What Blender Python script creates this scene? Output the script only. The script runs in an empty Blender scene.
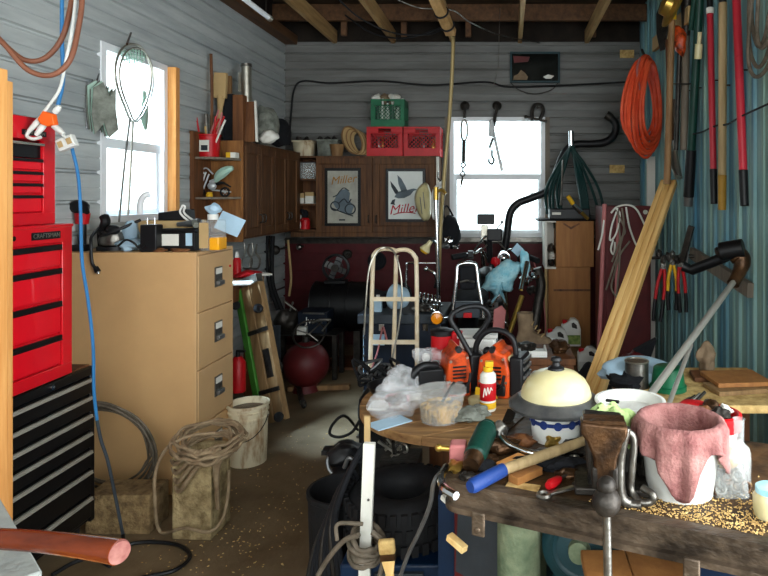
import bpy, math, random
from mathutils import Vector as V, Matrix, Euler
R = math.radians; PI = math.pi
rnd = random.Random(7)
S = bpy.context.scene
COL = S.collection

# ------------------------------------------------------------------ camera, sky, sun, lights, exposure
F, CX, CY, H = 626.0, 508.0, 195.0, 1.63          # focal length in pixels, vanishing point, eye height
cd = bpy.data.cameras.new('camera'); cam = bpy.data.objects.new('camera', cd); COL.objects.link(cam)
cam.location = (0, 0, H); cam.rotation_euler = (PI/2, 0, 0)
cd.sensor_width = 36; cd.lens = 36*F/768; cd.shift_x = -(CX-384)/768; cd.shift_y = -(288-CY)/768
cd.clip_start = .05; S.camera = cam
w = bpy.data.worlds.new('sky'); S.world = w; w.use_nodes = True
nt = w.node_tree; bg = nt.nodes['Background']
tc = nt.nodes.new('ShaderNodeTexCoord'); ns = nt.nodes.new('ShaderNodeTexNoise'); ns.inputs['Scale'].default_value = 9
rp = nt.nodes.new('ShaderNodeValToRGB')
rp.color_ramp.elements[0].position = .38; rp.color_ramp.elements[0].color = (.60, .80, .86, 1)
rp.color_ramp.elements[1].position = .56; rp.color_ramp.elements[1].color = (.93, .98, 1, 1)
nt.links.new(tc.outputs['Generated'], ns.inputs['Vector']); nt.links.new(ns.outputs['Fac'], rp.inputs['Fac'])
nt.links.new(rp.outputs['Color'], bg.inputs['Color']); bg.inputs['Strength'].default_value = 4.6

def sunlight(direction, strength, angle, color):
    l = bpy.data.lights.new('sun', 'SUN'); l.energy = strength; l.angle = R(angle); l.color = color
    o = bpy.data.objects.new('sun', l); COL.objects.link(o)
    o.rotation_euler = V(direction).to_track_quat('-Z', 'Y').to_euler(); o.location = (-6, 2, 9)
def arealight(name, loc, direction, sx, sy, power, color, portal=False):
    l = bpy.data.lights.new(name, 'AREA'); l.shape = 'RECTANGLE'; l.size = sx; l.size_y = sy; l.energy = power; l.color = color; l.cycles.is_portal = portal
    o = bpy.data.objects.new(name, l); COL.objects.link(o); o.location = loc
    o.rotation_euler = V(direction).to_track_quat('-Z', 'Y').to_euler()
sunlight((1.18, .40, -2.0), 52.0, 22, (.56, .76, 1))
arealight('open_garage_door_daylight', (-.1, -1.6, 2.15), (0, 1, -.12), 3.5, 1.9, 70, (1, .965, .92))
arealight('open_side_door_daylight', (1.46, .55, 1.55), (-1, .12, -.02), 1.9, 2.6, 125, (.97, .985, 1))
arealight('left_window_portal', (-2.60, 4.09, 2.0), (1, 0, 0), 1.15, .8, 1, (1, 1, 1), True)
arealight('back_window_portal', (-.115, 6.99, 1.83), (0, -1, 0), 1.1, 1.4, 1, (1, 1, 1), True)
S.view_settings.view_transform = 'Standard'; S.view_settings.look = 'None'
S.view_settings.gamma = 1; S.view_settings.use_curve_mapping = False; S.view_settings.exposure = 0.0

# ------------------------------------------------------------------ helpers
def P(px, py, D): return V(((px-CX)*D/F, D, H-(py-CY)*D/F))
def PZ(px, py, z): return P(px, py, (H-z)*F/(py-CY))
def lin(h):
    h = h.lstrip('#'); c = [int(h[i:i+2], 16)/255 for i in (0, 2, 4)]
    return [x/12.92 if x <= .04045 else ((x+.055)/1.055)**2.4 for x in c]
CUR = [Matrix.Identity(4)]
def at(loc=(0, 0, 0), rz=0, rx=0, ry=0):
    CUR[0] = Matrix.Translation(V(loc)) @ Euler((rx, ry, rz)).to_matrix().to_4x4()
def home(): CUR[0] = Matrix.Identity(4)
def frame(o, x, z):                                   # a matrix whose X runs along x and whose Z is close to z
    x = V(x).normalized(); z = V(z); y = z.cross(x).normalized(); z = x.cross(y)
    m = Matrix.Identity(4)
    for i in range(3): m[i][0], m[i][1], m[i][2], m[i][3] = x[i], y[i], z[i], o[i]
    return m
def smooth(pts, k=6, closed=False):
    pts = [V(p) for p in pts]; n = len(pts); out = []
    if n < 3: return pts
    rng = range(n) if closed else range(n-1)
    for i in rng:
        a = pts[(i-1) % n] if closed or i > 0 else pts[0]*2-pts[1]
        b, c = pts[i], pts[(i+1) % n]
        d = pts[(i+2) % n] if closed or i+2 < n else pts[-1]*2-pts[-2]
        for j in range(k):
            t = j/k
            out.append(.5*((2*b)+(c-a)*t+(2*a-5*b+4*c-d)*t*t+(3*b-a-3*c+d)*t**3))
    if not closed: out.append(pts[-1])
    return out
def coilpts(c, r, turns, ax=(0, 0, 1), wob=.08, h=.02, n=26, ry=None, seed=1):
    q = random.Random(seed); m = V(ax).to_track_quat('Z', 'Y').to_matrix(); out = []
    ry = ry or r
    for t in range(turns):
        k = 1+q.uniform(-wob, wob); k2 = 1+q.uniform(-wob, wob); o = V((q.uniform(-1, 1)*wob*r*.5, q.uniform(-1, 1)*wob*r*.5, 0))
        for i in range(n):
            a = 2*PI*i/n; z = h*(t+i/n)
            out.append(V(c)+m @ (V((r*k*math.cos(a), ry*k2*math.sin(a), z+q.uniform(-1, 1)*wob*.04))+o))
    return out

class MB:
    def __init__(s): s.v = []; s.f = []; s.mi = []; s.m = 0
    def add(s, vs, fs):
        b = len(s.v); s.v += [V(v) for v in vs]; s.f += [[b+i for i in f] for f in fs]; s.mi += [s.m]*len(fs); return s
    def boxz(s, x0, x1, y0, y1, z0, z1, M=None):
        vs = [V((x, y, z)) for z in (z0, z1) for y in (y0, y1) for x in (x0, x1)]
        if M is not None: vs = [M @ v for v in vs]
        return s.add(vs, [(0, 2, 3, 1), (4, 5, 7, 6), (0, 1, 5, 4), (2, 6, 7, 3), (0, 4, 6, 2), (1, 3, 7, 5)])
    def box(s, c, d, M=None):
        return s.boxz(c[0]-d[0]/2, c[0]+d[0]/2, c[1]-d[1]/2, c[1]+d[1]/2, c[2]-d[2]/2, c[2]+d[2]/2, M)
    def bar(s, a, b, wd, th, up=(0, 0, 1)):
        a, b = V(a), V(b); L = (b-a).length
        return s.boxz(0, L, -wd/2, wd/2, -th/2, th/2, frame(a, b-a, up))
    def tube(s, pts, r, n=8, closed=False, cap=True):
        pts = [V(p) for p in pts]; N = len(pts); rs = r if isinstance(r, (list, tuple)) else [r]*N
        if N < 2: return s
        vs = []; u = None
        for i, p in enumerate(pts):
            if closed: t = pts[(i+1) % N]-pts[i-1]
            else: t = pts[min(i+1, N-1)]-pts[max(i-1, 0)]
            if t.length < 1e-9: t = V((0, 0, 1))
            t.normalize()
            if u is None: u = t.orthogonal().normalized()
            u = u-t*u.dot(t)
            u = t.orthogonal().normalized() if u.length < 1e-6 else u.normalized()
            w_ = t.cross(u)
            for k in range(n):
                a = 2*PI*k/n; vs.append(p+(u*math.cos(a)+w_*math.sin(a))*rs[i])
        fs = []
        for i in range(N if closed else N-1):
            j = (i+1) % N
            for k in range(n):
                l = (k+1) % n; fs.append((i*n+k, i*n+l, j*n+l, j*n+k))
        if not closed and cap:
            fs.append(tuple(range(n-1, -1, -1))); fs.append(tuple((N-1)*n+k for k in range(n)))
        return s.add(vs, fs)
    def cyl(s, a, b, r0, r1=None, n=18):
        return s.tube([a, b], [r0, r0 if r1 is None else r1], n)
    def lathe(s, prof, o=(0, 0, 0), M=None, n=28, sx=1, sy=1):
        vs = []; N = len(prof)
        for (r, z) in prof:
            for k in range(n):
                a = 2*PI*k/n; v = V((r*math.cos(a)*sx, r*math.sin(a)*sy, z))
                vs.append((M @ v if M is not None else v)+V(o))
        fs = [(i*n+k, i*n+(k+1) % n, (i+1)*n+(k+1) % n, (i+1)*n+k) for i in range(N-1) for k in range(n)]
        if prof[0][0] > 1e-5: fs.append(tuple(range(n-1, -1, -1)))
        if prof[-1][0] > 1e-5: fs.append(tuple((N-1)*n+k for k in range(n)))
        return s.add(vs, fs)
    def ball(s, c, r, n=14, M=None):
        rr = r if isinstance(r, (list, tuple)) else (r, r, r); m = max(6, n//2); vs = []
        for i in range(m+1):
            th = PI*i/m
            for k in range(n):
                a = 2*PI*k/n; v = V((rr[0]*math.sin(th)*math.cos(a), rr[1]*math.sin(th)*math.sin(a), -rr[2]*math.cos(th)))
                vs.append((M @ v if M is not None else v)+V(c))
        return s.add(vs, [(i*n+k, i*n+(k+1) % n, (i+1)*n+(k+1) % n, (i+1)*n+k) for i in range(m) for k in range(n)])
    def torus(s, c, Rr, r, ax=(0, 0, 1), n=28, m=8, a0=0, a1=2*PI):
        q = V(ax).to_track_quat('Z', 'Y').to_matrix(); full = abs(a1-a0-2*PI) < 1e-6
        k = n if full else n+1
        pts = [V(c)+q @ V((Rr*math.cos(a0+(a1-a0)*i/n), Rr*math.sin(a0+(a1-a0)*i/n), 0)) for i in range(k)]
        return s.tube(pts, r, m, closed=full)
    def prism(s, poly, h, M=None, z0=0):
        n = len(poly); vs = [V((p[0], p[1], z0)) for p in poly]+[V((p[0], p[1], z0+h)) for p in poly]
        if M is not None: vs = [M @ v for v in vs]
        return s.add(vs, [tuple(range(n-1, -1, -1)), tuple(range(n, 2*n))]+[(i, (i+1) % n, n+(i+1) % n, n+i) for i in range(n)])
    def grid(s, fn, nu, nv, wrap=False):
        vs = [fn(i/(nu if wrap else nu-1), j/(nv-1)) for j in range(nv) for i in range(nu)]
        fs = [(j*nu+i, j*nu+(i+1) % nu, (j+1)*nu+(i+1) % nu, (j+1)*nu+i) for j in range(nv-1) for i in range(nu if wrap else nu-1)]
        return s.add(vs, fs)
    def lump(s, c, r, amp=.25, seed=0, n=26, fl=None):
        q = random.Random(seed); ks = [(V((q.uniform(-1, 1), q.uniform(-1, 1), q.uniform(-1, 1)))*q.uniform(3, 9), q.uniform(0, 6)) for _ in range(9)]
        b = len(s.v); s.ball((0, 0, 0), 1, n)
        for i in range(b, len(s.v)):
            d = s.v[i].normalized(); k = 1+amp*sum(math.sin(d.dot(f)+p) for f, p in ks)/4
            p = V((d.x*r[0], d.y*r[1], d.z*r[2]))*k+V(c)
            if fl is not None and p.z < fl: p.z = fl
            s.v[i] = p
        return s
    def build(s, name, mats, parent=None, bev=0, ang=40, solid=0, sub=0, label=None, seg=2):
        me = bpy.data.meshes.new(name); M = CUR[0]
        me.from_pydata([M @ v for v in s.v], [], s.f)
        for m in (mats if isinstance(mats, (list, tuple)) else [mats]): me.materials.append(m)
        if max(s.mi, default=0): me.polygons.foreach_set('material_index', s.mi)
        me.polygons.foreach_set('use_smooth', [True]*len(s.f)); me.update()
        try: me.set_sharp_from_angle(angle=R(ang))
        except Exception: pass
        o = bpy.data.objects.new(name, me); COL.objects.link(o)
        if parent is not None: o.parent = parent
        if label: o['label'] = label
        if solid:
            m = o.modifiers.new('solid', 'SOLIDIFY'); m.thickness = solid; m.offset = 0
        if sub:
            m = o.modifiers.new('sub', 'SUBSURF'); m.levels = sub; m.render_levels = sub
        if bev:
            m = o.modifiers.new('bevel', 'BEVEL'); m.width = bev; m.segments = seg; m.limit_method = 'ANGLE'; m.angle_limit = R(35)
        return o
def text(name, body, loc, rot, size, m, parent, shear=0, ext=.0006, sx=1):
    c = bpy.data.curves.new(name, 'FONT'); c.body = body; c.size = size; c.shear = shear; c.extrude = ext; c.align_x = 'CENTER'; c.align_y = 'CENTER'
    o = bpy.data.objects.new(name, c); COL.objects.link(o); bpy.context.view_layer.update()
    me = bpy.data.meshes.new_from_object(o.evaluated_get(bpy.context.evaluated_depsgraph_get()))
    bpy.data.objects.remove(o); bpy.data.curves.remove(c)
    me.transform(Matrix.Translation(V(loc)) @ Euler(rot).to_matrix().to_4x4() @ Matrix.Diagonal((sx, 1, 1, 1)))
    me.materials.clear(); me.materials.append(m); me.name = name
    o = bpy.data.objects.new(name, me); COL.objects.link(o); o.parent = parent
    return o
def tree(o): return [o]+[d for c in o.children for d in tree(c)]
def settle(root):                                      # put the origin of a thing at the middle of its base
    ms = [o for o in tree(root) if o.type == 'MESH']
    vs = [v.co for o in ms for v in o.data.vertices]
    b = V(((min(v.x for v in vs)+max(v.x for v in vs))/2, (min(v.y for v in vs)+max(v.y for v in vs))/2, min(v.z for v in vs)))
    for o in ms: o.data.transform(Matrix.Translation(-b))
    for o in tree(root):
        if o.type == 'FONT': o.location = o.location-b
    root.location = b; home()
    return root
def tag(o, label, cat, group=None, kind=None):
    o['label'] = label; o['category'] = cat
    if group: o['group'] = group
    if kind: o['kind'] = kind
    return o
def thing(name, label, cat, group=None, kind=None):
    o = bpy.data.objects.new(name, None); COL.objects.link(o); o.empty_display_size = .1
    return tag(o, label, cat, group, kind)
def solo(mb, name, m, label, cat, group=None, kind=None, **k):
    o = mb.build(name, m, **k); tag(o, label, cat, group, kind); return settle(o)
def struct(mb, name, m, parent=None, **k):
    o = mb.build(name, m, parent, **k)
    if parent is None: o['kind'] = 'structure'
    return o
def dup(root, loc, rz=0, label=None, group=None, scale=None):
    c = root.copy(); COL.objects.link(c); c.location = loc; c.rotation_euler = (0, 0, rz)
    if label: c['label'] = label
    if group: c['group'] = group
    if scale: c.scale = scale
    def rec(a, b):
        for ch in list(a.children):
            d = ch.copy(); COL.objects.link(d); d.parent = b; rec(ch, d)
    rec(root, c); return c
def cord(name, label, cat, pts, r, m, group=None, k=7, n=8, closed=False):
    return solo(MB().tube(smooth(pts, k, closed), r, n, closed), name, m, label, cat, group)

# ------------------------------------------------------------------ materials
def mat(name, hexc, rough=.6, metal=0, var=.15, vs=6, bump=.12, bs=60, hex2=None, stretch=(1, 1, 1), trans=0, spec=.28, coat=0, lo=.35, hi=.65, bd=.01, alpha=1, emis=0, detail=5):
    m = bpy.data.materials.new(name); m.use_nodes = True; n = m.node_tree; b = n.nodes['Principled BSDF']; L = n.links
    c = lin(hexc)
    b.inputs['Roughness'].default_value = rough; b.inputs['Metallic'].default_value = metal
    b.inputs['Specular IOR Level'].default_value = spec; b.inputs['Transmission Weight'].default_value = trans
    b.inputs['Coat Weight'].default_value = coat; b.inputs['Alpha'].default_value = alpha
    t = n.nodes.new('ShaderNodeTexCoord'); mp = n.nodes.new('ShaderNodeMapping'); mp.inputs['Scale'].default_value = stretch
    L.new(t.outputs['Object'], mp.inputs['Vector'])
    nz = n.nodes.new('ShaderNodeTexNoise'); nz.inputs['Scale'].default_value = vs; nz.inputs['Detail'].default_value = detail; nz.inputs['Roughness'].default_value = .62
    L.new(mp.outputs['Vector'], nz.inputs['Vector'])
    r = n.nodes.new('ShaderNodeValToRGB'); r.color_ramp.elements[0].position = lo; r.color_ramp.elements[1].position = hi
    c2 = lin(hex2) if hex2 else [min(1, x*(1+var)) for x in c]; c1 = c if hex2 else [x*(1-var) for x in c]
    r.color_ramp.elements[0].color = (*c1, 1); r.color_ramp.elements[1].color = (*c2, 1)
    L.new(nz.outputs['Fac'], r.inputs['Fac']); L.new(r.outputs['Color'], b.inputs['Base Color'])
    if bump:
        z2 = n.nodes.new('ShaderNodeTexNoise'); z2.inputs['Scale'].default_value = bs; z2.inputs['Detail'].default_value = 3
        L.new(mp.outputs['Vector'], z2.inputs['Vector'])
        bp = n.nodes.new('ShaderNodeBump'); bp.inputs['Strength'].default_value = bump; bp.inputs['Distance'].default_value = bd
        L.new(z2.outputs['Fac'], bp.inputs['Height']); L.new(bp.outputs['Normal'], b.inputs['Normal'])
    return m
def wood(name, a, b, st=(1, 1, .08), vs=22, rough=.6, bump=.25, lo=.3, hi=.7):
    return mat(name, a, rough, hex2=b, stretch=st, vs=vs, bs=70, bump=bump, lo=lo, hi=hi, bd=.004)
M = {}
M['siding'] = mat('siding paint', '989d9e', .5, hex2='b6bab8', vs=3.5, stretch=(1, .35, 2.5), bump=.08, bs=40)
M['siding_shaded'] = mat('siding shaded back', '5a5955', .5, hex2='737370', vs=3.5, stretch=(.35, 1, 2.5), bump=.08, bs=40)  # same siding darkened in colour, standing in for dimmer light at the back
M['teal'] = mat('teal weathered steel', '2c6c8c', .55, hex2='9dbaa6', vs=3.2, stretch=(1, 3, .16), bump=.12, bs=40, lo=.3, hi=.72)
M['roofdark'] = mat('roof boards', '3a2c20', .9, hex2='5a4632', vs=6, stretch=(.3, 2, 1))
M['dark'] = mat('dark boards', '1b1613', .95, hex2='2b231c', vs=5)
M['rafter'] = wood('rafter pine', '8a6a42', 'c09a66', (1, .08, 1))
M['plate'] = wood('old top plate', '4a3220', '6e4c30', (1, .08, 1))
M['stud'] = wood('orange stud', 'c47a36', 'ecb06a', (1, 1, .06))
M['pine'] = wood('new pine', 'd6a45e', 'f6d696', (1, 1, .15), vs=14)
M['pineboard'] = wood('pine board', 'c8924a', 'f4d08c', (.05, 1.4, 1), vs=30)
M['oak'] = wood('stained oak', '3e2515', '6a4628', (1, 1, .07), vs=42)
M['oaklit'] = wood('lit oak tone', '4e2c12', 'a06c3a', (1, 1, .12), vs=16)  # lighter oak copy, the lit look of the end panel put into its colour
M['boxwood'] = wood('box plywood', '8a5a30', 'a8733f', (1, 1, .1), vs=18)
M['brownwood'] = wood('brown boards', '44281a', '7a4e2c', (1, 1, .08), vs=18)
M['tablewood'] = wood('table boards', '5e3d22', 'b08858', (.12, 1, 1), vs=20)
M['benchwood'] = mat('oiled bench top', '241a12', .45, hex2='5a4128', vs=9, bump=.4, bs=30)
M['creeper'] = wood('creeper boards', '6e5436', 'a08058', (1, 1, .08), vs=20)
M['axe'] = wood('varnished handle', '481806', '7c3210', (.1, 1, 1), vs=14, rough=.18)
M['axeend'] = mat('cut end', '7a4640', .7, hex2='9c6c62', vs=30)
M['redchest'] = mat('red enamel', 'd40c1e', .32, var=.08, vs=3, bump=.02, coat=.3)
M['redside'] = mat('red enamel frame', 'c40e1c', .3, var=.08, vs=3, bump=.02, coat=.3)
M['blackenamel'] = mat('black enamel', '08080a', .42, var=.2, vs=5, bump=.03)
M['blackplastic'] = mat('black plastic', '121214', .45, var=.25, vs=12, bump=.06)
M['rubber'] = mat('black rubber', '141416', .7, var=.3, vs=10, bump=.2)
M['soft'] = mat('black fabric', '15161a', .9, var=.3, vs=12, bump=.3)
M['navy'] = mat('navy box', '0e1826', .5, var=.25, vs=6)
M['bluebox'] = mat('blue crate', '07203a', .45, var=.2, vs=5)
M['alu'] = mat('brushed aluminium', 'a8a498', .35, .9, var=.1, vs=20)
M['steel'] = mat('worn steel', '8a8780', .35, .9, hex2='5a5650', vs=14, bump=.2)
M['bright'] = mat('bright metal', 'c2c6c8', .3, .4, var=.1, bump=0)
M['chrome'] = mat('chrome', 'd4d6d8', .12, 1, var=.06, bump=0)
M['iron'] = mat('dark iron', '2a2826', .45, .7, hex2='45403b', vs=16, bump=.25)
M['rust'] = mat('rusty steel', '281c14', .36, .6, hex2='5c4028', vs=14, bump=.35)
M['benchsteel'] = mat('bench channel', '2e261f', .45, .5, hex2='6e5e4e', vs=12, bump=.5, stretch=(.5, 1, 1))
M['tan'] = mat('tan file cabinet', 'c29a6a', .45, var=.06, vs=2.5, bump=.03)
M['tanface'] = mat('tan drawer fronts', 'c29c6e', .45, var=.06, vs=2.5, bump=.03)
M['concrete'] = mat('concrete block', '6e5c3e', .95, hex2='a8946c', vs=18, bump=.6, bs=90)
M['dust'] = mat('dusty block', '5e4a30', .98, hex2='8c7450', vs=24, bump=.9, bs=70)
M['white'] = mat('white plastic', 'd8d8d2', .4, var=.06, vs=6)
M['dirtywhite'] = mat('stained white plastic', 'd8ccae', .5, hex2='8a5a26', vs=9, stretch=(1, 1, .3), lo=.52, hi=.68)
def film(name, hexc, thru, rough=.2, gloss=.12):                # thin see-through plastic
    m = bpy.data.materials.new(name); m.use_nodes = True; n = m.node_tree; b = n.nodes['Principled BSDF']; L = n.links
    b.inputs['Base Color'].default_value = (*lin(hexc), 1); b.inputs['Roughness'].default_value = rough
    t = n.nodes.new('ShaderNodeBsdfTransparent'); x = n.nodes.new('ShaderNodeMixShader')
    x.inputs[0].default_value = thru; L.new(b.outputs[0], x.inputs[1]); L.new(t.outputs[0], x.inputs[2]); L.new(x.outputs[0], n.nodes['Material Output'].inputs['Surface'])
    return m
M['milky'] = film('milky plastic', 'e6e8e4', .72)
M['vinyl'] = mat('white vinyl', 'e6e8ea', .4, var=.03, bump=0)
M['greywhite'] = mat('grey white bucket', 'b4b3ac', .5, hex2='cfd0cb', vs=6)
M['cream'] = mat('cream enamel', 'c6ba88', .3, hex2='d4caa0', vs=5, bump=.03, coat=.3)
M['creamtube'] = mat('cream painted tube', 'e4d6bc', .4, hex2='d4be98', vs=9)
M['gunmetal'] = mat('gunmetal pan', '56585a', .32, .6, hex2='7c7c7a', vs=8)
M['pink'] = mat('pink terry towel', '784a48', .95, hex2='a2746e', vs=16, bump=.5, bs=150)
M['greenrag'] = mat('green rag', '8aa862', .95, hex2='b6cc8c', vs=16, bump=.4)
M['greyrag'] = mat('grey rag', '5c5e56', .95, hex2='868a80', vs=14, bump=.4)
M['bluecloth'] = mat('light blue plastic sheet', '82cce0', .4, hex2='c4ecf4', vs=12, bump=.6, bs=25)
M['bag'] = film('clear bag', 'f0f2f4', .72, .1)
M['clear'] = film('clear plastic', 'dfe4e2', .84, .1)
M['orange'] = mat('orange saw plastic', '4a1c0c', .4, hex2='c24616', vs=16, lo=.34, hi=.52)
M['orangecord'] = mat('orange cord', 'cf3d1a', .5, hex2='e8603a', vs=6, bump=.05)
M['brightorange'] = mat('bright orange plastic', 'f0641e', .4, var=.05)
M['red'] = mat('red plastic', 'b4121a', .4, var=.12, vs=7)
M['darkred'] = mat('dark red paint', '4a1214', .5, hex2='5e1a1a', vs=4)
M['redpole'] = mat('red pole', 'b82a38', .35, var=.12, vs=8, stretch=(1, 1, .2))
M['yellow'] = mat('yellow plastic', 'd8a820', .45, var=.12)
M['yellowgrip'] = mat('ochre grip', '9a7428', .55, var=.2)
M['tanstick'] = wood('tan handle', '8a7450', 'bca278', (1, 1, .08))
M['brownstick'] = wood('brown handle', '6a4c30', '94714a', (1, 1, .08))
M['greystick'] = wood('grey handle', '5a5248', '867a6a', (1, 1, .08))
M['green'] = mat('green plastic', '12613f', .45, var=.15, vs=6)
M['darkgreen'] = mat('dark green pole', '123a30', .4, var=.2)
M['greencord'] = mat('dark green cord', '10302e', .5, var=.2)
M['creepergreen'] = mat('green enamel', '3f7a2a', .45, var=.15)
M['bluecord'] = mat('blue cord', '2f72a6', .45, var=.1, vs=8)
M['brownhose'] = mat('brown hose', '7a4c38', .5, var=.12, vs=8)
M['dustcord'] = mat('dusty hose', '6a5640', .8, hex2='948064', vs=12)
M['wirecoil'] = mat('grey cable', '4e463a', .7, hex2='74685a', vs=12)
M['paper'] = mat('paper', 'd9d6cc', .8, var=.05)
M['bluepaper'] = mat('blue paper', 'a8c4d6', .7, var=.08)
M['cardboard'] = mat('cardboard', 'b39668', .85, var=.08)
M['amber'] = mat('amber oil', 'e8a01c', .15, var=.08, bump=0)
M['mint'] = mat('mint paint', '9ab8a8', .35, var=.06)
M['leather'] = mat('brown leather', '6a5844', .8, hex2='8a755c', vs=10, bump=.3)
M['gold'] = mat('gold metal', 'b8964a', .3, .8, var=.1)
M['poletan'] = mat('tan painted pole', '8f7d4e', .4, .2, hex2='a8946a', vs=8, stretch=(1, 1, .2))
M['legpaint'] = mat('peeling green paint', '4a5a44', .8, hex2='7c8468', vs=10, bump=.5)
M['hammerblue'] = mat('blue rubber grip', '1c3a7a', .5, var=.12)
M['tealpaint'] = mat('teal machine paint', '16343a', .45, var=.2)
M['blueprint'] = mat('blue glaze', '27386e', .3, var=.2, vs=40)
M['picture'] = mat('faded print', 'b0aea0', .4, hex2='8c8a80', vs=5, bump=0)
M['print'] = mat('bright print', 'd6dad6', .4, var=.04, bump=0)
M['ink'] = mat('dark ink', '2a3136', .6, var=.2, bump=0)
M['inkgrey'] = mat('grey ink', '5c6870', .6, var=.2, bump=0)
M['inkred'] = mat('red ink', 'b01c2c', .5, var=.05, bump=0)
M['inkgold'] = mat('gold ink', '9a6a24', .5, var=.05, bump=0)
M['mirror'] = mat('dark mirror', '3a3e3c', .12, .8, hex2='20221f', vs=5, bump=0)
M['rosy'] = mat('faded rose plastic', 'b06a68', .5, var=.1)
M['lightpole'] = mat('aluminium pole', 'aaa69c', .4, .5, var=.08, vs=8)
M['chips'] = mat('wood chips', 'd8b87a', .9, hex2='a07e48', vs=20)
M['greypaint'] = mat('grey painted top', '8a8e8a', .7, hex2='a3a6a0', vs=9, bump=.3)
M['lens'] = mat('orange lens', 'f09018', .2, var=.1, vs=20, coat=.4)
M['grit'] = mat('yellow grit', '54421c', .9, hex2='c8983c', vs=34, stretch=(1, 1, .4), lo=.4, hi=.6)
M['navyc'] = mat('grey steel sheet', '3a4046', .5, .3, var=.15)
def pane_mat():
    m = bpy.data.materials.new('window pane'); m.use_nodes = True; n = m.node_tree; n.nodes.remove(n.nodes['Principled BSDF'])
    t = n.nodes.new('ShaderNodeBsdfTransparent'); g = n.nodes.new('ShaderNodeBsdfGlossy'); g.inputs['Roughness'].default_value = .03
    t.inputs['Color'].default_value = (.94, .97, .97, 1)
    x = n.nodes.new('ShaderNodeMixShader'); x.inputs[0].default_value = .06
    n.links.new(t.outputs[0], x.inputs[1]); n.links.new(g.outputs[0], x.inputs[2]); n.links.new(x.outputs[0], n.nodes['Material Output'].inputs['Surface']); return m
M['pane'] = pane_mat()
def floor_mat():
    m = mat('dusty concrete floor', '54422b', .5, hex2='8c7a60', vs=1.6, bump=.15, bs=50, lo=.3, hi=.72, detail=9)
    return m
M['floor'] = floor_mat()
def block_mat():
    m = mat('red painted block', '4c1216', .6, var=.2, vs=5, bump=0); n = m.node_tree; b = n.nodes['Principled BSDF']
    t = n.nodes.new('ShaderNodeTexCoord'); mp = n.nodes.new('ShaderNodeMapping'); mp.inputs['Rotation'].default_value = (PI/2, 0, 0)
    br = n.nodes.new('ShaderNodeTexBrick'); br.inputs['Scale'].default_value = 1; br.inputs['Brick Width'].default_value = .4; br.inputs['Row Height'].default_value = .2; br.inputs['Mortar Size'].default_value = .008
    br.inputs['Color1'].default_value = (1, 1, 1, 1); br.inputs['Color2'].default_value = (.9, .9, .9, 1); br.inputs['Mortar'].default_value = (0, 0, 0, 1)
    bp = n.nodes.new('ShaderNodeBump'); bp.inputs['Strength'].default_value = .8; bp.inputs['Distance'].default_value = .01
    n.links.new(t.outputs['Object'], mp.inputs['Vector']); n.links.new(mp.outputs['Vector'], br.inputs['Vector'])
    n.links.new(br.outputs['Color'], bp.inputs['Height']); n.links.new(bp.outputs['Normal'], b.inputs['Normal']); return m
M['redblock'] = block_mat()

# ------------------------------------------------------------------ the room
XL, XR, YB, ZT, YF = -2.45, 1.44, 6.85, 3.30, -2.2
struct(MB().boxz(XL-.1, XR+.1, YF, YB+.1, -.1, 0), 'floor', M['floor'])
def prof_h(z0, z1, extra):
    zs = []; k = 0; per = .176
    while k*per < z1+per:
        b = k*per
        for dz, off in ((0, 0), (.011, 0), (.018, .020), (.084, .020), (.0865, .015), (.0915, .015), (.094, .020), (.166, .020)): zs.append((b+dz, off))
        k += 1
    def f(z):
        for (a, oa), (b, ob) in zip(zs, zs[1:]):
            if a <= z <= b: return oa+(ob-oa)*(z-a)/max(1e-9, b-a)
        return 0
    L = sorted(set([round(z, 4) for z, _ in zs if z0 < z < z1]+[z0, z1]+[e for e in extra if z0 <= e <= z1]))
    return [(z, f(z)) for z in L]
def siding(name, m, put, lo, hi, z0, z1, hole=None):
    pr = prof_h(z0, z1, hole[2:] if hole else []); mb = MB(); seg = [lo, hi] if not hole else [lo, hole[0], hole[1], hi]
    for a, b in zip(seg, seg[1:]):
        inh = hole and abs(a-hole[0]) < 1e-6
        for (p, po), (q, qo) in zip(pr, pr[1:]):
            if inh and p >= hole[2]-1e-6 and q <= hole[3]+1e-6: continue
            mb.add([put(a, p, po), put(b, p, po), put(b, q, qo), put(a, q, qo)], [(0, 1, 2, 3)])
    def slab(a, b, p, q):                                  # the wall's thickness behind the sheet
        c = [put(u, z, d) for d in (-.06, -.004) for z in (p, q) for u in (a, b)]
        mb.add(c, [(0, 2, 3, 1), (4, 5, 7, 6), (0, 1, 5, 4), (2, 6, 7, 3), (0, 4, 6, 2), (1, 3, 7, 5)])
    if not hole: slab(lo, hi, z0, z1)
    else:
        slab(lo, hole[0], z0, z1); slab(hole[1], hi, z0, z1); slab(hole[0], hole[1], z0, hole[2]); slab(hole[0], hole[1], hole[3], z1)
    return struct(mb, name, m, ang=20)
WL = (3.73, 4.45, 1.46, 2.55)                 # left window: y0 y1 z0 z1
WB = (-.635, .405, 1.17, 2.48)                # back window: x0 x1 z0 z1
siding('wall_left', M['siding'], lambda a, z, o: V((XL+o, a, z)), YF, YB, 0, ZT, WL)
siding('wall_back', M['siding_shaded'], lambda a, z, o: V((a, YB-o, z)), XL-.06, XR+.06, 1.10, ZT, WB)
struct(MB().boxz(XL-.06, XR+.06, YB-.03, YB+.06, 0, 1.12), 'wall_back_lower', M['redblock'])
struct(MB().boxz(XL-.08, XR+.08, YB-.0, YB+.06, ZT, 3.9), 'wall_back_upper', M['dark'])
mb = MB(); y = 1.95; per = .115; k = 0
pts = []
while y < YB+.2:
    t = .016 if k % 2 == 0 else .007
    pts += [(y, 0), (y+per*.52, 0), (y+per*.62, t), (y+per*.86, t), (y+per*.96, 0)]; y += per; k += 1
pts = [p for p in pts if p[0] < YB]
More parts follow.
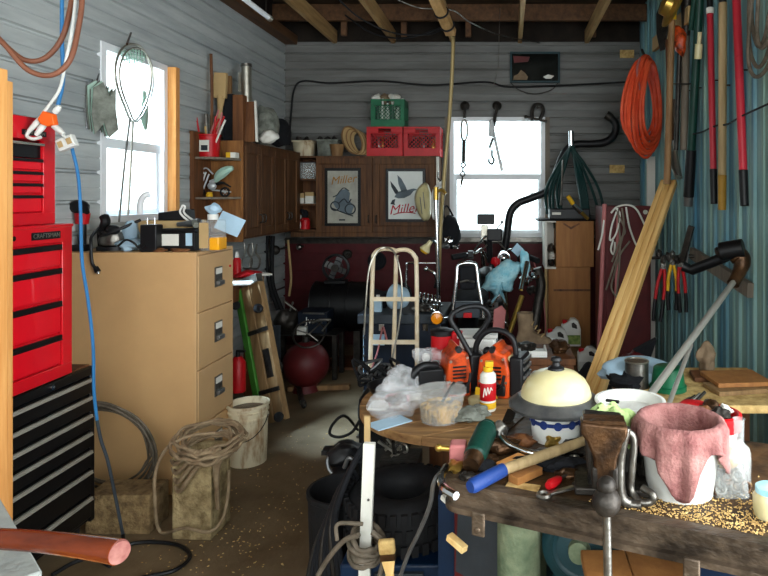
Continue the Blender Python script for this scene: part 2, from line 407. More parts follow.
for (a, ao), (b, bo) in zip(pts, pts[1:]):
    mb.add([(XR-ao, a, 0), (XR-bo, b, 0), (XR-bo, b, 3.9), (XR-ao, a, 3.9)], [(0, 3, 2, 1)])
mb.boxz(XR+.003, XR+.06, 1.95, YB, 0, 3.9)
struct(mb, 'wall_right', M['teal'], ang=20)
struct(MB().boxz(XR, XR+.06, YF, -.8, 0, 3.9).boxz(XR, XR+.06, -.8, 1.95, 2.55, 3.9), 'wall_right_front', M['teal'])
struct(MB().boxz(XL-.1, XR+.1, YF, YB+.1, 3.64, 3.72), 'ceiling', M['roofdark'])
struct(MB().boxz(XL-.1, XR+.1, YF-.1, YF, 0, 1.05), 'rear_light_block', M['siding'])  # unseen low wall, added to keep rear light from under the bench
struct(MB().boxz(XL-.1, XL+.02, YF, YB, ZT, 3.66), 'wall_left_upper', M['dark'])
for i, x in enumerate((-1.89, -1.25, -.60, .13, .86)):
    struct(MB().boxz(x-.022, x+.022, YF, YB, 3.285, 3.43), 'beam', M['rafter'], bev=.004)
struct(MB().boxz(XL+.01, XL+.15, YF, YB, 3.27, 3.37), 'beam', M['plate'], bev=.006)
for yy in (6.45, 5.0): struct(MB().boxz(XL, XR, yy, yy+.05, 3.43, 3.60), 'beam', M['plate'], bev=.004)
# short uprights between rafters and roof
for x, yy in ((-1.72, 6.55), (-1.1, 6.6), (-.42, 6.6), (.9, 6.6)): struct(MB().boxz(x-.03, x+.03, yy, yy+.04, 3.30, 3.64), 'beam', M['plate'], bev=.004)
struct(MB().boxz(XL, XR, YB-.035, YB-.005, 1.10, 1.165), 'trim_back', M['iron'])

def window(name, put, a0, a1, z0, z1, rail, jm):
    fr = MB()
    def bx(mb, p, q, u, v, d0, d1):
        c = [put(a, z, d) for d in (d0, d1) for z in (u, v) for a in (p, q)]
        mb.add(c, [(0, 2, 3, 1), (4, 5, 7, 6), (0, 1, 5, 4), (2, 6, 7, 3), (0, 4, 6, 2), (1, 3, 7, 5)])
    t = .045
    for (p, q, u, v) in ((a0, a1, z1-t, z1), (a0, a1, z0, z0+t), (a0, a0+t, z0+t, z1-t), (a1-t, a1, z0+t, z1-t)): bx(fr, p, q, u, v, -.07, .03)
    o = struct(fr, name, M['vinyl'])
    sb = MB(); bx(sb, a0+t, a1-t, rail-.03, rail+.03, -.055, .0)
    for (p, q, u, v) in ((a0+t, a0+t+.03, z0+t, rail-.03), (a1-t-.03, a1-t, z0+t, rail-.03), (a0+t+.03, a1-t-.03, z0+t, z0+t+.03)): bx(sb, p, q, u, v, -.045, -.01)
    struct(sb, 'window_sash', M['vinyl'], o)
    pb = MB(); bx(pb, a0+t, a1-t, z0+t, z1-t, -.06, -.058); struct(pb, 'pane', M['pane'], o)
    return o
w1 = window('window_1', lambda a, z, d: V((XL+d, a, z)), *WL, 1.95, None)
w2 = window('window_2', lambda a, z, d: V((a, YB-d, z)), *WB, 1.83, None)
struct(MB().boxz(WB[0]-.02, WB[1]+.06, YB-.10, YB-.016, 1.125, 1.168), 'window_sill', M['steel'], w2)
struct(MB().boxz(WB[0]-.055, WB[0], YB-.04, YB-.015, 1.17, 2.48), 'window_casing', M['greystick'], w2)
struct(MB().boxz(WB[1], WB[1]+.05, YB-.04, YB-.015, 1.17, 2.48), 'window_casing', M['greystick'], w2)
struct(MB().boxz(XL+.015, XL+.09, 4.45, 4.50, 1.30, 2.54), 'window_jamb', M['stud'], w1)
struct(MB().boxz(XR-.10, XR-.024, 6.02, 6.06, 0, 2.0), 'trim_1', M['paper'])
struct(MB().bar((XR-.045, 3.60, 1.08), (XR-.045, 4.75, 1.19), .035, .085), 'trim_2', M['greystick'])
struct(MB().boxz(-8, 8, YB+.2, YB+24, -.35, -.25), 'ground_outside', mat('gravel yard', 'b8b4a8', .9, var=.1))

# ------------------------------------------------------------------ left side: post, tool chests, file cabinet
for x0, lab in ((-1.757, 'orange pine stud standing in front of the red tool chests'), (-1.80, 'thin orange stud at the left picture edge, behind the wider one')):
    solo(MB().boxz(x0-.05, x0 if x0 > -1.78 else x0+.006, 2.16 if x0 > -1.78 else 2.23, 2.20 if x0 > -1.78 else 2.27, 0, 2.07 if x0 > -1.78 else 2.04), 'wooden_post', M['stud'], lab, 'post', bev=.003)

def drawer(root, x, y0, y1, z0, z1, m, pull, pm):
    d = MB().boxz(x-.01, x+.012, y0, y1, z0, z1).build('drawer', m, root, bev=.003)
    p = MB().boxz(x+.012, x+.024, y0+.004, y1-.004, z1-pull, z1-.002)
    p.boxz(x+.020, x+.028, y0+.004, y1-.004, z1-pull, z1-pull+.004)
    p.build('handle', pm, d, bev=.0015)
    return d
# black roller cabinet
x, ya, yb = -1.98, 2.30, 3.0
t = thing('roller_tool_cabinet', 'black roller tool cabinet on the floor carrying the red chests', 'tool cabinet')
c = MB().boxz(XL+.05, x-.015, ya, yb, .08, .815); c.boxz(x-.015, x, yb-.03, yb, .08, .815); c.boxz(x-.015, x, ya, ya+.03, .08, .815); c.boxz(x-.015, x, ya, yb, .775, .815)
c.build('body', M['blackenamel'], t, bev=.004)
MB().boxz(XL+.06, x-.02, ya+.01, yb-.01, .815, .822).build('top_mat', M['brownwood'], t)
zt = [.77, .685, .60, .515, .43, .335, .21, .10]
for a, b in zip(zt, zt[1:]): drawer(t, x-.008, ya+.032, yb-.032, b+.006, a-.004, M['blackenamel'], .017, M['lightpole'])
MB().cyl((x-.001, 2.72, .795), (x+.006, 2.72, .795), .011).build('lock', M['chrome'], t)
for yy in (ya+.07, yb-.07):
    for xx in (x-.06, XL+.12):
        MB().torus((xx, yy, .043), .028, .014, (1, 0, 0)).cyl((xx-.012, yy, .043), (xx+.012, yy, .043), .028).boxz(xx-.02, xx+.02, yy-.02, yy+.02, .068, .082).build('caster', M['rubber'], t)
settle(t)
# red middle chest
x, ya, yb, zb, zt_ = -1.98, 2.28, 2.845, .822, 1.502
t = thing('red_tool_chest', 'wider red three drawer tool chest on the black roller cabinet', 'tool chest', 'red tool chests')
c = MB().boxz(XL+.08, x-.02, ya, yb, zb, zt_-.012)
for (u0, u1, v0, v1) in ((ya, yb, zb, zb+.055), (ya, yb, 1.42, zt_-.012), (ya, ya+.045, zb+.05, 1.43), (yb-.062, yb, zb+.05, 1.43)): c.boxz(x-.02, x, u0, u1, v0, v1)
c.build('body', M['redside'], t, bev=.004)
MB().boxz(XL+.07, x+.004, ya-.005, yb+.005, zt_-.015, zt_).build('top_tray', M['redside'], t, bev=.004)
for a, b in ((1.42, 1.315), (1.315, 1.17), (1.17, 1.02), (1.02, .88)):
    drawer(t, x-.018, ya+.05, yb-.067, b+.004, a-.006, M['redchest'], .026, M['blackenamel'])
MB().boxz(x, x+.004, 2.60, 2.765, 1.44, 1.472).build('name_plate', M['blackenamel'], t)
text('lettering', 'CRAFTSMAN', (x+.005, 2.6825, 1.456), (PI/2, 0, PI/2), .027, M['alu'], t, sx=1.0)
MB().cyl((x, 2.50, 1.455), (x+.008, 2.50, 1.455), .010).build('lock', M['chrome'], t)
settle(t)
# red top chest
x, ya, yb, zb = -2.02, 2.28, 2.795, 1.502
t = thing('red_tool_chest', 'smaller red top chest with an open black tray under its lid', 'tool chest', 'red tool chests')
c = MB().boxz(XL+.1, x-.13, ya, yb, zb, 1.96); c.boxz(x-.13, x-.02, ya, yb, zb, 1.785); c.boxz(x-.13, x-.02, ya, yb, 1.865, 1.96); c.boxz(x-.13, x-.02, yb-.03, yb, 1.785, 1.865)
for (u0, u1, v0, v1) in ((ya, yb, zb, 1.555), (ya, yb, 1.865, 1.96), (ya, ya+.035, 1.55, 1.87), (yb-.072, yb, 1.55, 1.87)): c.boxz(x-.02, x, u0, u1, v0, v1)
c.build('body', M['redside'], t, bev=.004)
MB().boxz(x-.12, x-.015, ya+.04, yb-.075, 1.79, 1.83).boxz(x-.02, x-.012, ya+.04, yb-.075, 1.79, 1.842).build('open_tray', M['blackenamel'], t)
MB().boxz(x-.006, x+.006, ya+.036, yb-.073, 1.842, 1.852).build('tray_rail', M['alu'], t)
for a, b in ((1.79, 1.735), (1.735, 1.685), (1.685, 1.635), (1.635, 1.555)):
    drawer(t, x-.018, ya+.038, yb-.075, b+.003, a-.004, M['redchest'], .015, M['blackenamel'])
MB().boxz(x, x+.004, 2.60, 2.735, 1.882, 1.905).build('name_plate', M['blackenamel'], t)
text('lettering', 'CRAFTSMAN', (x+.005, 2.667, 1.8935), (PI/2, 0, PI/2), .020, M['alu'], t)
MB().cyl((x, 2.47, 1.90), (x+.008, 2.47, 1.90), .010).build('lock', M['chrome'], t)
settle(t)

# file cabinet
x0, x1, ya, yb = -2.42, -1.692, 3.40, 3.85
t = thing('file_cabinet', 'tall tan four drawer steel file cabinet against the left wall', 'file cabinet')
MB().boxz(x0, x1-.012, ya, yb, 0, 1.318).build('body', M['tan'], t, bev=.003)
fr = MB().boxz(x1-.012, x1, ya, ya+.012, 0, 1.318).boxz(x1-.012, x1, yb-.012, yb, 0, 1.318).boxz(x1-.012, x1, ya+.012, yb-.012, 1.302, 1.318).boxz(x1-.012, x1, ya+.012, yb-.012, 0, .03)
fr.build('front_frame', M['tanface'], t)
for k in range(4):
    z1 = 1.298-.316*k; z0 = z1-.31
    d = MB().boxz(x1-.012, x1+.004, ya+.016, yb-.016, z0, z1).build('drawer', M['tanface'], t, bev=.003)
    hy = 3.645
    MB().boxz(x1+.004, x1+.009, hy-.045, hy+.045, z1-.20, z1-.085).build('label_plate', M['steel'], d)
    MB().boxz(x1+.009, x1+.012, hy-.036, hy+.036, z1-.125, z1-.092).build('label_card', M['paper'], d)
    MB().boxz(x1+.009, x1+.03, hy-.036, hy+.036, z1-.19, z1-.165).build('handle', M['gunmetal'], d, bev=.003)
MB().cyl((x1, yb-.05, 1.20), (x1+.008, yb-.05, 1.20), .008).build('lock', M['red'], t)
settle(t)
ZC = 1.318
# things on the file cabinet
t = thing('cordless_drill', 'black and red cordless drill standing upright by the wall at the cabinet corner', 'drill')
b = P(82, 249, 3.50); bx, by = b.x, b.y
MB().cyl((bx, by, ZC+.03), (bx+.005, by, ZC+.16), .022, .018).boxz(bx-.04, bx+.035, by-.03, by+.03, ZC, ZC+.035).build('grip', M['blackplastic'], t)
MB().cyl((bx, by, ZC+.15), (bx+.002, by, ZC+.21), .032, .04).build('housing', M['red'], t)
MB().ball((bx-.015, by, ZC+.245), (.055, .04, .04)).cyl((bx+.02, by-.01, ZC+.235), (bx+.05, by-.03, ZC+.215), .025, .012).build('motor_head', M['blackplastic'], t)
settle(t)
t = thing('circular_sander', 'black and bare metal power sander with its cord hanging over the cabinet edge', 'power tool')
b = P(112, 247, 3.55)
MB().lathe([(.0, 0), (.07, .0), (.075, .03), (.06, .075), (.03, .085), (0, .085)], (b.x+.01, b.y, ZC+.03)).build('motor_body', M['steel'], t, bev=.002)
MB().lathe([(0, 0), (.085, 0), (.085, .022), (.06, .03), (0, .03)], (b.x+.01, b.y, ZC)).build('disc', M['blackplastic'], t)
MB().tube(smooth([(b.x-.05, b.y, ZC+.02), (b.x-.055, b.y, ZC+.10), (b.x-.03, b.y-.01, ZC+.16), (b.x-.045, b.y, ZC+.19)]), .026).build('grip', M['blackplastic'], t)
MB().tube(smooth([(b.x-.06, b.y-.02, ZC+.10), (b.x, b.y-.07, ZC+.09), (b.x+.09, b.y-.04, ZC+.13), (b.x+.15, b.y+.02, ZC+.17)]), .009).build('handle', M['blackplastic'], t)
MB().ball((b.x+.03, b.y-.04, ZC+.115), (.04, .03, .03)).build('switch_cap', M['blackplastic'], t)
cp = [(b.x-.06, b.y, ZC+.14), P(92, 236, 3.42), P(91, 244, 3.385), P(92, 262, 3.385), P(96, 269, 3.385)]
cc = MB().tube(smooth(cp), .008).build('power_cord', M['blackplastic'], t)
MB().cyl(P(95.5, 267, 3.383), P(98, 272, 3.383), .012, .016).build('plug', M['blackplastic'], cc)
MB().cyl(P(98, 272, 3.383), P(98.8, 274, 3.383), .009).build('plug_prongs', M['chrome'], cc)
settle(t)
b = P(131, 249, 3.52)
solo(MB().lump((b.x, b.y, ZC+.03), (.07, .06, .035), .3, 3, fl=ZC).lump((b.x-.02, b.y+.03, ZC+.10), (.045, .03, .07), .2, 5, fl=ZC), 'rag', M['bluepaper'], 'pale blue rag bunched beside the black charger', 'rag')
t = thing('wooden_box', 'shallow beige box raised behind the charger and battery', 'box')
MB().boxz(-2.08, -1.83, 3.60, 3.72, ZC, ZC+.10).build('support', M['cardboard'], t)
MB().boxz(-2.11, -1.80, 3.57, 3.74, ZC+.10, ZC+.165).build('case', M['cardboard'], t, bev=.004)
settle(t)
t = thing('black_case', 'black wedge shaped case lying on top of the beige box', 'case')
zz = ZC+.165
MB().prism([(-.08, 0), (.085, 0), (.08, .065), (-.08, .045)], .11, Matrix.Translation(V((-1.935, 3.71, zz))) @ Matrix.Rotation(PI/2, 4, 'X')).build('shell', M['blackplastic'], t, bev=.006)
settle(t)
cord('pipe_elbow', 'white curved pipe elbow rising against the left window', 'pipe', [P(140, 214, 3.68), P(140.5, 203, 3.68), P(144, 196, 3.68), P(150, 194, 3.70)], .018, M['vinyl'], n=14)
t = thing('battery_charger', 'upright black charger block with two short prongs on the cabinet edge', 'charger')
b = P(150, 250, 3.44)
MB().boxz(b.x-.045, b.x+.045, b.y-.02, b.y+.05, ZC, ZC+.15).build('block', M['blackplastic'], t, bev=.006)
for dx in (-.02, .02): MB().cyl((b.x+dx, b.y+.01, ZC+.15), (b.x+dx, b.y+.01, ZC+.185), .004).build('prong', M['chrome'], t)
settle(t)
t = thing('car_battery', 'black car battery with a white label between the charger and the oil jug', 'battery')
MB().boxz(-1.93, -1.74, 3.48, 3.66, ZC, ZC+.105).build('case', M['blackplastic'], t, bev=.004)
MB().boxz(-1.935, -1.735, 3.475, 3.665, ZC+.105, ZC+.125).build('lid', M['blackenamel'], t, bev=.004)
MB().boxz(-1.93, -1.83, 3.476, 3.481, ZC+.03, ZC+.095).build('label_sticker', M['paper'], t)
MB().boxz(-1.79, -1.755, 3.476, 3.481, ZC+.03, ZC+.10).build('label_sticker', M['bluepaper'], t)
settle(t)
t = thing('glue_gun', 'grey pistol shaped tool lying on the car battery', 'tool')
zz = ZC+.125
MB().tube([(-1.88, 3.56, zz+.02), (-1.80, 3.56, zz+.025), (-1.75, 3.55, zz+.03)], [.012, .02, .026], 12).build('barrel', M['gunmetal'], t)
MB().tube([(-1.775, 3.55, zz+.03), (-1.745, 3.50, zz+.016)], [.02, .015], 10).build('grip', M['greyrag'], t)
settle(t)
cord('wire_hook', 'white wire loop standing up behind the grey tool', 'hook', [(-1.79, 3.60, zz), P(181, 214, 3.6), P(182.5, 206, 3.6), P(185, 207, 3.6), P(185, 214, 3.6), (-1.765, 3.63, zz)], .006, M['white'])
t = thing('oil_jug', 'clear square jug of amber oil with a white rag on its cap', 'jug')
b = P(213, 253, 3.48)
MB().boxz(b.x-.055, b.x+.055, b.y-.05, b.y+.05, ZC+.003, ZC+.175).build('jug_wall', M['clear'], t, bev=.012)
MB().boxz(b.x-.0, b.x+.0565, b.y-.0515, b.y+.0515, ZC+.008, ZC+.08).build('oil', M['amber'], t, bev=.008)
MB().boxz(b.x-.05, b.x+.0, b.y-.056, b.y-.0505, ZC+.02, ZC+.16).build('label_sticker', M['cardboard'], t)
MB().cyl((b.x, b.y, ZC+.175), (b.x, b.y, ZC+.205), .028).build('cap', M['white'], t)
settle(t)
solo(MB().lump((b.x+.005, b.y, ZC+.235), (.04, .035, .03), .3, 8), 'rag', M['bluepaper'], 'light blue rag sitting on the oil jug cap', 'rag')
solo(MB().box((0, 0, 0), (.14, .003, .11), frame(P(230, 224, 3.70), (.9, .3, -.45), (.2, .2, .9))), 'paper_sheet', M['bluepaper'], 'pale blue printed sheet leaning beside the oil jug', 'paper')
for i, (px, sx) in enumerate(((172, .04), (192, .05))):
    b = PZ(px, 250, ZC); solo(MB().lump((b.x, 3.43, ZC+.008), (sx, .02, .012), .3, i, fl=ZC), 'scrap', M['brownwood'], ['dark scrap at the cabinet edge below the battery', 'dark scrap at the cabinet edge between battery and oil jug'][i], 'scrap')

# cords hanging from the roof, upper left
cord('extension_cord', 'blue extension cord hanging from the roof down to a black tail on the floor', 'cord',
     [P(62, -14, 2.7), P(62, 40, 2.7), P(63, 80, 2.7), P(58, 105, 2.7)], .008, M['bluecord'])
cord('extension_cord', 'long blue cord hanging from the white outlet box past the red chests', 'cord',
     [P(72, 148, 2.72), P(78, 175, 2.74), P(80.5, 210, 2.76), P(82, 260, 2.78), P(88, 300, 2.80), P(93, 345, 2.82), P(94, 390, 2.84), P(97, 420, 2.86)], .007, M['bluecord'])
cord('extension_cord', 'dark lower end of the long cord beside the black roller cabinet', 'cord', [P(97, 420, 2.86), P(101, 440, 2.87), P(108, 462, 2.88), P(116, 500, 2.90), P(121, 525, 2.91), P(123, 535, 2.92)], .007, M['navyc'])
cord('extension_cord', 'black cord looping on the floor before the black roller cabinet', 'cord',
     [P(123, 535, 2.92), PZ(124, 556, .012), PZ(128, 545, .012), PZ(150, 542, .012), PZ(178, 545, .012), PZ(190, 556, .012), PZ(175, 570, .012), PZ(140, 578, .012), PZ(80, 590, .012)], .009, M['blackplastic'])
cord('extension_cord', 'second dark cord on the floor running toward the roller cabinet', 'cord',
     [PZ(52, 575, .01), PZ(75, 562, .01), PZ(95, 558, .01), PZ(110, 566, .01)], .009, M['rubber'])
cord('air_hose', 'brown hose hanging in two deep loops at the upper left', 'hose',
     [P(-40, 5, 2.5), P(-15, 25, 2.5), P(5, 45, 2.52), P(25, 60, 2.55), P(45, 58, 2.58), P(62, 38, 2.6), P(71, 5, 2.62), P(74, -25, 2.64), P(80, -30, 2.6), P(82, 0, 2.57), P(78, 30, 2.55), P(70, 60, 2.52), P(52, 75, 2.5), P(28, 70, 2.48), P(5, 45, 2.46), P(-20, 20, 2.45)], .0105, M['brownhose'], n=10)
cord('extension_cord', 'white cord hanging from the roof to the orange splitter', 'cord',
     [P(77, -14, 2.6), P(72, 30, 2.6), P(66, 60, 2.6), P(60, 88, 2.6), P(50, 104, 2.6), P(42, 114, 2.6)], .006, M['white'])
t = thing('cord_splitter', 'bright orange three way splitter with clear plugs before the top chest', 'splitter')
c = P(50, 120, 2.62)
MB().prism([(-.032, .0), (-.01, .035), (.03, .022), (.038, -.022), (.008, -.03), (-.02, -.02)], .03, Matrix.Translation(c) @ Matrix.Rotation(PI/2, 4, 'X')).build('splitter_body', M['brightorange'], t, bev=.004)
for (a, b) in (((46, 122), (36, 135)), ((44, 116), (29, 131)), ((54, 126), (64, 134)), ((55, 112), (60, 106))):
    MB().tube([P(*a, 2.615), P((a[0]+b[0])/2, (a[1]+b[1])/2, 2.61), P(*b, 2.61)], [.012, .013, .008], 10).build('plug', M['white'], t)
MB().tube(smooth([P(29, 131, 2.61), P(27, 136, 2.61), P(33, 139, 2.61), P(41, 137, 2.61)]), .007).build('pigtail', M['white'], t)
settle(t)
t = thing('outlet_box', 'white outlet box hanging at the top of the long blue cord', 'outlet box')
m_ = frame(P(67, 143, 2.68), (1, 0, .42), (-.42, 0, 1))
MB().box((0, 0, 0), (.075, .03, .052), m_).build('box', M['white'], t, bev=.004)
for dx in (-.02, .02): MB().box((dx, -.016, 0), (.02, .004, .026), m_).build('socket', M['cardboard'], t)
MB().tube(smooth([P(58, 131, 2.64), P(64, 136, 2.66), P(68, 140, 2.68)]), .006).build('lead', M['white'], t)
settle(t)

# landing net in front of the left window
t = thing('landing_net', 'landing net with a long teardrop hoop hanging over the left window', 'landing net')
D = 3.66
hp = [P(133, 122, D), P(124, 105, D+.05), P(117, 85, D+.05), P(115.5, 66, D+.05), P(121, 50, D), P(131, 44, D), P(142, 48, D), P(150, 64, D), P(151, 84, D), P(145, 105, D)]
hp = [V((-2.36+(.02 if i % 2 else 0), p.y*1.0, p.z)) for i, p in enumerate(hp)]
hp = []
for px, py in ((133, 122), (124, 105), (117, 85), (115.5, 66), (121, 50), (131, 44), (142, 48), (150, 64), (151, 84), (145, 105)):
    Dp = 2.38*F/(CX-px); hp.append(P(px, py, Dp))
MB().tube(smooth(hp, 6, True), .007, 8, True).tube(smooth([p+V((.02, .0, -.0))+(p-hp[0])*-.05 for p in hp], 6, True), .005, 8, True).build('hoop', M['alu'], t)
h2 = [P(px, py, 2.375*F/(CX-px)) for px, py in ((133, 121), (131, 160), (128, 215))]
MB().tube(smooth(h2), .007).build('handle', M['alu'], t)
h3 = [P(px, py, 2.36*F/(CX-px)) for px, py in ((130, 118), (125, 160), (119, 222))]
MB().tube(smooth(h3), .006).build('handle', M['steel'], t)
nb = MB()
for i in range(9):
    a = P(121+i*3, 49+abs(i-4)*.6, 2.39*F/(CX-(121+i*3))); b_ = P(122+i*2.4+3, 62+rnd.uniform(-2, 4), 2.39*F/(CX-(122+i*2.4+3)))
    nb.tube([a, b_], .004, 5)
for k in range(3): nb.tube([P(120+k, 52+4*k, 2.39*F/(CX-120-k)), P(133, 50+4*k, 2.4*F/(CX-133)), P(146-k, 53+4*k, 2.39*F/(CX-146+k))], .004, 5)
nb.build('netting', M['mint'], t)
MB().lump(P(145, 112, 2.40*F/(CX-145)), (.008, .035, .12), .4, 17).build('hanging_net', M['mint'], t)
MB().cyl(P(127, 44, 3.70), P(131, 33, 3.95), .006).build('hanging_nail', M['rust'], t)
settle(t)
# octagonal bundle beside the window
t = thing('mesh_bundle', 'grey and green bundle of octagonal mesh panels hanging beside the left window', 'bundle')
for k in range(6):
    pl = MB(); cpx, cpy = 96+k*1.8, 106+k*.7
    Dp = (2.40-.018*k)*F/(CX-cpx); c = P(cpx, cpy, Dp)
    pts = []
    for (a, b_) in ((-.9, -.7), (-.2, -1), (.3, -.45), (.9, -.8), (.75, .0), (.95, .7), (.3, 1), (-.1, .45), (-.7, .9), (-.95, .2)): pts.append((a*.065+rnd.uniform(-.006, .006), -b_*.155+rnd.uniform(-.01, .01)))
    mm = frame(c, (.62, .60, 0), (0, 0, 1)) @ Matrix.Rotation(PI/2, 4, 'X')
    pl.prism(pts, .010, mm)
    pl.build('mesh_panel', [M['gunmetal'], M['greyrag'], M['mint'], M['greyrag'], M['mint'], M['greyrag']][k], t)
MB().tube([P(97, 80, 3.55), P(99, 74, 3.63)], .004).build('hanger_wire', M['iron'], t)
settle(t)

# fluorescent tube under the rafters
t = thing('tube_light', 'unlit white fluorescent tube hanging under the rafters', 'lamp')
MB().cyl(P(238, -6, 4.4), P(268, 17, 4.9), .020).build('tube', M['vinyl'], t)
a = P(268, 17, 4.9); MB().cyl(a, a+(P(268, 17, 4.9)-P(238, -6, 4.4)).normalized()*.045, .024).build('end_cap', M['alu'], t)
MB().cyl(P(266, 15, 4.87), P(266, 15, 4.87)+V((0, 0, .18)), .003, n=6).build('hanger_wire', M['iron'], t)
settle(t)

# floor by the cabinet
at((-2.10, 3.22, .30), 0); m_ = Matrix.Rotation(R(-78), 4, 'X')
cp = []
q = random.Random(3)
for tt in range(7):
    rr = .285-.013*tt+q.uniform(-.02, .015)
    for i in range(30):
        a = 2*PI*i/30+.4
        cp.append(m_ @ V((rr*math.cos(a), rr*math.sin(a), .011*tt+q.uniform(-.004, .004))))
solo(MB().tube(smooth(cp, 2), .006, 6), 'cable_coil', M['wirecoil'], 'large loose coil of grey cable leaning on the file cabinet side', 'coil')
solo(MB().boxz(-2.03, -1.72, 3.00, 3.18, 0, .19), 'concrete_block', M['dust'], 'low dusty block under the leaning cable coil', 'block', bev=.008)
t = thing('cinder_block', 'upright concrete block on the floor carrying a coiled hose', 'block')
at((-1.49, 3.05, 0), R(-3))
MB().boxz(-.095, .095, -.095, -.06, 0, .40).boxz(-.095, .095, .06, .095, 0, .40).boxz(-.095, -.06, -.06, .06, 0, .40).boxz(.06, .095, -.06, .06, 0, .40).boxz(-.06, .06, -.06, .06, .18, .22).build('block', M['concrete'], t, bev=.006)
home(); settle(t)
t = thing('hose_coil', 'dusty coiled hose draped over the upright concrete block', 'hose')
b = coilpts((-1.44, 3.03, .405), .125, 9, (.12, -.30, 1), .26, .008, 24, seed=4)
MB().tube(smooth(b, 2), .0078, 8).build('coil', M['dustcord'], t)
lp = [P(215, 433, 3.0), P(190, 436, 2.96), P(168, 447, 2.94), P(156, 470, 2.92), P(155, 500, 2.91), PZ(166, 526, .02)-V((0, .05, 0)), P(185, 528, 2.905), P(208, 532, 2.90), P(222, 520, 2.95), P(228, 495, 3.0), P(229, 470, 3.03)]
MB().tube(smooth(lp), .0075, 8).build('fallen_loop', M['dustcord'], t)
for k in range(5):
    a = P(172+2*k, 446+2*k, 2.93); bb = P(174+k*1.5, 455+9*k, 2.93); cc = P(196+6*k, 452-1*k, 2.91)
    MB().tube(smooth([cc, P(184+3*k, 453+4*k, 2.92), bb, P(171+k, 452+8*k, 2.98)]), .010, 7).build('strand', M['dustcord'], t)
for k in range(5):
    MB().tube(smooth([P(222-2*k, 458, 2.93), P(217, 470+5*k, 2.945+.0*k), P(216+.5*k, 485+6*k, 2.95)]), .010, 7).build('strand', M['dustcord'], t)
settle(t)
def bucket(name, label, c, r0, r1, h, m, inner=None, group=None, rim=.008, fill=None, fm=None, handle=True, cat='bucket', rings=True):
    t = thing(name, label, cat, group); x, y, z = c
    pr = [(0, .0), (r0, .0), (r0+(r1-r0)*.72, h*.72)]
    if rings: pr += [(r1-.004, h*.72), (r1+.003, h*.76), (r1+.003, h*.785), (r1-.004, h*.80), (r1-.003, h*.86), (r1+.004, h*.87), (r1+.004, h*.89), (r1-.003, h*.90)]
    pr += [(r1, h*.955), (r1+rim, h*.96), (r1+rim, h), (r1-.004, h), (r1-.008, h*.9), (r0-.008, .012), (0, .012)]
    MB().lathe(pr, (x, y, z), n=36).build('pail', m, t, ang=50)
    if fill: MB().lathe([(0, 0), (r0+(r1-r0)*fill-.009, 0), (r0+(r1-r0)*fill-.009, .006), (0, .012)], (x, y, z+h*fill), n=30).build('contents', fm, t)
    if handle:
        MB().tube([V((x-(r1+.006), y, z+h*.8)), *[V((x-(r1+.008)*math.cos(a), y-.0-(r1+.012)*math.sin(a)*.9-.004, z+h*.8-math.sin(a)*.13)) for a in [PI*i/16 for i in range(1, 16)]], V((x+r1+.006, y, z+h*.8))], .003, 6).build('wire_handle', M['iron'], t)
    return settle(t)
c = PZ(248, 461, 0)
bucket('plastic_bucket', 'stained white bucket of dark debris on the floor by the file cabinet', (c.x, c.y, 0), .108, .118, .36, M['dirtywhite'], fill=.88, fm=M['rust'])

# ------------------------------------------------------------------ left workbench, creeper, dark corner
t = thing('side_workbench', 'dark wooden workbench along the left wall beyond the file cabinet', 'workbench')
MB().boxz(-2.42, -1.94, 3.88, 4.98, .95, 1.0).build('worktop', M['brownwood'], t, bev=.005)
MB().boxz(-2.0, -1.96, 3.88, 4.95, .86, .95).boxz(-2.42, -2.0, 4.91, 4.95, .86, .95).build('apron', M['brownwood'], t)
for xx, yy in ((-2.02, 3.94), (-2.02, 4.88), (-2.38, 3.94), (-2.38, 4.88)): MB().boxz(xx-.03, xx+.03, yy-.03, yy+.03, 0, .95).build('leg', M['brownwood'], t)
MB().boxz(-2.41, -2.02, 3.92, 4.9, .25, .28).build('lower_shelf', M['brownwood'], t)
settle(t)
t = thing('red_bottle', 'red bottle with a white cap on the side workbench by the file cabinet', 'bottle')
b = PZ(237, 277, 1.0); MB().lathe([(0, 0), (.03, 0), (.03, .13), (.018, .15), (0, .15)], b).build('bottle', M['red'], t)
MB().lathe([(0, 0), (.017, 0), (.010, .045), (0, .045)], b+V((0, 0, .15))).build('cap', M['white'], t); settle(t)
b = PZ(249, 277, 1.0); solo(MB().lump(b+V((.0, 0, .02)), (.09, .10, .03), .2, 2, fl=1.0), 'rag', M['red'], 'flat red rag on the side workbench', 'rag')
for i, (px, py, a) in enumerate(((241, 284, .2), (258, 275.5, .9))):
    b = PZ(px, py, 1.0); at(b, a)
    solo(MB().boxz(-.10, .08, -.07, .07, .001, .012).boxz(-.09, .07, -.06, .05, .012, .016), 'paper_sheet', M['paper'], ['white papers at the near end of the side workbench', 'white papers beside the red rag on the side workbench'][i], 'paper')
# goggles-like wire hooks on wall above bench
for i, (px, ln) in enumerate(((247, 20), (255, 16))):
    cord('hanging_hook', ['pale wire hook hanging left above the side workbench', 'pale wire hook hanging right above the side workbench'][i], 'hook', [P(px-3, 243, 5.2), P(px-2, 252, 5.2), P(px-5, 262, 5.2), P(px-4, 268, 5.2), P(px+3, 268, 5.2), P(px+5, 260, 5.2), P(px+1, 252, 5.2), P(px+2, 244, 5.2)], .008, M['steel'], group='hooks over the side workbench')
t = thing('fire_extinguisher', 'small red cylinder standing under the side workbench', 'cylinder')
b = P(238, 380, 4.3); MB().lathe([(0, 0), (.05, 0), (.05, .20), (.025, .24), (0, .24)], (b.x, b.y, .281)).build('bottle', M['red'], t)
MB().cyl((b.x, b.y, .521), (b.x, b.y, .555), .015).boxz(b.x-.01, b.x+.05, b.y-.01, b.y+.01, .55, .565).build('valve', M['blackplastic'], t); settle(t)

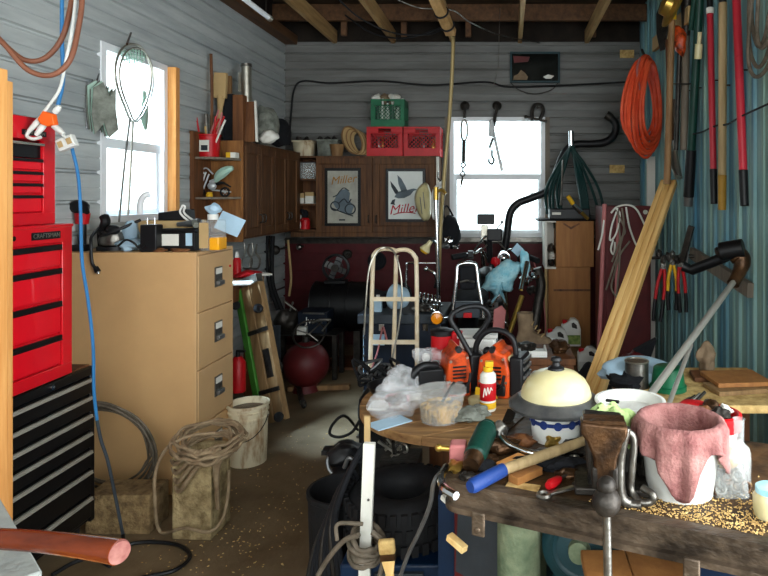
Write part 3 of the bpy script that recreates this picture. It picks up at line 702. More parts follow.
t = thing('mechanics_creeper', 'wooden creeper with a green edge leaning against the side workbench', 'creeper')
a = V((-1.62, 4.36, .05)); bb = V((-1.885, 4.56, 1.0)); ax = (bb-a).normalized(); sd = V((.87, -.5, 0)); sd = (sd-ax*sd.dot(ax)).normalized(); nn = ax.cross(sd)
m_ = Matrix.Identity(4)
for i in range(3): m_[i][0], m_[i][1], m_[i][2], m_[i][3] = sd[i], ax[i], -nn[i], a[i]
L = (bb-a).length
CUR[0] = m_
for x0 in (-.085, .015): MB().boxz(x0, x0+.085, 0, L, -.015, .015).build('board', M['creeper'], t, bev=.003)
MB().boxz(-.15, -.09, .0, L, -.03, .03).build('side_rail', M['creepergreen'], t, bev=.004)
MB().boxz(.103, .12, 0, L, -.03, .02).build('side_rail', M['creeper'], t, bev=.004, label='bare wooden rail')
MB().boxz(-.155, .125, L-.03, L+.03, -.02, .035).build('head_bar', M['steel'], t, bev=.004)
for v in (L*.62, L*.2): MB().boxz(-.155, .125, v, v+.03, .015, .024).build('strap', M['iron'], t)
for (u, v) in ((-.12, L*.86), (.11, L*.78), (-.12, .06), (.11, .03)):
    MB().torus((u, v, .055), .022, .012, (1, 0, .3)).cyl((u-.01, v, .055), (u+.01, v, .055), .022).cyl((u, v, .02), (u, v, .05), .012).build('caster', M['rubber'], t)
MB().boxz(.02, .09, L*.30, L*.5, .0152, .0165).build('paint_stain', M['iron'], t)
home(); settle(t)
t = thing('floor_jack_frame', 'black steel frame with caster lying behind the leaning creeper', 'frame')
MB().tube([(-1.58, 4.80, .04), (-1.72, 5.15, .05), (-1.9, 5.1, .3)], .022).torus((-1.56, 4.78, .035), .022, .013, (1, 0, .2)).build('steel_frame', M['iron'], t)
settle(t)
b = PZ(316, 391, .0)
solo(MB().bar(b+V((-.23, 0, .022)), b+V((.27, .05, .022)), .06, .04), 'lumber_offcut', M['brownstick'], 'short board lying on the floor before the red tank', 'board', bev=.003)
t = thing('air_tank', 'round dark red air tank standing on the floor in the back corner', 'tank')
c = V((P(306, 365, 5.22).x, 5.22, 0))
MB().ball(c+V((0, 0, .22)), (.19, .19, .19), 28).build('vessel', M['darkred'], t)
MB().cyl(c, c+V((0, 0, .06)), .11, .09, 24).build('foot_ring', M['darkred'], t)
MB().cyl(c+V((0, 0, .40)), c+V((0, 0, .45)), .03).boxz(c.x-.012, c.x+.06, c.y-.012, c.y+.012, .44, .46).build('valve', M['iron'], t)
settle(t)
t = thing('steering_wheel', 'thin rimmed wire wheel with bright spokes on top of the red tank', 'wheel')
c = P(309, 334, 5.16); ax = (.15, -.8, .75)
MB().torus(c, .125, .008, ax, 36).build('rim', M['iron'], t)
mb = MB()
for px, py in ((297, 330), (322, 322), (318, 341)): mb.cyl(c, P(px, py, 5.16), .006, n=8)
mb.build('spoke', M['steel'], t)
MB().tube(smooth([P(312, 323, 5.15), P(320, 320, 5.15), P(331, 320, 5.15)]), .012).tube([P(331, 320, 5.15), P(322, 331, 5.15)], .006).build('bright_handle', M['steel'], t)
settle(t)
b = P(301, 331, 5.5); solo(MB().boxz(b.x-.04, b.x+.04, 5.505, 5.565, P(301, 330, 5.75).z+.001, P(301, 330, 5.75).z+.075), 'white_carton', M['paper'], 'small white carton in the dark corner above the red tank', 'carton', bev=.003)
t = thing('steel_stand', 'dark steel shelf stand behind the red tank in the corner', 'stand'); b = P(301, 330, 5.75)
MB().boxz(-2.1, -1.50, 5.50, 5.79, .40, b.z).build('deck', M['iron'], t)
for xx in (-2.07, -1.53):
    for yy in (5.53, 5.76): MB().boxz(xx-.02, xx+.02, yy-.02, yy+.02, 0, .40).build('leg', M['iron'], t)
settle(t); zb = b.z
t = thing('steel_drum', 'black drum lying on its side in the back corner', 'drum')
c = P(345, 306, 6.05); rr = .235
MB().cyl((c.x-.28, c.y, c.z), (c.x+.24, c.y, c.z), rr, n=36).build('shell', M['blackenamel'], t, bev=.008)
for dx in (-.28, -.09, .06, .24): MB().torus((c.x+dx, c.y, c.z), rr, .008, (1, 0, 0), 36, 6).build('rolling_hoop', M['blackenamel'], t)
for dx in (-.2, .16): MB().boxz(c.x+dx-.03, c.x+dx+.03, c.y-.2, c.y+.2, c.z-rr-.3, c.z-rr*.85).build('cradle', M['iron'], t)
settle(t)
solo(MB().boxz(c.x-.3, c.x+.28, c.y-.22, c.y+.22, 0, c.z-rr-.3), 'wooden_crate', M['brownwood'], 'brown wooden box under the black drum', 'box')
t = thing('floor_fan', 'round black fan standing on the black drum', 'fan')
c2 = V((P(337, 266, 6.05).x, 6.02, 0)); zf = c.z+rr
MB().boxz(c2.x-.10, c2.x+.10, c2.y-.07, c2.y+.07, zf-.01, zf+.02).build('base', M['blackplastic'], t, bev=.006)
MB().torus((c2.x, c2.y, zf+.14), .12, .014, (0, 1, 0), 32).torus((c2.x, c2.y-.04, zf+.14), .12, .005, (0, 1, 0), 32).torus((c2.x, c2.y-.04, zf+.14), .075, .004, (0, 1, 0), 28).build('cage', M['blackplastic'], t)
MB().cyl((c2.x, c2.y-.05, zf+.14), (c2.x, c2.y+.06, zf+.14), .035).build('hub', M['iron'], t)
for k in range(4):
    at((c2.x, c2.y-.02, zf+.14), 0, 0, k*PI/2+.4); MB().boxz(.02, .105, -.004, .004, -.03, .03, Matrix.Rotation(.4, 4, 'X')).build('blade', M['gunmetal'], t)
home(); settle(t)
t = thing('black_box', 'black box with small white letters on the steel stand', 'box')
c = P(310, 306, 5.575); MB().boxz(c.x-.11, c.x+.15, c.y, c.y+.22, zb, zb+.20).build('case', M['navy'], t, bev=.006)
text('lettering', 'Jw', (c.x+.0, c.y-.002, zb+.12), (PI/2, 0, 0), .085, M['paper'], t)
MB().bar((c.x-.06, c.y-.01, zb+.19), (c.x+.13, c.y-.01, zb+.185), .012, .014).build('trim_strip', M['steel'], t)
settle(t)
t = thing('hand_grinder', 'dark machine head with pale crossed levers in the corner', 'machine')
c = P(285, 312, 5.54); MB().lump((c.x-.02, c.y+.10, zb+.10), (.11, .10, .11), .2, 9, fl=zb).build('machine_body', M['iron'], t)
MB().cyl(P(284, 301, 5.5), P(296, 310, 5.5), .010, n=8).cyl(P(290, 311, 5.5), P(293, 302, 5.5), .009, n=8).build('lever', M['steel'], t); settle(t)
cord('webbing', 'pale strap hanging down in the dark corner below the cabinets', 'strap', [P(288, 240, 6.5), P(290, 262, 6.5), P(291, 280, 6.5), P(289, 296, 6.5)], .012, M['cardboard'])
for i, (px, py, r_) in enumerate(((276, 250, .05), (300, 247, .035), (272, 292, .06))):
    c = P(px, py, 6.45 if px < 285 else 6.70)
    solo(MB().lathe([(0, 0), (r_*.9, 0), (r_, .02), (r_*.7, .05), (0, .06)], c, Matrix.Rotation(PI/2, 4, 'X')).cyl(c, c+V((0, .36 if px < 285 else .12, 0)), .01), 'hanging_pulley', [M['iron'], M['steel'], M['iron']][i], ['black round pulley hanging under the left wall cabinets', 'pale round knob on the wall under the open cabinet shelves', 'dark round pulley hanging low in the back corner'][i], 'pulley')
t = thing('hanging_tubes', 'two dark hoses hanging in the back left corner', 'hoses')
for k in range(2): MB().tube(smooth([P(268+5*k, 236, 6.3), P(266+6*k, 258, 6.3), P(270+3*k, 285, 6.3), P(278+4*k, 310, 6.3)]), .022).build('hose', M['rubber'], t)
settle(t)

# ------------------------------------------------------------------ wall cabinets, left wall
X1, Y0, Y1, Z0, Z1 = -2.15, 5.08, 6.48, 1.27, 2.07
def cab_door(t, put, a0, a1, z0, z1, hinge):
    def bx(mb, p, q, u, v, d0, d1):
        c = [put(a, z, d) for d in (d0, d1) for z in (u, v) for a in (p, q)]
        mb.add(c, [(0, 2, 3, 1), (4, 5, 7, 6), (0, 1, 5, 4), (2, 6, 7, 3), (0, 4, 6, 2), (1, 3, 7, 5)])
    f = .065; mb = MB()
    bx(mb, a0, a1, z0, z0+f, 0, .02); bx(mb, a0, a1, z1-f, z1, 0, .02); bx(mb, a0, a0+f, z0+f, z1-f, 0, .02); bx(mb, a1-f, a1, z0+f, z1-f, 0, .02); bx(mb, a0+f, a1-f, z0+f, z1-f, 0, .010)
    d = mb.build('door', M['oak'], t, bev=.003)
    h = MB(); a = a1-.035 if hinge == 'l' else a0+.035
    h.tube(smooth([put(a, z0+.10, .02), put(a, z0+.115, .045), put(a, z0+.16, .045), put(a, z0+.175, .02)]), .006); h.build('handle', M['iron'], d)
    return d
t = thing('wall_cabinet', 'oak wall cabinet on the left wall with open end shelves', 'wall cabinet')
MB().boxz(XL+.02, X1, Y0, Y1, Z0, Z1).build('carcass', M['oak'], t, bev=.003)
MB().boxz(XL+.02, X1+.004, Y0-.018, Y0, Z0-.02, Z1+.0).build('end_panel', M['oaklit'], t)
put = lambda a, z, d: V((X1+d, a, z))
ys = [5.09, 5.41, 5.73, 6.06, 6.38]
for k in range(4): cab_door(t, put, ys[k]+.004, ys[k+1]-.004, Z0+.02, Z1-.03, 'l' if k % 2 == 0 else 'r')
MB().boxz(XL+.018, XL+.05, 4.78, Y0-.018, Z0-.02, Z1+.05).build('back_stile', M['brownwood'], t)
for z in (1.925, 1.615, 1.33):
    pl = [(XL+.05, 4.80), (XL+.16, 4.81), (X1-.10, 4.86), (X1-.03, 4.95), (X1, Y0-.018), (XL+.05, Y0-.018)]
    MB().prism(pl, .018, None, z-.018).build('shelf', M['greystick'] if z > 1.5 else M['brownwood'], t, bev=.003)
MB().boxz(X1-.01, X1+.012, Y0-.03, Y0-.015, Z0, Z1).build('edge_strip', M['oaklit'], t)  # lit edge of the end panel, its brightness put into the colour
settle(t)
# things on the end shelves
t = thing('pencil_pail', 'red pail stuffed with colored sticks on the upper end shelf', 'pail')
c = V((P(209, 155, 4.93).x, 4.93, 1.926))
MB().lathe([(0, 0), (.075, 0), (.082, .165), (.088, .168), (.088, .178), (.078, .178), (.072, .01), (0, .01)], c, n=28).build('pail', M['red'], t)
MB().boxz(c.x-.035, c.x+.04, c.y-.087, c.y-.081, c.z+.04, c.z+.13).build('label_sticker', M['paper'], t)
MB().boxz(c.x-.02, c.x+.03, c.y-.089, c.y-.087, c.z+.05, c.z+.09).build('label_print', M['ink'], t)
settle(t)
cols = ['red', 'red', 'rosy', 'red', 'yellow', 'chips', 'rosy', 'paper', 'red', 'steel']
dirs = ((-.08, .14), (.10, .13), (.12, .18), (.13, .15), (.02, .07), (-.01, .07), (.09, .20), (.15, .12), (.07, .15), (-.02, .17))
ds = ['leaning far left', 'leaning right, short', 'long, leaning right', 'leaning right, near the rim', 'yellow, upright', 'pale, upright stub', 'longest, pointing up and right', 'white, lying over the right rim', 'mid length, leaning right', 'grey, upright, bent grip']
for k in range(10):
    dx, dz = dirs[k]; a = V((c.x+rnd.uniform(-.04, .04), c.y+rnd.uniform(-.03, .02), c.z+.03)); e = V((c.x+dx, c.y+rnd.uniform(-.05, .03), c.z+.17+dz))
    solo(MB().tube([a, e], .0075 if k != 9 else .014, 8), 'marker_stick', M[cols[k]], 'stick in the red pail, '+ds[k], 'stick', 'sticks in the red pail')
b = P(232, 155, 4.94); t = thing('small_box', 'little yellow and white box beside the red pail on the end shelf', 'box')
MB().boxz(-2.235, -2.20, 4.96, 5.03, 1.926, 1.968).build('yellow_end', M['yellow'], t); MB().boxz(-2.20, X1-.01, 4.96, 5.03, 1.926, 1.968).build('white_end', M['paper'], t); settle(t)
# toy motorcycle
t = thing('model_motorcycle', 'model motorcycle with pale mint tank on the lower end shelf', 'model')
y_ = 4.94; z_ = 1.616
for px in (200, 225):
    c = V((P(px, 190, y_).x, y_, z_+.037))
    MB().torus(c, .033, .008, (0, 1, 0), 24, 8).build('tire', M['rubber'], t)
    mb = MB().cyl(c+V((0, -.006, 0)), c+V((0, .006, 0)), .008)
    for k in range(6): mb.cyl(c, c+V((.03*math.cos(k*PI/3), 0, .03*math.sin(k*PI/3))), .0015, n=5)
    mb.build('wheel', M['bright'], t)
X = lambda px, py: P(px, py, y_)
MB().cyl(X(200, 190), X(206, 172), .007).cyl(X(203, 190), X(209, 174), .007).tube(smooth([X(200, 172), X(206, 168), X(213, 174)]), .006).ball(X(203, 173), .012).build('fork', M['bright'], t)
MB().ball(X(212, 186), (.036, .025, .032)).cyl(X(210, 182), X(216, 180), .014).build('engine', M['bright'], t)
MB().tube(smooth([X(212, 190), X(222, 191), X(231, 192)]), .006).build('exhaust', M['bright'], t)
MB().tube(smooth([X(216, 184), X(223, 183), X(231, 187)]), [.01, .012, .013, .013, .012, .012, .011, .01, .008, .008, .007, .006, .005]).build('seat', M['blackplastic'], t)
MB().tube(smooth([X(215, 182), X(220, 175), X(227, 170), X(233, 168)], 4), [.010, .02, .028, .034, .038, .040, .039, .036, .033, .03, .026, .022, .016]).build('fuel_tank', M['mint'], t)
settle(t)
b = X(213, 195); solo(MB().lathe([(0, 0), (.024, 0), (.026, .012), (.02, .03), (.024, .036), (0, .038)], (b.x, 4.88, 1.616)), 'yellow_pot', M['yellow'], 'small yellow pot in front of the model motorcycle', 'pot')
# on top of the left cabinet
ZT2 = 2.071
def up(px, py0, py1, D): return P(px, py0, D), P(px, py1, D)
cord('thin_rod', 'thin brown rod leaning on the left wall above the end shelves', 'rod', [V((P(212, 138, 5.0).x, 4.98, 1.93)), P(212, 100, 4.98), P(211, 54, 5.02)], .012, M['brownwood'])
solo(MB().tube([V((-2.39, 5.14, ZT2)), P(220, 110, 5.14), P(221, 96, 5.14)], [.02, .02, .035], 10).bar(P(220, 98, 5.14), P(221, 73, 5.14), .035, .10, (1, 0, 0)), 'wooden_paddle', M['cardboard'], 'pale wooden paddle with rag wrapped end above the end panel', 'paddle')
solo(MB().bar(V((-2.33, 5.24, ZT2)), P(229, 76, 5.24), .03, .04), 'pale_stick', M['brownstick'], 'pale stick between the wooden paddle and the dark box', 'stick')
t = thing('tall_box', 'tall dark brown folded box standing on the left wall cabinet', 'box')
a = P(223, 95, 5.2); e = P(244, 95, 5.2)
MB().boxz(a.x, (a.x+e.x)/2, 5.20, 5.34, ZT2, a.z+.01).build('panel', M['soft'], t, bev=.004); MB().boxz((a.x+e.x)/2, e.x, 5.18, 5.32, ZT2, a.z).build('panel', M['brownwood'], t, bev=.004, label='brown front panel'); settle(t)
t = thing('chrome_canister', 'chrome capped cylinder standing tall above the left wall cabinet', 'canister')
a, e = P(247.5, 103, 5.3), P(246.5, 67, 5.3)
MB().cyl(V((a.x, a.y, ZT2)), e, .042, n=24).build('tube', M['alu'], t)
MB().cyl(e, P(246.3, 64, 5.3), .047, n=24).build('cap', M['steel'], t)
MB().boxz(a.x-.065, a.x-.042, 5.27, 5.33, P(0, 92, 5.3).z, P(0, 73, 5.3).z).build('side_tube', M['alu'], t); settle(t)
solo(MB().bar(V((P(250, 140, 5.22).x, 5.22, ZT2)), P(250, 102, 5.26), .02, .085, (1, 0, 0)), 'wooden_board', M['brownwood'], 'upright brown board in front of the chrome canister', 'board')
solo(MB().bar(V((P(257, 140, 5.21).x, 5.21, ZT2)), P(255.5, 101, 5.25), .02, .016, (1, 0, 0)), 'white_strip', M['paper'], 'narrow white strip at the edge of the brown board', 'strip')
c = P(266, 133, 5.55); solo(MB().lump((c.x, c.y, ZT2+.16), (.12, .14, .17), .22, 11, fl=ZT2), 'tool_bag', M['greyrag'], 'lumpy grey patterned bag on the left wall cabinet', 'bag')
c = P(269, 138, 5.38); solo(MB().lump((c.x, c.y, ZT2+.055), (.075, .07, .055), .2, 12, fl=ZT2), 'white_bundle', M['paper'], 'small white bundle in front of the grey bag', 'bundle')
t = thing('tool_roll', 'black rolled pouch beside the grey bag at the cabinet corner', 'pouch')
c = P(279, 132, 5.75); MB().lump((c.x, c.y, ZT2+.13), (.10, .20, .13), .15, 14, fl=ZT2).build('roll', M['soft'], t)
MB().torus((c.x, c.y-.02, ZT2+.14), .09, .012, (.3, 1, .5), 24).build('strap', M['blackplastic'], t); settle(t)
cord('coat_hook', 'black hook curving above the grey bag', 'hook', [P(258, 128, 5.6), P(258, 113, 5.6), P(264, 110, 5.6), P(271, 116, 5.6), P(273, 130, 5.6)], .012, M['blackplastic'])

# ------------------------------------------------------------------ wall cabinets, back wall
YC = 6.50; xs0, xs1, xd, xd2 = (294-CX)*YC/F, (316-CX)*YC/F, (373-CX)*YC/F, (438.5-CX)*YC/F
Zb, Zt = 1.225, 2.035
t = thing('wall_cabinet', 'oak wall cabinet on the back wall with two pictured doors', 'wall cabinet')
MB().boxz(xs1, xd2, YC, YB-.02, Zb, Zt).build('carcass', M['oak'], t, bev=.003)
MB().boxz(xs0-.02, xs1, YB-.04, YB-.02, Zb, Zt).build('shelf_back', M['brownwood'], t)
MB().boxz(xs0-.03, xs0-.008, YC-.005, YB-.02, Zb-.0, Zt).build('shelf_side', M['oak'], t)
for z in (Zt, 1.80, 1.54, 1.27): MB().boxz(xs0-.02, xs1, YC, YB-.04, z-.018, z).build('shelf', M['oak'], t)
MB().boxz(xs0-.03, xd2, YC-.02, YC+.0, Zb-.03, Zb+.02).build('bottom_rail', M['oak'], t, bev=.003)
put = lambda a, z, d: V((a, YC-d, z))
def pic_door(a0, a1, hinge):
    d = cab_door(t, put, a0+.005, a1-.005, Zb+.02, Zt-.02, hinge); return d
pic_door(xs1, xd, 'l'); pic_door(xd, xd2-.03, 'r')
MB().boxz(xd2-.02, xd2+.004, YC-.03, YC-.005, Zb+.03, Zt-.01).build('edge_strip', M['paper'], t)
settle(t)
def picture(label, x0, x1, z0, z1, back):
    p = thing('beer_picture', label, 'picture', 'framed pictures on the cabinet doors')
    y = YC-.0215
    MB().boxz(x0-.03, x1+.03, y-.010, y, z0-.03, z1+.03).build('frame', M['blackenamel'], p, bev=.002)
    MB().boxz(x0, x1, y-.013, y-.010, z0, z1).build('print', back, p)
    return p, y-.0135
xx = lambda px: (px-CX)*YC/F
zz = lambda py: H-(py-CY)*YC/F
Y2 = lambda y, pts, r, p, m, n=6: MB().tube(smooth([V((xx(a), y, zz(b))) for a, b in pts]), r, n).build('printed_line', m, p)
p, y = picture('picture of a dark motorcycle under gold script, left cabinet door', xx(328.5), xx(358.5), zz(223), zz(171), M['picture'])
text('lettering', 'Miller', (xx(344), y-.003, zz(180)), (PI/2, R(-7), 0), .115, M['inkgold'], p, shear=.35)
mb = MB()
for (a, b, r_) in ((336, 206, .045), (351, 209, .052)): mb.torus((xx(a), y, zz(b)), r_, .007, (0, 1, .0), 24, 6)
mb.build('printed_wheels', M['ink'], p)
mb = MB().prism([(xx(a), -zz(b)) for a, b in ((334, 203), (338, 194), (342, 190), (347, 189), (351, 193), (350, 200), (355, 206), (352, 214), (343, 212), (337, 208))], .002, Matrix.Translation(V((0, y-.0025, 0))) @ Matrix.Rotation(-PI/2, 4, 'X') )
mb.build('printed_motorcycle', M['inkgrey'], p)
mb = MB().tube(smooth([V((xx(a), y-.003, zz(b))) for a, b in ((334, 197), (338, 195), (341, 191), (345, 188), (350, 191))]), .005, 6)
mb.tube(smooth([V((xx(a), y-.003, zz(b))) for a, b in ((333, 208), (340, 211), (348, 214), (354, 216))]), .006, 6)
mb.tube(smooth([V((xx(a), y-.003, zz(b))) for a, b in ((340, 203), (345, 199), (349, 203), (352, 199))]), .006, 6).build('printed_outline', M['ink'], p)
MB().boxz(xx(340), xx(346), y-.002, y, zz(220.5), zz(219)).build('printed_caption', M['ink'], p)
settle(p)
p, y = picture('bright picture of a flying goose over red script, right cabinet door', xx(389), xx(423), zz(219), zz(171.5), M['print'])
G = lambda pts: MB().prism([(xx(a), -zz(b)) for a, b in pts], .002, Matrix.Translation(V((0, y-.0025, 0))) @ Matrix.Rotation(-PI/2, 4, 'X'))
G(((398, 192), (402, 191), (408, 190), (414, 188.5), (418, 189.5), (414, 191), (411, 195), (405, 198), (399, 198.5), (395, 197))).build('printed_goose', M['inkgrey'], p)
G(((402, 192), (399, 184), (398, 175), (402, 179), (406, 186), (408, 191))).build('printed_wing', M['inkgrey'], p)
G(((400, 193), (396, 187), (391, 181), (392, 187), (396, 194))).build('printed_wing', M['ink'], p)
G(((391, 204), (393, 200), (396, 199), (395, 203), (396, 205))).build('printed_reeds', M['ink'], p)
text('lettering', 'Miller', (xx(404.5), y-.004, zz(209)), (PI/2, R(-6), 0), .135, M['inkred'], p, shear=.35)
MB().tube(smooth([V((xx(a), y-.002, zz(b))) for a, b in ((394, 214.5), (402, 212.5), (412, 212.5), (416, 213.5))]), .005, 6).build('printed_swash', M['inkred'], p)
settle(p)
# on the open shelves
def bin_(name, label, x0, x1, y0, y1, z, h, m, lid=None, group=None, cat='bin'):
    t = thing(name, label, cat, group); w_ = .012
    mb = MB().prism([(x0+.012, y0+.012), (x1-.012, y0+.012), (x1-.012, y1-.012), (x0+.012, y1-.012)], .006, None, z)
    mb.add([V((x0+.012, y0+.012, z)), V((x1-.012, y0+.012, z)), V((x1-.012, y1-.012, z)), V((x0+.012, y1-.012, z)), V((x0, y0, z+h)), V((x1, y0, z+h)), V((x1, y1, z+h)), V((x0, y1, z+h))], [(0, 1, 5, 4), (1, 2, 6, 5), (2, 3, 7, 6), (3, 0, 4, 7)])
    mb.build('tub', m, t, solid=.004)
    r_ = MB()
    for (a, b, c, d) in ((x0-.01, x1+.01, y0-.012, y0), (x0-.01, x1+.01, y1, y1+.012), (x0-.012, x0, y0, y1), (x1, x1+.012, y0, y1)): r_.boxz(a, b, c, d, z+h-.018, z+h)
    r_.build('rim', m, t, bev=.002)
    if lid: MB().boxz(x0-.012, x1+.012, y0-.014, y1+.014, z+h, z+h+.014).build('lid', lid, t, bev=.003)
    else: MB().boxz(x0+.015, x1-.015, y0+.015, y1-.015, z+.012, z+h*.86).build('contents', M['greyrag'], t)
    return settle(t)
bin_('storage_bin', 'grey lidded bin on the upper open shelf of the back cabinet', xs0+.0, xs1-.025, YC+.03, YC+.22, 1.801, .16, M['milky'], M['gunmetal'])
for i, (dx, lab) in enumerate(((0, 'small carton at left on the middle open shelf'), (.10, 'small carton at right on the middle open shelf'))):
    t = thing('small_carton', lab, 'carton', 'cartons on the open shelf')
    MB().boxz(xs0+dx, xs0+dx+.085, YC+.05, YC+.18, 1.541, 1.60+.02*i).build('carton', M['paper'], t)
    MB().boxz(xs0+dx-.001, xs0+dx+.086, YC+.048, YC+.10, 1.60+.02*i, 1.65+.01*i).build('flap', M['cardboard'], t); settle(t)
t = thing('red_toy', 'red can with a dark figure top on the lowest open shelf', 'can')
c = V((xs0+.09, YC+.08, 1.271)); MB().lathe([(0, 0), (.05, 0), (.05, .10), (.03, .12), (0, .12)], c).build('can', M['red'], t)
MB().ball(c+V((0, 0, .16)), (.035, .03, .045)).ball(c+V((-.03, 0, .19)), .025).build('top', M['soft'], t)
settle(t)
solo(MB().lump((xs0+.03, YC+.06, 1.271+.045), (.03, .03, .05), .2, 4, fl=1.271).ball((xs0+.03, YC+.06, 1.40), .03), 'white_figurine', M['paper'], 'small white figurine left of the red can', 'figurine')
# on top of back cabinet
zc = Zt+.001
bin_('storage_bin', 'stained cream bin in the corner on top of the back cabinet', xs0-.02, xs1-.06, YC+.02, YC+.25, zc, .165, M['dirtywhite'])
bin_('storage_bin', 'grey bin of scrap beside the corner bin on the back cabinet', xx(316), xx(336), YC+.03, YC+.26, zc, .175, M['greyrag'])
for i, (px, dy) in enumerate(((299, .1), (306, .15), (320, .1), (327, .12), (334, .1))):
    c = P(px, 137, YC+dy); solo(MB().lump((c.x, c.y, zc+.165), (.035, .04, .045), .3, i+20), 'scrap_part', M['iron'], ['dark part heaped at the left of the cream corner bin', 'dark part heaped at the right of the cream corner bin', 'dark part at the left of the grey bin', 'dark part in the middle of the grey bin', 'dark part at the right of the grey bin'][i], 'part', 'parts heaped in the bins')
t = thing('woven_basket', 'small brown tub in front of the grey bin on the back cabinet', 'tub')
c = P(337, 154, YC+.02); MB().lathe([(0, 0), (.055, 0), (.075, .115), (.078, .12), (.068, .12), (.05, .01), (0, .01)], (c.x, YC+.02-.0, zc), n=24).build('tub', M['brownstick'], t); settle(t)
t = thing('rope_coil', 'tan coil of rope leaning on the red crate atop the back cabinet', 'rope')
q = random.Random(5)
for k in range(9):
    c = P(352+k*1.2, 143, YC+.06+.012*k); rr = .16-.003*k
    pts = [V((c.x+(rr*.62*math.cos(a)+.35*rr*math.sin(a)*-.9)*1.0, c.y+.05*math.sin(a), max(zc+.010, zc+.01+rr+rr*.92*math.sin(a)))) for a in [2*PI*i/28 for i in range(28)]]
    MB().tube(pts, .0085, 6, True).build('loop', M['cardboard'] if k % 3 else M['brownstick'], t)
settle(t)
def crate(name, label, x0, x1, y0, y1, z, h, m, group=None):
    t = thing(name, label, 'crate', group); e = .045; mb = MB()
    for (a0, a1, b0, b1, hor) in ((x0, x1, y0, y0+.012, 0), (x0, x1, y1-.012, y1, 0), (x0, x0+.012, y0+.012, y1-.012, 1), (x1-.012, x1, y0+.012, y1-.012, 1)):
        mb.boxz(a0, a1, b0, b1, z, z+h*.27); mb.boxz(a0, a1, b0, b1, z+h*.76, z+h*.80); mb.boxz(a0, a1, b0, b1, z+h*.93, z+h)
        if not hor:
            c_ = (a0+a1)/2
            mb.boxz(a0, c_-.065, b0, b1, z+h*.80, z+h*.93); mb.boxz(c_+.065, a1, b0, b1, z+h*.80, z+h*.93)
            for p0, p1 in ((a0, a0+e), (a1-e, a1)): mb.boxz(p0, p1, b0, b1, z+h*.27, z+h*.76)
        else:
            mb.boxz(a0, a1, b0, b1, z+h*.80, z+h*.93)
            for p0, p1 in ((b0, b0+e), (b1-e, b1)): mb.boxz(a0, a1, p0, p1, z+h*.27, z+h*.76)
            mb.boxz(a0, a1, (b0+b1)/2-.02, (b0+b1)/2+.02, z+h*.27, z+h*.76)
    mb.boxz(x0+.012, x1-.012, y0+.012, y1-.012, z, z+.01)
    mb.build('crate_body', m, t, bev=.002)
    lt = MB(); u0, u1, v0, v1 = x0+e, x1-e, z+h*.27, z+h*.76; n = 7; st = (u1-u0)/n
    for i in range(-5, n+5):
        for s_ in (1, -1):
            a = V((u0+i*st, y0+.006, v0)); b = V((u0+i*st+s_*(v1-v0), y0+.006, v1))
            if s_ < 0: a, b = V((u0+(i)*st, y0+.006, v0)), V((u0+i*st-(v1-v0), y0+.006, v1))
            def clip(a, b):
                d = b-a; t0, t1 = 0, 1
                if abs(d.x) > 1e-9:
                    q0, q1 = sorted(((u0-a.x)/d.x, (u1-a.x)/d.x)); t0, t1 = max(t0, q0), min(t1, q1)
                return (a+d*t0, a+d*t1) if t1-t0 > .02 else None
            r_ = clip(a, b)
            if r_: lt.bar(r_[0], r_[1], .005, .006)
    lt.build('lattice', m if name == 'milk_crate' and 'green' in label else M['blackplastic'] if False else m, t)
    return settle(t)
yk = YC+.01
X_ = lambda px, D=yk: (px-CX)*D/F
crate('milk_crate', 'red milk crate at left on top of the back cabinet', X_(366.5), X_(402.5), yk, yk+.30, zc, .305, M['red'], 'red milk crates')
crate('milk_crate', 'red milk crate at right on top of the back cabinet, by the window', X_(403.5), X_(440), yk, yk+.30, zc, .305, M['red'], 'red milk crates')
zg = zc+.307
crate('milk_crate', 'green milk crate stacked on the two red crates', X_(370), X_(404), yk+.03, yk+.29, zg, .29, M['green'])
# bottles in green crate
k = 0
for row in range(2):
    for i in range(6):
        cx_ = X_(376)+i*.052; c = V((cx_, yk+.09+.10*row, zg+.013)); t = thing('spray_bottle', 'pale bottle packed in the green crate', 'bottle', 'bottles in the green crate')
        h_ = .20+.02*((i*7+row*3) % 4)
        MB().lathe([(0, 0), (.023, 0), (.023, h_*.6), (.012, h_*.8), (.012, h_), (0, h_)], c, n=12).build('bottle', M['white'] if (i+row) % 3 else M['gunmetal'], t)
        MB().cyl(c+V((0, 0, h_)), c+V((0, 0, h_+.03)), .013, n=10).build('cap', M['paper'] if i % 2 else M['blackplastic'], t); settle(t); k += 1
for i, (px, m) in enumerate(((377, 'paper'), (386, 'leather'), (395, 'paper'))):
    c = P(px, 90, yk+.15); solo(MB().lump((c.x, c.y, zg+.30), (.055, .06, .06), .25, 30+i), 'rag', M[m], ['white rag heaped at left on the green crate', 'brown rag heaped in the middle of the green crate', 'white rag heaped at right on the green crate'][i], 'rag')
for i in range(7):
    for j in range(2):
        xb = X_(372+j*37)+.025+i*.038; c = V((xb, yk+.06+.02*(i % 3), zc+.013))
        solo(MB().lump(c+V((0, 0, .085+.01*(i % 3))), (.03, .04, .085), .3, i+50+j, 14, fl=c.z), 'hardware_part', M[['iron', 'steel', 'gold', 'soft', 'iron', 'rust', 'gunmetal'][(i+3*j) % 7]], 'dark hardware heaped in the %s red crate' % ('left', 'right')[j], 'hardware', 'hardware in the %s red crate' % ('left', 'right')[j])
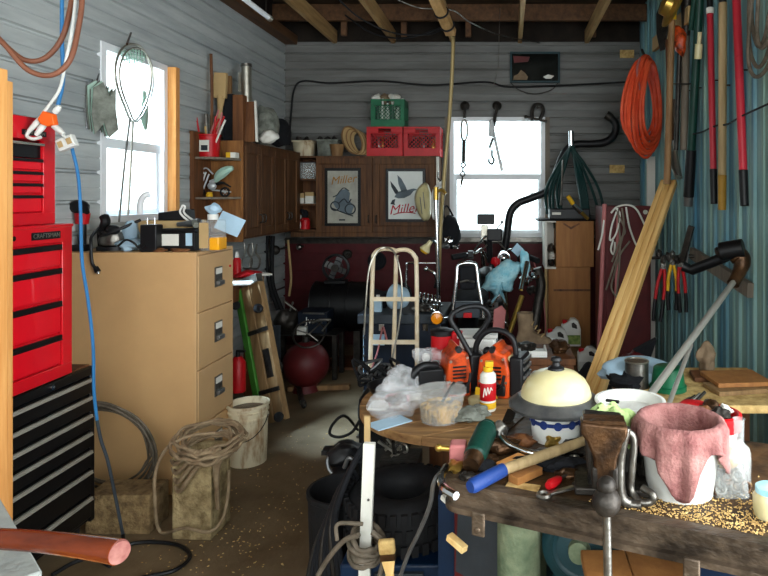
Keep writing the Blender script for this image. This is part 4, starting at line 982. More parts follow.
# cable along the back wall
cord('wall_cable', 'black cable sagging along the back wall above the crates', 'cable', [P(289, 145, 6.80), P(291, 115, 6.80), P(294, 90, 6.80), P(303, 81, 6.80), P(330, 83, 6.80), P(380, 81, 6.80), P(430, 85, 6.80), P(485, 82, 6.80), P(510, 87, 6.80), P(570, 85, 6.80), P(625, 82, 6.80)], .010, M['rubber'])
cord('roof_cable', 'thin pale cable sagging under the rafters', 'cable', [P(335, -4, 5.6), P(360, 18, 5.7), P(394, 33, 5.8), P(430, 34, 5.9), P(446, 26, 6.0)], .008, M['rubber'])
cord('roof_cable', 'pale wire sagging from the middle rafter to the back wall', 'cable', [P(398, 0, 5.2), P(420, 8, 5.3), P(452, 10, 5.4), P(470, 22, 5.8), P(500, 35, 6.3), P(540, 43, 6.75)], .006, M['steel'])

# ------------------------------------------------------------------ around the back window
t = thing('wall_picture', 'dark framed mirror picture hanging high on the back wall right of the pole', 'picture')
y = 6.79; a, b = P(510, 83, y), P(560, 52, y); fr = MB(); f = .022
for (x0, x1, z0, z1) in ((a.x, b.x, a.z, a.z+f), (a.x, b.x, b.z-f, b.z), (a.x, a.x+f, a.z+f, b.z-f), (b.x-f, b.x, a.z+f, b.z-f)): fr.boxz(x0, x1, y-.02, y+.01, z0, z1)
fr.build('frame', M['tealpaint'], t, bev=.003)
MB().boxz(a.x+f, b.x-f, y-.006, y+.006, a.z+f, b.z-f).build('glass', M['mirror'], t)
G2 = lambda pts, m, n: MB().prism([(P(u, v, y).x, -P(u, v, y).z) for u, v in pts], .002, Matrix.Translation(V((0, y-.0085, 0))) @ Matrix.Rotation(-PI/2, 4, 'X')).build(n, m, t)
G2(((513, 80), (514, 76), (518, 74), (521, 70), (525, 73), (528, 77), (527, 80)), M['leather'], 'printed_figures')
G2(((543, 77), (548, 74.5), (554, 76), (551, 79), (546, 79)), M['paper'], 'printed_emblem')
G2(((514, 63), (513, 56), (530, 57), (528, 62)), M['darkred'], 'printed_band')
MB().tube(smooth([P(510, 82, y), P(519, 90, y), P(535, 94, y), P(551, 90, y), P(559, 82, y)]), .005, 6).build('hanging_wire', M['iron'], t)
settle(t)
def hook_head(t, px, py, D=6.74):
    c = P(px, py, D); MB().lathe([(0, 0), (.045, 0), (.05, .015), (.03, .04), (0, .05)], c, Matrix.Rotation(PI/2, 4, 'X')).cyl(c, c+V((0, .10, 0)), .012).build('wall_knob', M['iron'], t)
t = thing('chain_binder', 'chain with a long steel link hanging at the left of the back window', 'chain')
hook_head(t, 465, 106)
D = 6.70
MB().tube(smooth([P(465, 107, D), P(464.5, 118, D)]), .016).build('hook', M['iron'], t)
MB().tube(smooth([P(461.5, 124, D), P(461.5, 136, D), P(464, 141, D), P(467, 136, D), P(467, 124, D), P(464, 120, D)], 5, True), .011, 8, True).build('long_link', M['steel'], t)
MB().tube([P(464, 140, D), P(463.5, 162, D)], .020).build('turnbuckle', M['iron'], t)
for k in range(4):
    c = P(463.2-.3*k, 165+4.5*k, D); MB().torus(c, .024, .008, (k % 2, 1-k % 2, 0), 16, 6).build('chain_link', M['iron'], t)
MB().cyl(P(462, 180, D), P(460.5, 188, D), .014, .006).build('tail', M['iron'], t); settle(t)
t = thing('cable_puller', 'come along winch puller with a loose hook hanging before the back window', 'puller')
hook_head(t, 497, 106)
MB().tube(smooth([P(497, 108, D), P(495, 117, D), P(494, 126, D)]), .018).build('hook', M['iron'], t)
MB().prism([(-.03, -.09), (.02, -.10), (.035, .04), (.01, .10), (-.025, .07)], .05, Matrix.Translation(P(491.5, 128, D)) @ Matrix.Rotation(PI/2, 4, 'X')).build('ratchet_frame', M['gunmetal'], t, bev=.005)
MB().bar(P(493, 130, D), P(501.5, 169, D), .022, .03).bar(P(500, 160, D), P(502, 171, D), .03, .035).build('handle', M['gunmetal'], t)
MB().tube([P(493, 138, D), P(489.5, 148, D)], .014).build('pawl', M['steel'], t)
MB().tube(smooth([P(492, 150, D), P(492, 156, D), P(494, 160, D), P(492, 164, D), P(489, 162, D), P(489, 159, D)]), .011).build('loose_hook', M['iron'], t); settle(t)
t = thing('shackle', 'black iron shackle resting at the top right corner of the back window', 'shackle')
MB().tube(smooth([P(532, 121, D), P(532, 112, D), P(534, 106, D), P(538, 104.5, D), P(542, 106, D), P(543, 112, D), P(539, 121, D)]), .020).build('bow', M['iron'], t)
MB().cyl(P(526, 117, D), P(547, 121.5, D), .014).ball(P(526, 117, D), .022).build('pin', M['iron'], t); MB().cyl(P(537.5, 106.5, D-.02), V((P(537.5, 106.5, D).x, YB-.01, P(537.5, 106.5, D).z)), .008).build('wall_nail', M['iron'], t); settle(t)

# pole hanging down from the rafters, chrome posts
t = thing('pale_pole', 'tan pole running from the middle rafter down past the window', 'pole')
MB().tube(smooth([P(447, 26, 5.45), P(452, 36, 5.5), P(453, 50, 5.5), P(450, 110, 5.5), P(444, 180, 5.5), P(440, 240, 5.5), P(438, 310, 5.5)]), .017, 10).build('shaft', M['poletan'], t)
settle(t)
t = thing('wood_bundle', 'taped wooden batten tied up under the middle rafter', 'batten')
MB().bar(P(433, -6, 4.9), P(451, 33, 5.35), .085, .06).build('batten', M['rafter'], t)
for f_ in (.45, .8):
    c = P(433, -6, 4.9).lerp(P(451, 33, 5.35), f_); dd = (P(451, 33, 5.35)-P(433, -6, 4.9)).normalized(); MB().torus(c, .056, .008, dd, 16, 6).build('tie', M['rubber'], t)
settle(t)
t = thing('chrome_post', 'thin chrome post standing behind the motorcycle with a side rail', 'post')
MB().cyl(P(436, 200, 5.3), V((P(441, 320, 5.3).x, 5.3, 0)), .017).build('upright', M['chrome'], t)
MB().cyl(P(436, 200, 5.3), P(436, 187, 5.3), .022).tube(smooth([P(436, 192, 5.3), P(442, 190, 5.3), P(446, 194, 5.3)]), .014).build('top_fitting', M['gold'], t)
MB().cyl(P(414, 263, 5.3), P(439, 263, 5.3), .007).tube(smooth([P(414, 263, 5.3), P(408, 263, 5.3), P(406.5, 268, 5.3), P(406, 290, 5.3)]), .011).build('side_rail', M['chrome'], t)
MB().tube(smooth([P(426, 269, 5.3), P(433, 272, 5.3), P(436, 278, 5.3), P(435, 288, 5.3)]), .012).ball(P(426, 269, 5.3), .022).build('lower_arm', M['chrome'], t)
settle(t)
def blade(t, pts, D0, bow, m):
    c = sum((P(*p, D0) for p in pts), V())/len(pts); n = len(pts); sp = smooth([P(*p, D0) for p in pts], 5, True)
    mb = MB(); rings = 5; vs = []
    for r_ in range(rings+1):
        k = r_/rings
        for p in sp: q = c.lerp(p, k); vs.append(q+V((0, bow*(1-k*k), 0)))
    N = len(sp); mb.add(vs, [(r_*N+i, r_*N+(i+1) % N, (r_+1)*N+(i+1) % N, (r_+1)*N+i) for r_ in range(rings) for i in range(N)])
    return mb.build('shell', m, t, solid=.008)
t = thing('straw_hat', 'pair of pale cream dished shells hanging beside the cabinet and pole', 'hat')
blade(t, [(419, 187), (426, 183), (430, 190), (431, 205), (430, 217), (425, 221), (420, 216), (416, 206), (415, 196)], 6.05, -.07, M['cream'])
blade(t, [(441, 181), (443, 182), (437, 192), (436, 205), (437, 216), (433, 219), (431, 205), (433, 190)], 6.0, .05, M['greywhite'])
for q_ in ((423, 200), (420, 205)): MB().cyl(P(q_[0], q_[1]-8, 5.96), P(q_[0]+2, q_[1]+9, 5.96), .004, n=6).build('crease', M['gunmetal'], t)
MB().tube(smooth([P(441, 181, 6.0), P(438, 178, 6.0), P(438, 172, 6.3)]), .006).build('hanging_string', M['iron'], t)
settle(t)
t = thing('clamp_lamp', 'small yellow and white spotlight clipped to the chrome post', 'lamp')
a, b = P(424, 251, 5.25), P(431, 241, 5.25); ax = (a-b).normalized(); q_ = ax.to_track_quat('Z', 'Y').to_matrix()
MB().lathe([(0, 0), (.018, 0), (.022, .04), (.045, .085), (.048, .095), (0, .1)], b, q_, 20).build('lamp_shade', M['cream'], t)
MB().lathe([(0, .1), (.046, .096), (.03, .115), (0, .12)], b, q_, 20).build('bulb_face', M['yellow'], t)
MB().tube(smooth([b, P(433, 240, 5.26), P(436, 243, 5.29)]), .010).build('clip', M['chrome'], t); settle(t)
t = thing('motorcycle_helmet', 'black helmet shaped pack hanging beside the window corner', 'pack')
c = P(451.5, 232, 5.95); MB().lump(c, (.085, .10, .16), .12, 41).build('shell', M['soft'], t)
for i, (u, v, s_) in enumerate(((449, 240, .03), (456, 247, .02), (446, 246, .025))): MB().lump(P(u, v, 5.84), (s_*1.6, .02, s_), .3, i).build('buckle', M['chrome'] if i != 2 else M['gunmetal'], t)
MB().tube(smooth([P(446, 222, 5.9), P(443, 212, 5.9), P(447, 206, 6.0), P(453, 216, 5.95)]), .009).build('strap', M['soft'], t); settle(t)
t = thing('exhaust_pipe', 'long black bent exhaust pipe hanging across the right of the back window', 'pipe')
D = 6.5
MB().tube(smooth([P(504, 252, D), P(507, 235, D), P(510, 214, D), P(517, 204, D), P(530, 198.5, D), P(545, 192, D), P(553, 182, D), P(558, 168, D), P(565, 152, D), P(575, 144.5, D), P(592, 144, D), P(606, 142, D), P(614.5, 134, D), P(615.5, 124, D), P(610, 117, D)]), .040, 14).build('tube', M['blackplastic'], t)
MB().cyl(P(611, 118, D), P(606, 114.5, D), .046).build('flange', M['iron'], t)
MB().tube([P(571, 131, 6.45), P(571.5, 150, 6.45)], .028, 10).build('clamp', M['chrome'], t)
settle(t)
cord('thin_antenna', 'thin bright rod behind the black exhaust pipe', 'rod', [P(513, 213, 6.6), P(522, 204, 6.6), P(533, 192, 6.6)], .006, M['steel'])
t = thing('green_cord_bundle', 'bundle of dark green cords hanging under the exhaust pipe', 'cords')
for k in range(9):
    u = 566+k*1.5; v = [546, 550, 553, 557, 560, 580, 586, 592, 599][k]; u2 = [547, 551, 555, 560, 563, 583, 590, 600, 606][k]
    MB().tube(smooth([P(571, 146, 6.42-.008*k), P((571+v)/2, 165, 6.40-.008*k), P(v, 190, 6.42), P(u2, 214+(k*7) % 16, 6.46)]), .015, 7).build('cord_strand', M['greencord'], t)
for k in range(5):
    MB().tube(smooth([P(573, 146, 6.36+.01*k), P(576+k*1.2, 170, 6.36+.01*k), P(581+k*1.5, 198, 6.38), P(583+k, 214, 6.40)]), .017, 7).build('cord_strand', M['greencord'], t)
MB().tube(smooth([P(563, 160, 6.35), P(562, 180, 6.34), P(561, 204, 6.35)]), .010).ball(P(561, 204, 6.35), .016).build('pale_plug_lead', M['steel'], t)
settle(t)
for i, (px, py, w_, h_) in enumerate(((627, 54, 14, 8), (617, 169, 15, 8))):
    c = P(px, py, 6.83); solo(MB().boxz(c.x-w_*.0055, c.x+w_*.0055, 6.822, 6.836, c.z-h_*.0055, c.z+h_*.0055), 'metal_tag', M['chips'], ['tan plate on the back wall above the exhaust pipe', 'tan plate on the back wall below the orange hose'][i], 'plate', bev=.002)

# tall brown cabinet and things on it
t = thing('small_cupboard', 'plywood cupboard standing tall at the back wall right of the window', 'cupboard')
y0 = 6.28; Xc = lambda px: P(px, 0, y0).x; Zc = lambda py: P(0, py, y0).z
MB().boxz(Xc(556), Xc(594), y0, y0+.45, Zc(267), Zc(221)).build('front_panel', M['boxwood'], t, bev=.003)
op = MB(); op.boxz(Xc(545), Xc(547), y0, y0+.45, Zc(267), Zc(221)); op.boxz(Xc(547), Xc(556), y0, y0+.45, Zc(222.5), Zc(221)); op.boxz(Xc(547), Xc(556), y0+.3, y0+.32, Zc(267), Zc(222.5)); op.boxz(Xc(545), Xc(556), y0, y0+.45, Zc(269), Zc(267))
op.build('open_side', M['paper'], t)
MB().boxz(Xc(549), Xc(591), y0+.06, y0+.42, 0, Zc(267.2)).build('lower_panel', M['boxwood'], t, label='taller plank panel below')
MB().boxz(Xc(554), Xc(591), y0+.05, y0+.06, Zc(292), Zc(290)).build('panel_seam', M['brownwood'], t)
MB().boxz(Xc(545), Xc(547.5), y0+.02, y0+.10, 0, Zc(269)).build('post', M['cardboard'], t)
G3 = MB().prism([(Xc(563), -Zc(224)), (Xc(571), -Zc(229.5)), (Xc(580), -Zc(224)), (Xc(579), -Zc(223)), (Xc(571), -Zc(227)), (Xc(564), -Zc(223))], .002, Matrix.Translation(V((0, y0-.001, 0))) @ Matrix.Rotation(-PI/2, 4, 'X')); G3.build('wood_stain', M['brownwood'], t)
settle(t)
for i, py in enumerate((248, 256, 263)):
    solo(MB().lump(P(551+i % 2, py, y0+.12), (.035, .06, .04), .3, 60+i), 'tool_part', M[['steel', 'paper', 'iron'][i]], ['small bright part high in the open side of the plywood cupboard', 'pale part in the middle of the cupboard open side', 'dark part at the bottom of the cupboard open side'][i], 'part')
t = thing('black_tray', 'black tray with a wide thin brim on the plywood cupboard', 'tray')
zt_ = Zc(221)+.002
MB().boxz(Xc(536), Xc(601), y0-.03, y0+.40, zt_, zt_+.016).boxz(Xc(550), Xc(590), y0, y0+.35, zt_+.016, zt_+.12).build('tray_body', M['blackplastic'], t, bev=.008)
MB().boxz(Xc(552), Xc(561), y0-.004, y0, zt_+.06, zt_+.085).build('tag', M['paper'], t); settle(t)
t = thing('torch_wand', 'yellow and chrome torch lying across the black tray', 'torch')
MB().cyl(P(568, 196, 6.20), P(573, 204, 6.22), .022).build('grip', M['yellow'], t)
MB().cyl(P(573, 204, 6.22), P(581, 212, 6.24), .020, .026).build('valve', M['chrome'], t)
MB().cyl(P(581, 212, 6.24), P(588, 219, 6.26), .018).build('tip', M['gold'], t); settle(t)
def jug(label, px, D, z0, h, w_, band, group='white jugs at the cupboard foot'):
    t = thing('plastic_jug', label, 'jug', group); c = V((P(px, 0, D).x, D, z0))
    pr = [(-w_/2, 0), (w_/2, 0), (w_/2, h*.62), (w_*.38, h*.90), (w_*.22, h), (-w_*.05, h), (-w_*.10, h*.9), (-w_*.3, h*.84), (-w_/2, h*.78)]
    hole = [(w_*.02, h*.70), (w_*.30, h*.64), (w_*.27, h*.78), (w_*.12, h*.88), (w_*.0, h*.85)]
    mm = Matrix.Translation(c) @ Matrix.Rotation(PI/2, 4, 'X')
    MB().prism(pr, .10, mm, -.05).build('jug_body', M['white'], t, bev=.012)
    MB().prism(hole, .002, mm, .0505).build('handle_hollow', M['iron'], t)
    MB().boxz(c.x-w_*.46, c.x+w_*.46, D-.0515, D-.0503, z0+h*.08, z0+h*.42).build('label_sticker', band, t)
    MB().cyl(c+V((-w_*.32, 0, h*.80)), c+V((-w_*.32, 0, h*.94)), .024).build('cap', M['red'], t); return settle(t)
M['leaf'] = mat('green leaf label', '4a6a2c', .6, hex2='8a9a50', vs=25)
jug('white jug with a green label, left of the pair at the cupboard foot', 557, 5.75, 0.17, .245, .20, M['leaf'])
jug('white jug with a green label behind the red capped one', 571, 5.95, 0.20, .26, .18, M['leaf'])
jug('plain white jug lying low beside the leaning dark board', 588, 5.4, 0.12, .20, .18, M['greywhite'])
solo(MB().boxz(P(545, 0, 5.7).x, P(600, 0, 5.7).x, 5.30, 6.12, 0, .12), 'low_pallet', M['brownwood'], 'low dark pallet carrying the white jugs', 'pallet', bev=.005)
solo(MB().boxz(P(548, 0, 5.75).x, P(582, 0, 5.75).x, 5.66, 6.05, .12, .169), 'plank', M['creeper'], 'short plank under the pair of white jugs', 'plank', bev=.004)

# red steel locker with cords at right
t = thing('steel_locker', 'tall dark red steel locker at the back of the right wall', 'locker')
y0 = 5.5; Xc = lambda px: P(px, 0, y0).x
MB().boxz(Xc(602), Xc(651), y0, y0+.42, 0, P(0, 206, y0).z).build('locker_body', M['darkred'], t, bev=.006)
MB().boxz(Xc(606), Xc(648), y0-.012, y0, .06, P(0, 209, y0).z).build('door', M['darkred'], t, bev=.003)
MB().cyl((Xc(645), y0-.012, P(0, 212, y0).z), (Xc(645), y0-.02, P(0, 212, y0).z), .02).build('badge', M['alu'], t)
settle(t)
cord('pink_pole', 'rosy pole standing against the left edge of the red locker', 'pole', [P(604.5, 204, 5.46), P(601, 300, 5.44), V((P(597, 380, 5.40).x, 5.40, 0))], .020, M['rosy'], n=12)
cord('pink_pole', 'second faded pole leaning on the middle of the red locker', 'pole', [P(618, 214, 5.45), P(616, 300, 5.42), V((P(613, 380, 5.38).x, 5.38, 0.0))], .015, M['rosy'], n=12)
t = thing('tangled_string', 'tangle of white cords hanging on the front of the red locker', 'cords')
for pts in (((611, 213), (617, 207), (628, 205), (637, 210), (646, 228), (652, 240)),
            ((618, 208), (612, 225), (610, 240), (616, 234), (620, 215), (616, 208)),
            ((622, 208), (624, 228), (619, 250), (614, 265), (606, 290)),
            ((618, 207), (620, 250), (617, 290), (613, 330), (611, 348)),
            ((626, 207), (629, 225), (634, 240), (639, 250)),
            ((630, 241), (620, 255), (614, 275), (612, 290), (624, 305)),
            ((613, 240), (611, 250), (614, 254), (615, 242)),
            ((604, 220), (602, 235), (598, 250)),
            ((616, 210), (622, 222), (625, 232), (620, 240), (612, 262))):
    MB().tube(smooth([P(a, b, 5.40+.006*(i % 3)) for i, (a, b) in enumerate(pts)]), .0085, 7).build('cord_strand', M['greystick'] if len(pts) == 5 else M['paper'], t)
settle(t)
t = thing('bench_grinder', 'small dark red machine with a pointed hood near the red locker', 'machine')
c = P(632, 370, 4.2); MB().lump((c.x, c.y, c.z), (.10, .09, .13), .18, 71).build('machine_body', M['darkred'], t)
MB().prism([(-.05, .02), (.10, .10), (.06, -.02)], .06, Matrix.Translation(P(640, 352, 4.2)) @ Matrix.Rotation(PI/2, 4, 'X')).build('hood', M['soft'], t)
MB().cyl((c.x, c.y, 0), (c.x, c.y, c.z-.08), .05, .03).lathe([(0, 0), (.12, 0), (.12, .02), (0, .03)], (c.x, c.y, 0)).build('pedestal', M['iron'], t)
MB().cyl(P(624, 366, 4.08), P(624, 372, 4.08), .018).build('knob', M['red'], t)
settle(t)
t = thing('leaning_dark_board', 'dark narrow board leaning beside the plain white jug', 'board')
MB().bar((P(590, 382, 5.0).x, 5.0, .03), P(607, 340, 5.2), .05, .10).build('board', M['soft'], t); settle(t)

# ------------------------------------------------------------------ trunk and hand truck
t = thing('storage_chest', 'black storage trunk behind the cream hand truck', 'trunk')
MB().boxz(-1.09, -.50, 4.72, 5.22, .03, .66).build('trunk_body', M['navy'], t, bev=.012)
MB().boxz(-1.13, -.47, 4.69, 5.25, .66, .735).build('lid', M['navyc'], t, bev=.010)
MB().boxz(-1.102, -1.09, 4.76, 5.18, .2, .6).build('side_panel', M['bluepaper'], t)
for k in range(9): MB().ball((-1.085, 4.715, .08+.068*k), .010, 8).build('stud', M['steel'], t)
MB().boxz(-1.02, -.93, 4.705, 4.719, .50, .58).build('label_sticker', M['bluepaper'], t)
for xx_ in (-.95, -.62): MB().boxz(xx_-.02, xx_+.02, 4.70, 4.72, .61, .68).build('latch', M['chrome'], t)
settle(t)
t = thing('hand_truck', 'cream tube hand truck standing upright before the black trunk', 'hand truck')
yh = 4.42; tube = lambda pts, r=.0155: MB().tube(smooth(pts, 6), r, 12)
hx = lambda px: P(px, 0, yh).x; hz = lambda py: P(0, py, yh).z
tube([V((hx(369), yh-.06, .05)), V((hx(370), yh, .35)), V((hx(371.5), yh+.04, hz(270))), V((hx(373.5), yh+.05, hz(254))), V((hx(381), yh+.05, hz(249.5))), V((hx(390), yh+.05, hz(250))), V((hx(395.5), yh+.05, hz(252)))]).build('side_rail', M['creamtube'], t)
tube([V((hx(417.5), yh-.06, .05)), V((hx(417), yh, .35)), V((hx(415.8), yh+.04, hz(272))), V((hx(413.5), yh+.05, hz(257))), V((hx(407), yh+.05, hz(251))), V((hx(399), yh+.05, hz(250.5))), V((hx(394), yh+.05, hz(252)))]).build('side_rail', M['creamtube'], t)
tube([V((hx(392), yh-.06, .05)), V((hx(393), yh, .35)), V((hx(395), yh+.05, hz(256)))]).build('center_rail', M['creamtube'], t)
for py, dy in ((299.5, .03), (342, .01)): MB().bar((hx(370), yh+dy-.012, hz(py)), (hx(416.5), yh+dy-.012, hz(py)), .012, .03).build('cross_bar', M['creamtube'], t)
MB().boxz(hx(366), hx(420), yh-.28, yh-.04, .02, .035).build('toe_plate', M['steel'], t)
for px in (362, 424):
    MB().torus((hx(px), yh+.06, .10), .075, .026, (1, 0, 0)).cyl((hx(px)-.02, yh+.06, .10), (hx(px)+.02, yh+.06, .10), .06).build('wheel', M['rubber'], t)
settle(t)
cord('black_cable', 'white and black cable looped over the top of the hand truck', 'cable', [P(364, 335, 4.36), P(366, 300, 4.36), P(369, 270, 4.37), P(376, 253, 4.40), P(385, 247.5, 4.43), P(394, 252, 4.40), P(400, 270, 4.37), P(402, 295, 4.36), P(399, 325, 4.35), P(394, 350, 4.33), P(391, 365, 4.32)], .0065, M['alu'])
cord('red_cable', 'rosy cable hanging down behind the hand truck', 'cable', [P(387, 341, 4.44), P(385, 333, 4.50), P(383, 327, 4.6), P(381, 335, 4.62), P(378, 350, 4.6), P(372, 368, 4.3)], .007, M['rosy'])
zt_ = .737
b = P(398, 311, 4.85); solo(MB().lump((b.x, b.y, zt_+.10), (.09, .08, .10), .14, 80, fl=zt_), 'white_jug', M['bluepaper'], 'pale blue white sack on the trunk behind the hand truck', 'sack')
t = thing('chrome_springs', 'chrome coil spring lying on the trunk beside the pale sack', 'spring')
pts = []
for i in range(70):
    a = i*.62; pts.append(V((P(415, 0, 4.9).x+i*.0030, 4.9+.032*math.cos(a), zt_+.10+.035*math.sin(a)-i*.0006)))
MB().tube(pts, .009, 7).build('coil', M['chrome'], t)
MB().boxz(P(415, 0, 4.9).x, P(440, 0, 4.9).x, 4.87, 4.95, zt_, zt_+.055).build('bracket', M['iron'], t); settle(t)
for i, (px, s_) in enumerate(((420, .05), (428, .045), (434, .04))):
    c = P(px, 306, 4.78); solo(MB().lump((c.x, c.y, zt_+.03), (s_, .04, .03), .35, 84+i, fl=zt_), 'metal_part', M[['steel', 'iron', 'chrome'][i]], ['grey metal part on the trunk under the chrome spring', 'dark metal part on the trunk between two bright ones', 'bright metal part on the trunk near the orange lens'][i], 'part')

# ------------------------------------------------------------------ motorcycle
t = thing('motorcycle', 'black motorcycle seen from behind under the back window', 'motorcycle')
rx = P(467, 0, 4.75).x                            # rear centre line
def wheel(c, r, tr, axd):
    w_ = MB().torus(c, r-tr, tr, axd, 36, 10).build('tire', M['rubber'], t)
    mb = MB().cyl(c-V(axd)*.06, c+V(axd)*.06, .045)
    u = V(axd).orthogonal().normalized(); v = V(axd).cross(u)
    for k in range(14): mb.cyl(c, c+(u*math.cos(k*PI/7)+v*math.sin(k*PI/7))*(r-tr), .004, n=5)
    mb.torus(c, r-tr*1.7, .016, axd, 36, 8); mb.build('wheel_rim', M['chrome'], t)
axd = V((1, -.10, 0)).normalized()
rear = V((rx, 5.0, .31)); front = V((.0, 6.28, .32)) if False else V((-.10, 6.40, .31))
front = V((-.10, 6.30, .31))
wheel(rear, .31, .065, axd); wheel(front, .31, .05, axd)
MB().grid(lambda u, v: rear+V(((v-.5)*.16, -.36*math.cos(PI*(u*.55)), .36*math.sin(PI*(u*.55)))), 14, 5).build('rear_fender', M['blackenamel'], t, solid=.006)
# plate / tail light block
y = 4.66; X_ = lambda px: P(px, 0, y).x; Z_ = lambda py: P(0, py, y).z
MB().boxz(X_(455), X_(480), y, y+.05, Z_(318), Z_(302)).build('plate_bracket', M['navyc'], t, bev=.006)
MB().boxz(X_(463.5), X_(472), y-.02, y, Z_(317.5), Z_(312.5)).build('tail_light', M['red'], t, bev=.004)
MB().lathe([(0, 0), (.015, 0), (.015, .01), (0, .01)], (X_(464.5), y-.001, Z_(306)), Matrix.Rotation(PI/2, 4, 'X')).build('bolt_cap', M['blackplastic'], t)
MB().tube(smooth([V((X_(452), y+.05, Z_(319))), V((X_(454), y+.06, Z_(300))), V((X_(456), y+.07, Z_(280))), V((X_(457), y+.08, Z_(268))), V((X_(463), y+.08, Z_(264.5))), V((X_(472), y+.08, Z_(264.5))), V((X_(476), y+.08, Z_(268))), V((X_(478), y+.07, Z_(285))), V((X_(481), y+.06, Z_(302))), V((X_(483), y+.05, Z_(319)))]), .016, 12).build('sissy_bar', M['chrome'], t)
MB().boxz(X_(458.5), X_(475.5), y+.085, y+.15, Z_(292), Z_(267.5)).build('back_pad', M['soft'], t, bev=.02)
MB().tube(smooth([V((X_(460), y+.05, Z_(283))), V((X_(467), y+.02, Z_(281))), V((X_(474), y+.05, Z_(283)))]), .008).build('pad_strap', M['steel'], t)
MB().lump((X_(467), y+.42, .80), (.15, .36, .075), .06, 90).build('seat', M['soft'], t)
MB().tube([V((X_(454), y+.1, Z_(320))), V((X_(440), y-.03, Z_(318)))], .008).build('signal_stalk', M['chrome'], t)
q_ = Matrix.Rotation(PI/2, 4, 'X')
ol = MB().lathe([(0, 0), (.042, 0), (.045, .015), (.038, .035), (0, .045)], P(437, 318, 4.62), q_, 24).build('turn_signal', M['lens'], t)
MB().torus(P(437, 318, 4.62), .045, .006, (0, 1, 0), 24, 6).build('signal_ring', M['chrome'], ol)
# frame, engine, tank
MB().tube(smooth([rear, V((-.28, 5.3, .42)), V((-.22, 5.7, .32)), V((-.16, 6.0, .55)), V((-.14, 6.08, .95))]), .024).tube(smooth([V((rx, 5.05, .62)), V((-.24, 5.5, .78)), V((-.15, 6.06, .98))]), .024).build('frame', M['blackenamel'], t)
MB().lump((-.22, 5.68, .42), (.17, .20, .17), .2, 91).boxz(-.30, -.12, 5.55, 5.8, .5, .66).build('engine', M['iron'], t)
for k in range(5): MB().boxz(-.33, -.09, 5.53, 5.82, .50+.03*k, .512+.03*k).build('cooling_fin', M['steel'], t)
MB().lump((-.19, 5.72, .86), (.13, .27, .11), .05, 92).build('fuel_tank', M['blackenamel'], t)
MB().tube(smooth([V((-.12, 5.55, .35)), V((-.10, 5.2, .27)), V((-.16, 4.85, .27))]), .04).build('muffler', M['chrome'], t)
for s_ in (-1, 1):
    top = V((-.15+.10*s_, 6.10, 1.08)); MB().cyl(front+V((.09*s_, 0, 0)), top, .024).build('fork', M['chrome'], t)
MB().grid(lambda u, v: front+V(((v-.5)*.13, -.34*math.cos(PI*(.1+u*.6)), .34*math.sin(PI*(.1+u*.6)))), 12, 5).build('front_fender', M['blackenamel'], t, solid=.006)
# handlebars
D = 5.9
hb = MB().tube(smooth([P(454, 257, 5.55), P(466, 255, 5.6), P(476, 253, 5.75), P(482, 250, 5.9), P(490, 262, 6.02), P(500, 262, 6.02), P(510, 250, 5.95), P(522, 254, 5.75), P(536, 260, 5.6)]), .015, 10).build('handlebar', M['chrome'], t)
MB().cyl(P(452, 257.5, 5.54), P(466, 255, 5.6), .026).build('grip', M['rubber'], hb); MB().cyl(P(524, 255, 5.73), P(538, 261, 5.58), .026).build('grip', M['rubber'], hb)
MB().boxz(P(468, 0, 5.6).x, P(473, 0, 5.6).x, 5.58, 5.66, P(0, 259, 5.6).z, P(0, 251, 5.6).z).build('switch_box', M['blackplastic'], hb)
MB().tube(smooth([P(458, 263, 5.5), P(466, 258.5, 5.55), P(474, 257, 5.6)]), .008).build('lever', M['iron'], hb)
MB().tube(smooth([P(474, 250, 5.8), P(482, 240, 5.85), P(486, 236, 5.9)]), .010).build('cable_tube', M['chrome'], t)
MB().boxz(P(487, 0, D).x, P(502, 0, D).x, D, D+.08, P(0, 241, D).z, P(0, 229, D).z).build('instrument_box', M['blackplastic'], t, bev=.012)
MB().cyl(P(489, 241, D+.05), P(490, 262, D+.1), .03).build('instrument_post', M['blackplastic'], t)
MB().torus(P(504, 258, 5.85), .055, .01, (0, 1, 0), 24, 6).ball(P(504, 258, 5.88), (.05, .05, .05)).build('headlight', M['chrome'], t)
for (u0, v0, u1, v1) in ((487, 245, 480, 252), (498, 242, 505, 249)): MB().tube([P(u0, v0, 5.86), P(u1, v1, 5.82)], .008).build('cable', M['steel'], t)
mr = MB().prism([(-.068, 0), (0, -.075), (.072, .0), (.0, .078)], .014, frame(P(517.5, 250, 5.55), (1, .1, .06), (0, 0, 1)) @ Matrix.Rotation(PI/2, 4, 'X')).build('mirror', M['blackplastic'], t, bev=.006)
MB().prism([(-.055, 0), (0, -.06), (.058, .0), (.0, .063)], .002, frame(P(517.5, 250, 5.534), (1, .1, .06), (0, 0, 1)) @ Matrix.Rotation(PI/2, 4, 'X')).build('mirror_glass', M['bluepaper'], mr)
MB().tube([P(518, 257, 5.57), P(519, 268, 5.62)], .010).build('mirror_stem', M['blackplastic'], t)
mr = MB().boxz(P(477, 0, 6.0).x, P(494.5, 0, 6.0).x, 6.0, 6.03, P(0, 224.5, 6.0).z, P(0, 214, 6.0).z).build('mirror', M['blackplastic'], t, bev=.010)
MB().boxz(P(481, 0, 6.02).x, P(488, 0, 6.02).x, 6.01, 6.06, P(0, 240, 6.02).z, P(0, 225, 6.02).z).build('mirror_bracket', M['alu'], t, bev=.004)
MB().tube([P(484, 239, 6.03), P(488, 250, 6.0)], .012).tube([P(494, 232, 6.02), P(502, 223, 6.02)], .006).ball(P(502, 222, 6.02), .014).build('mirror_stem', M['iron'], t)
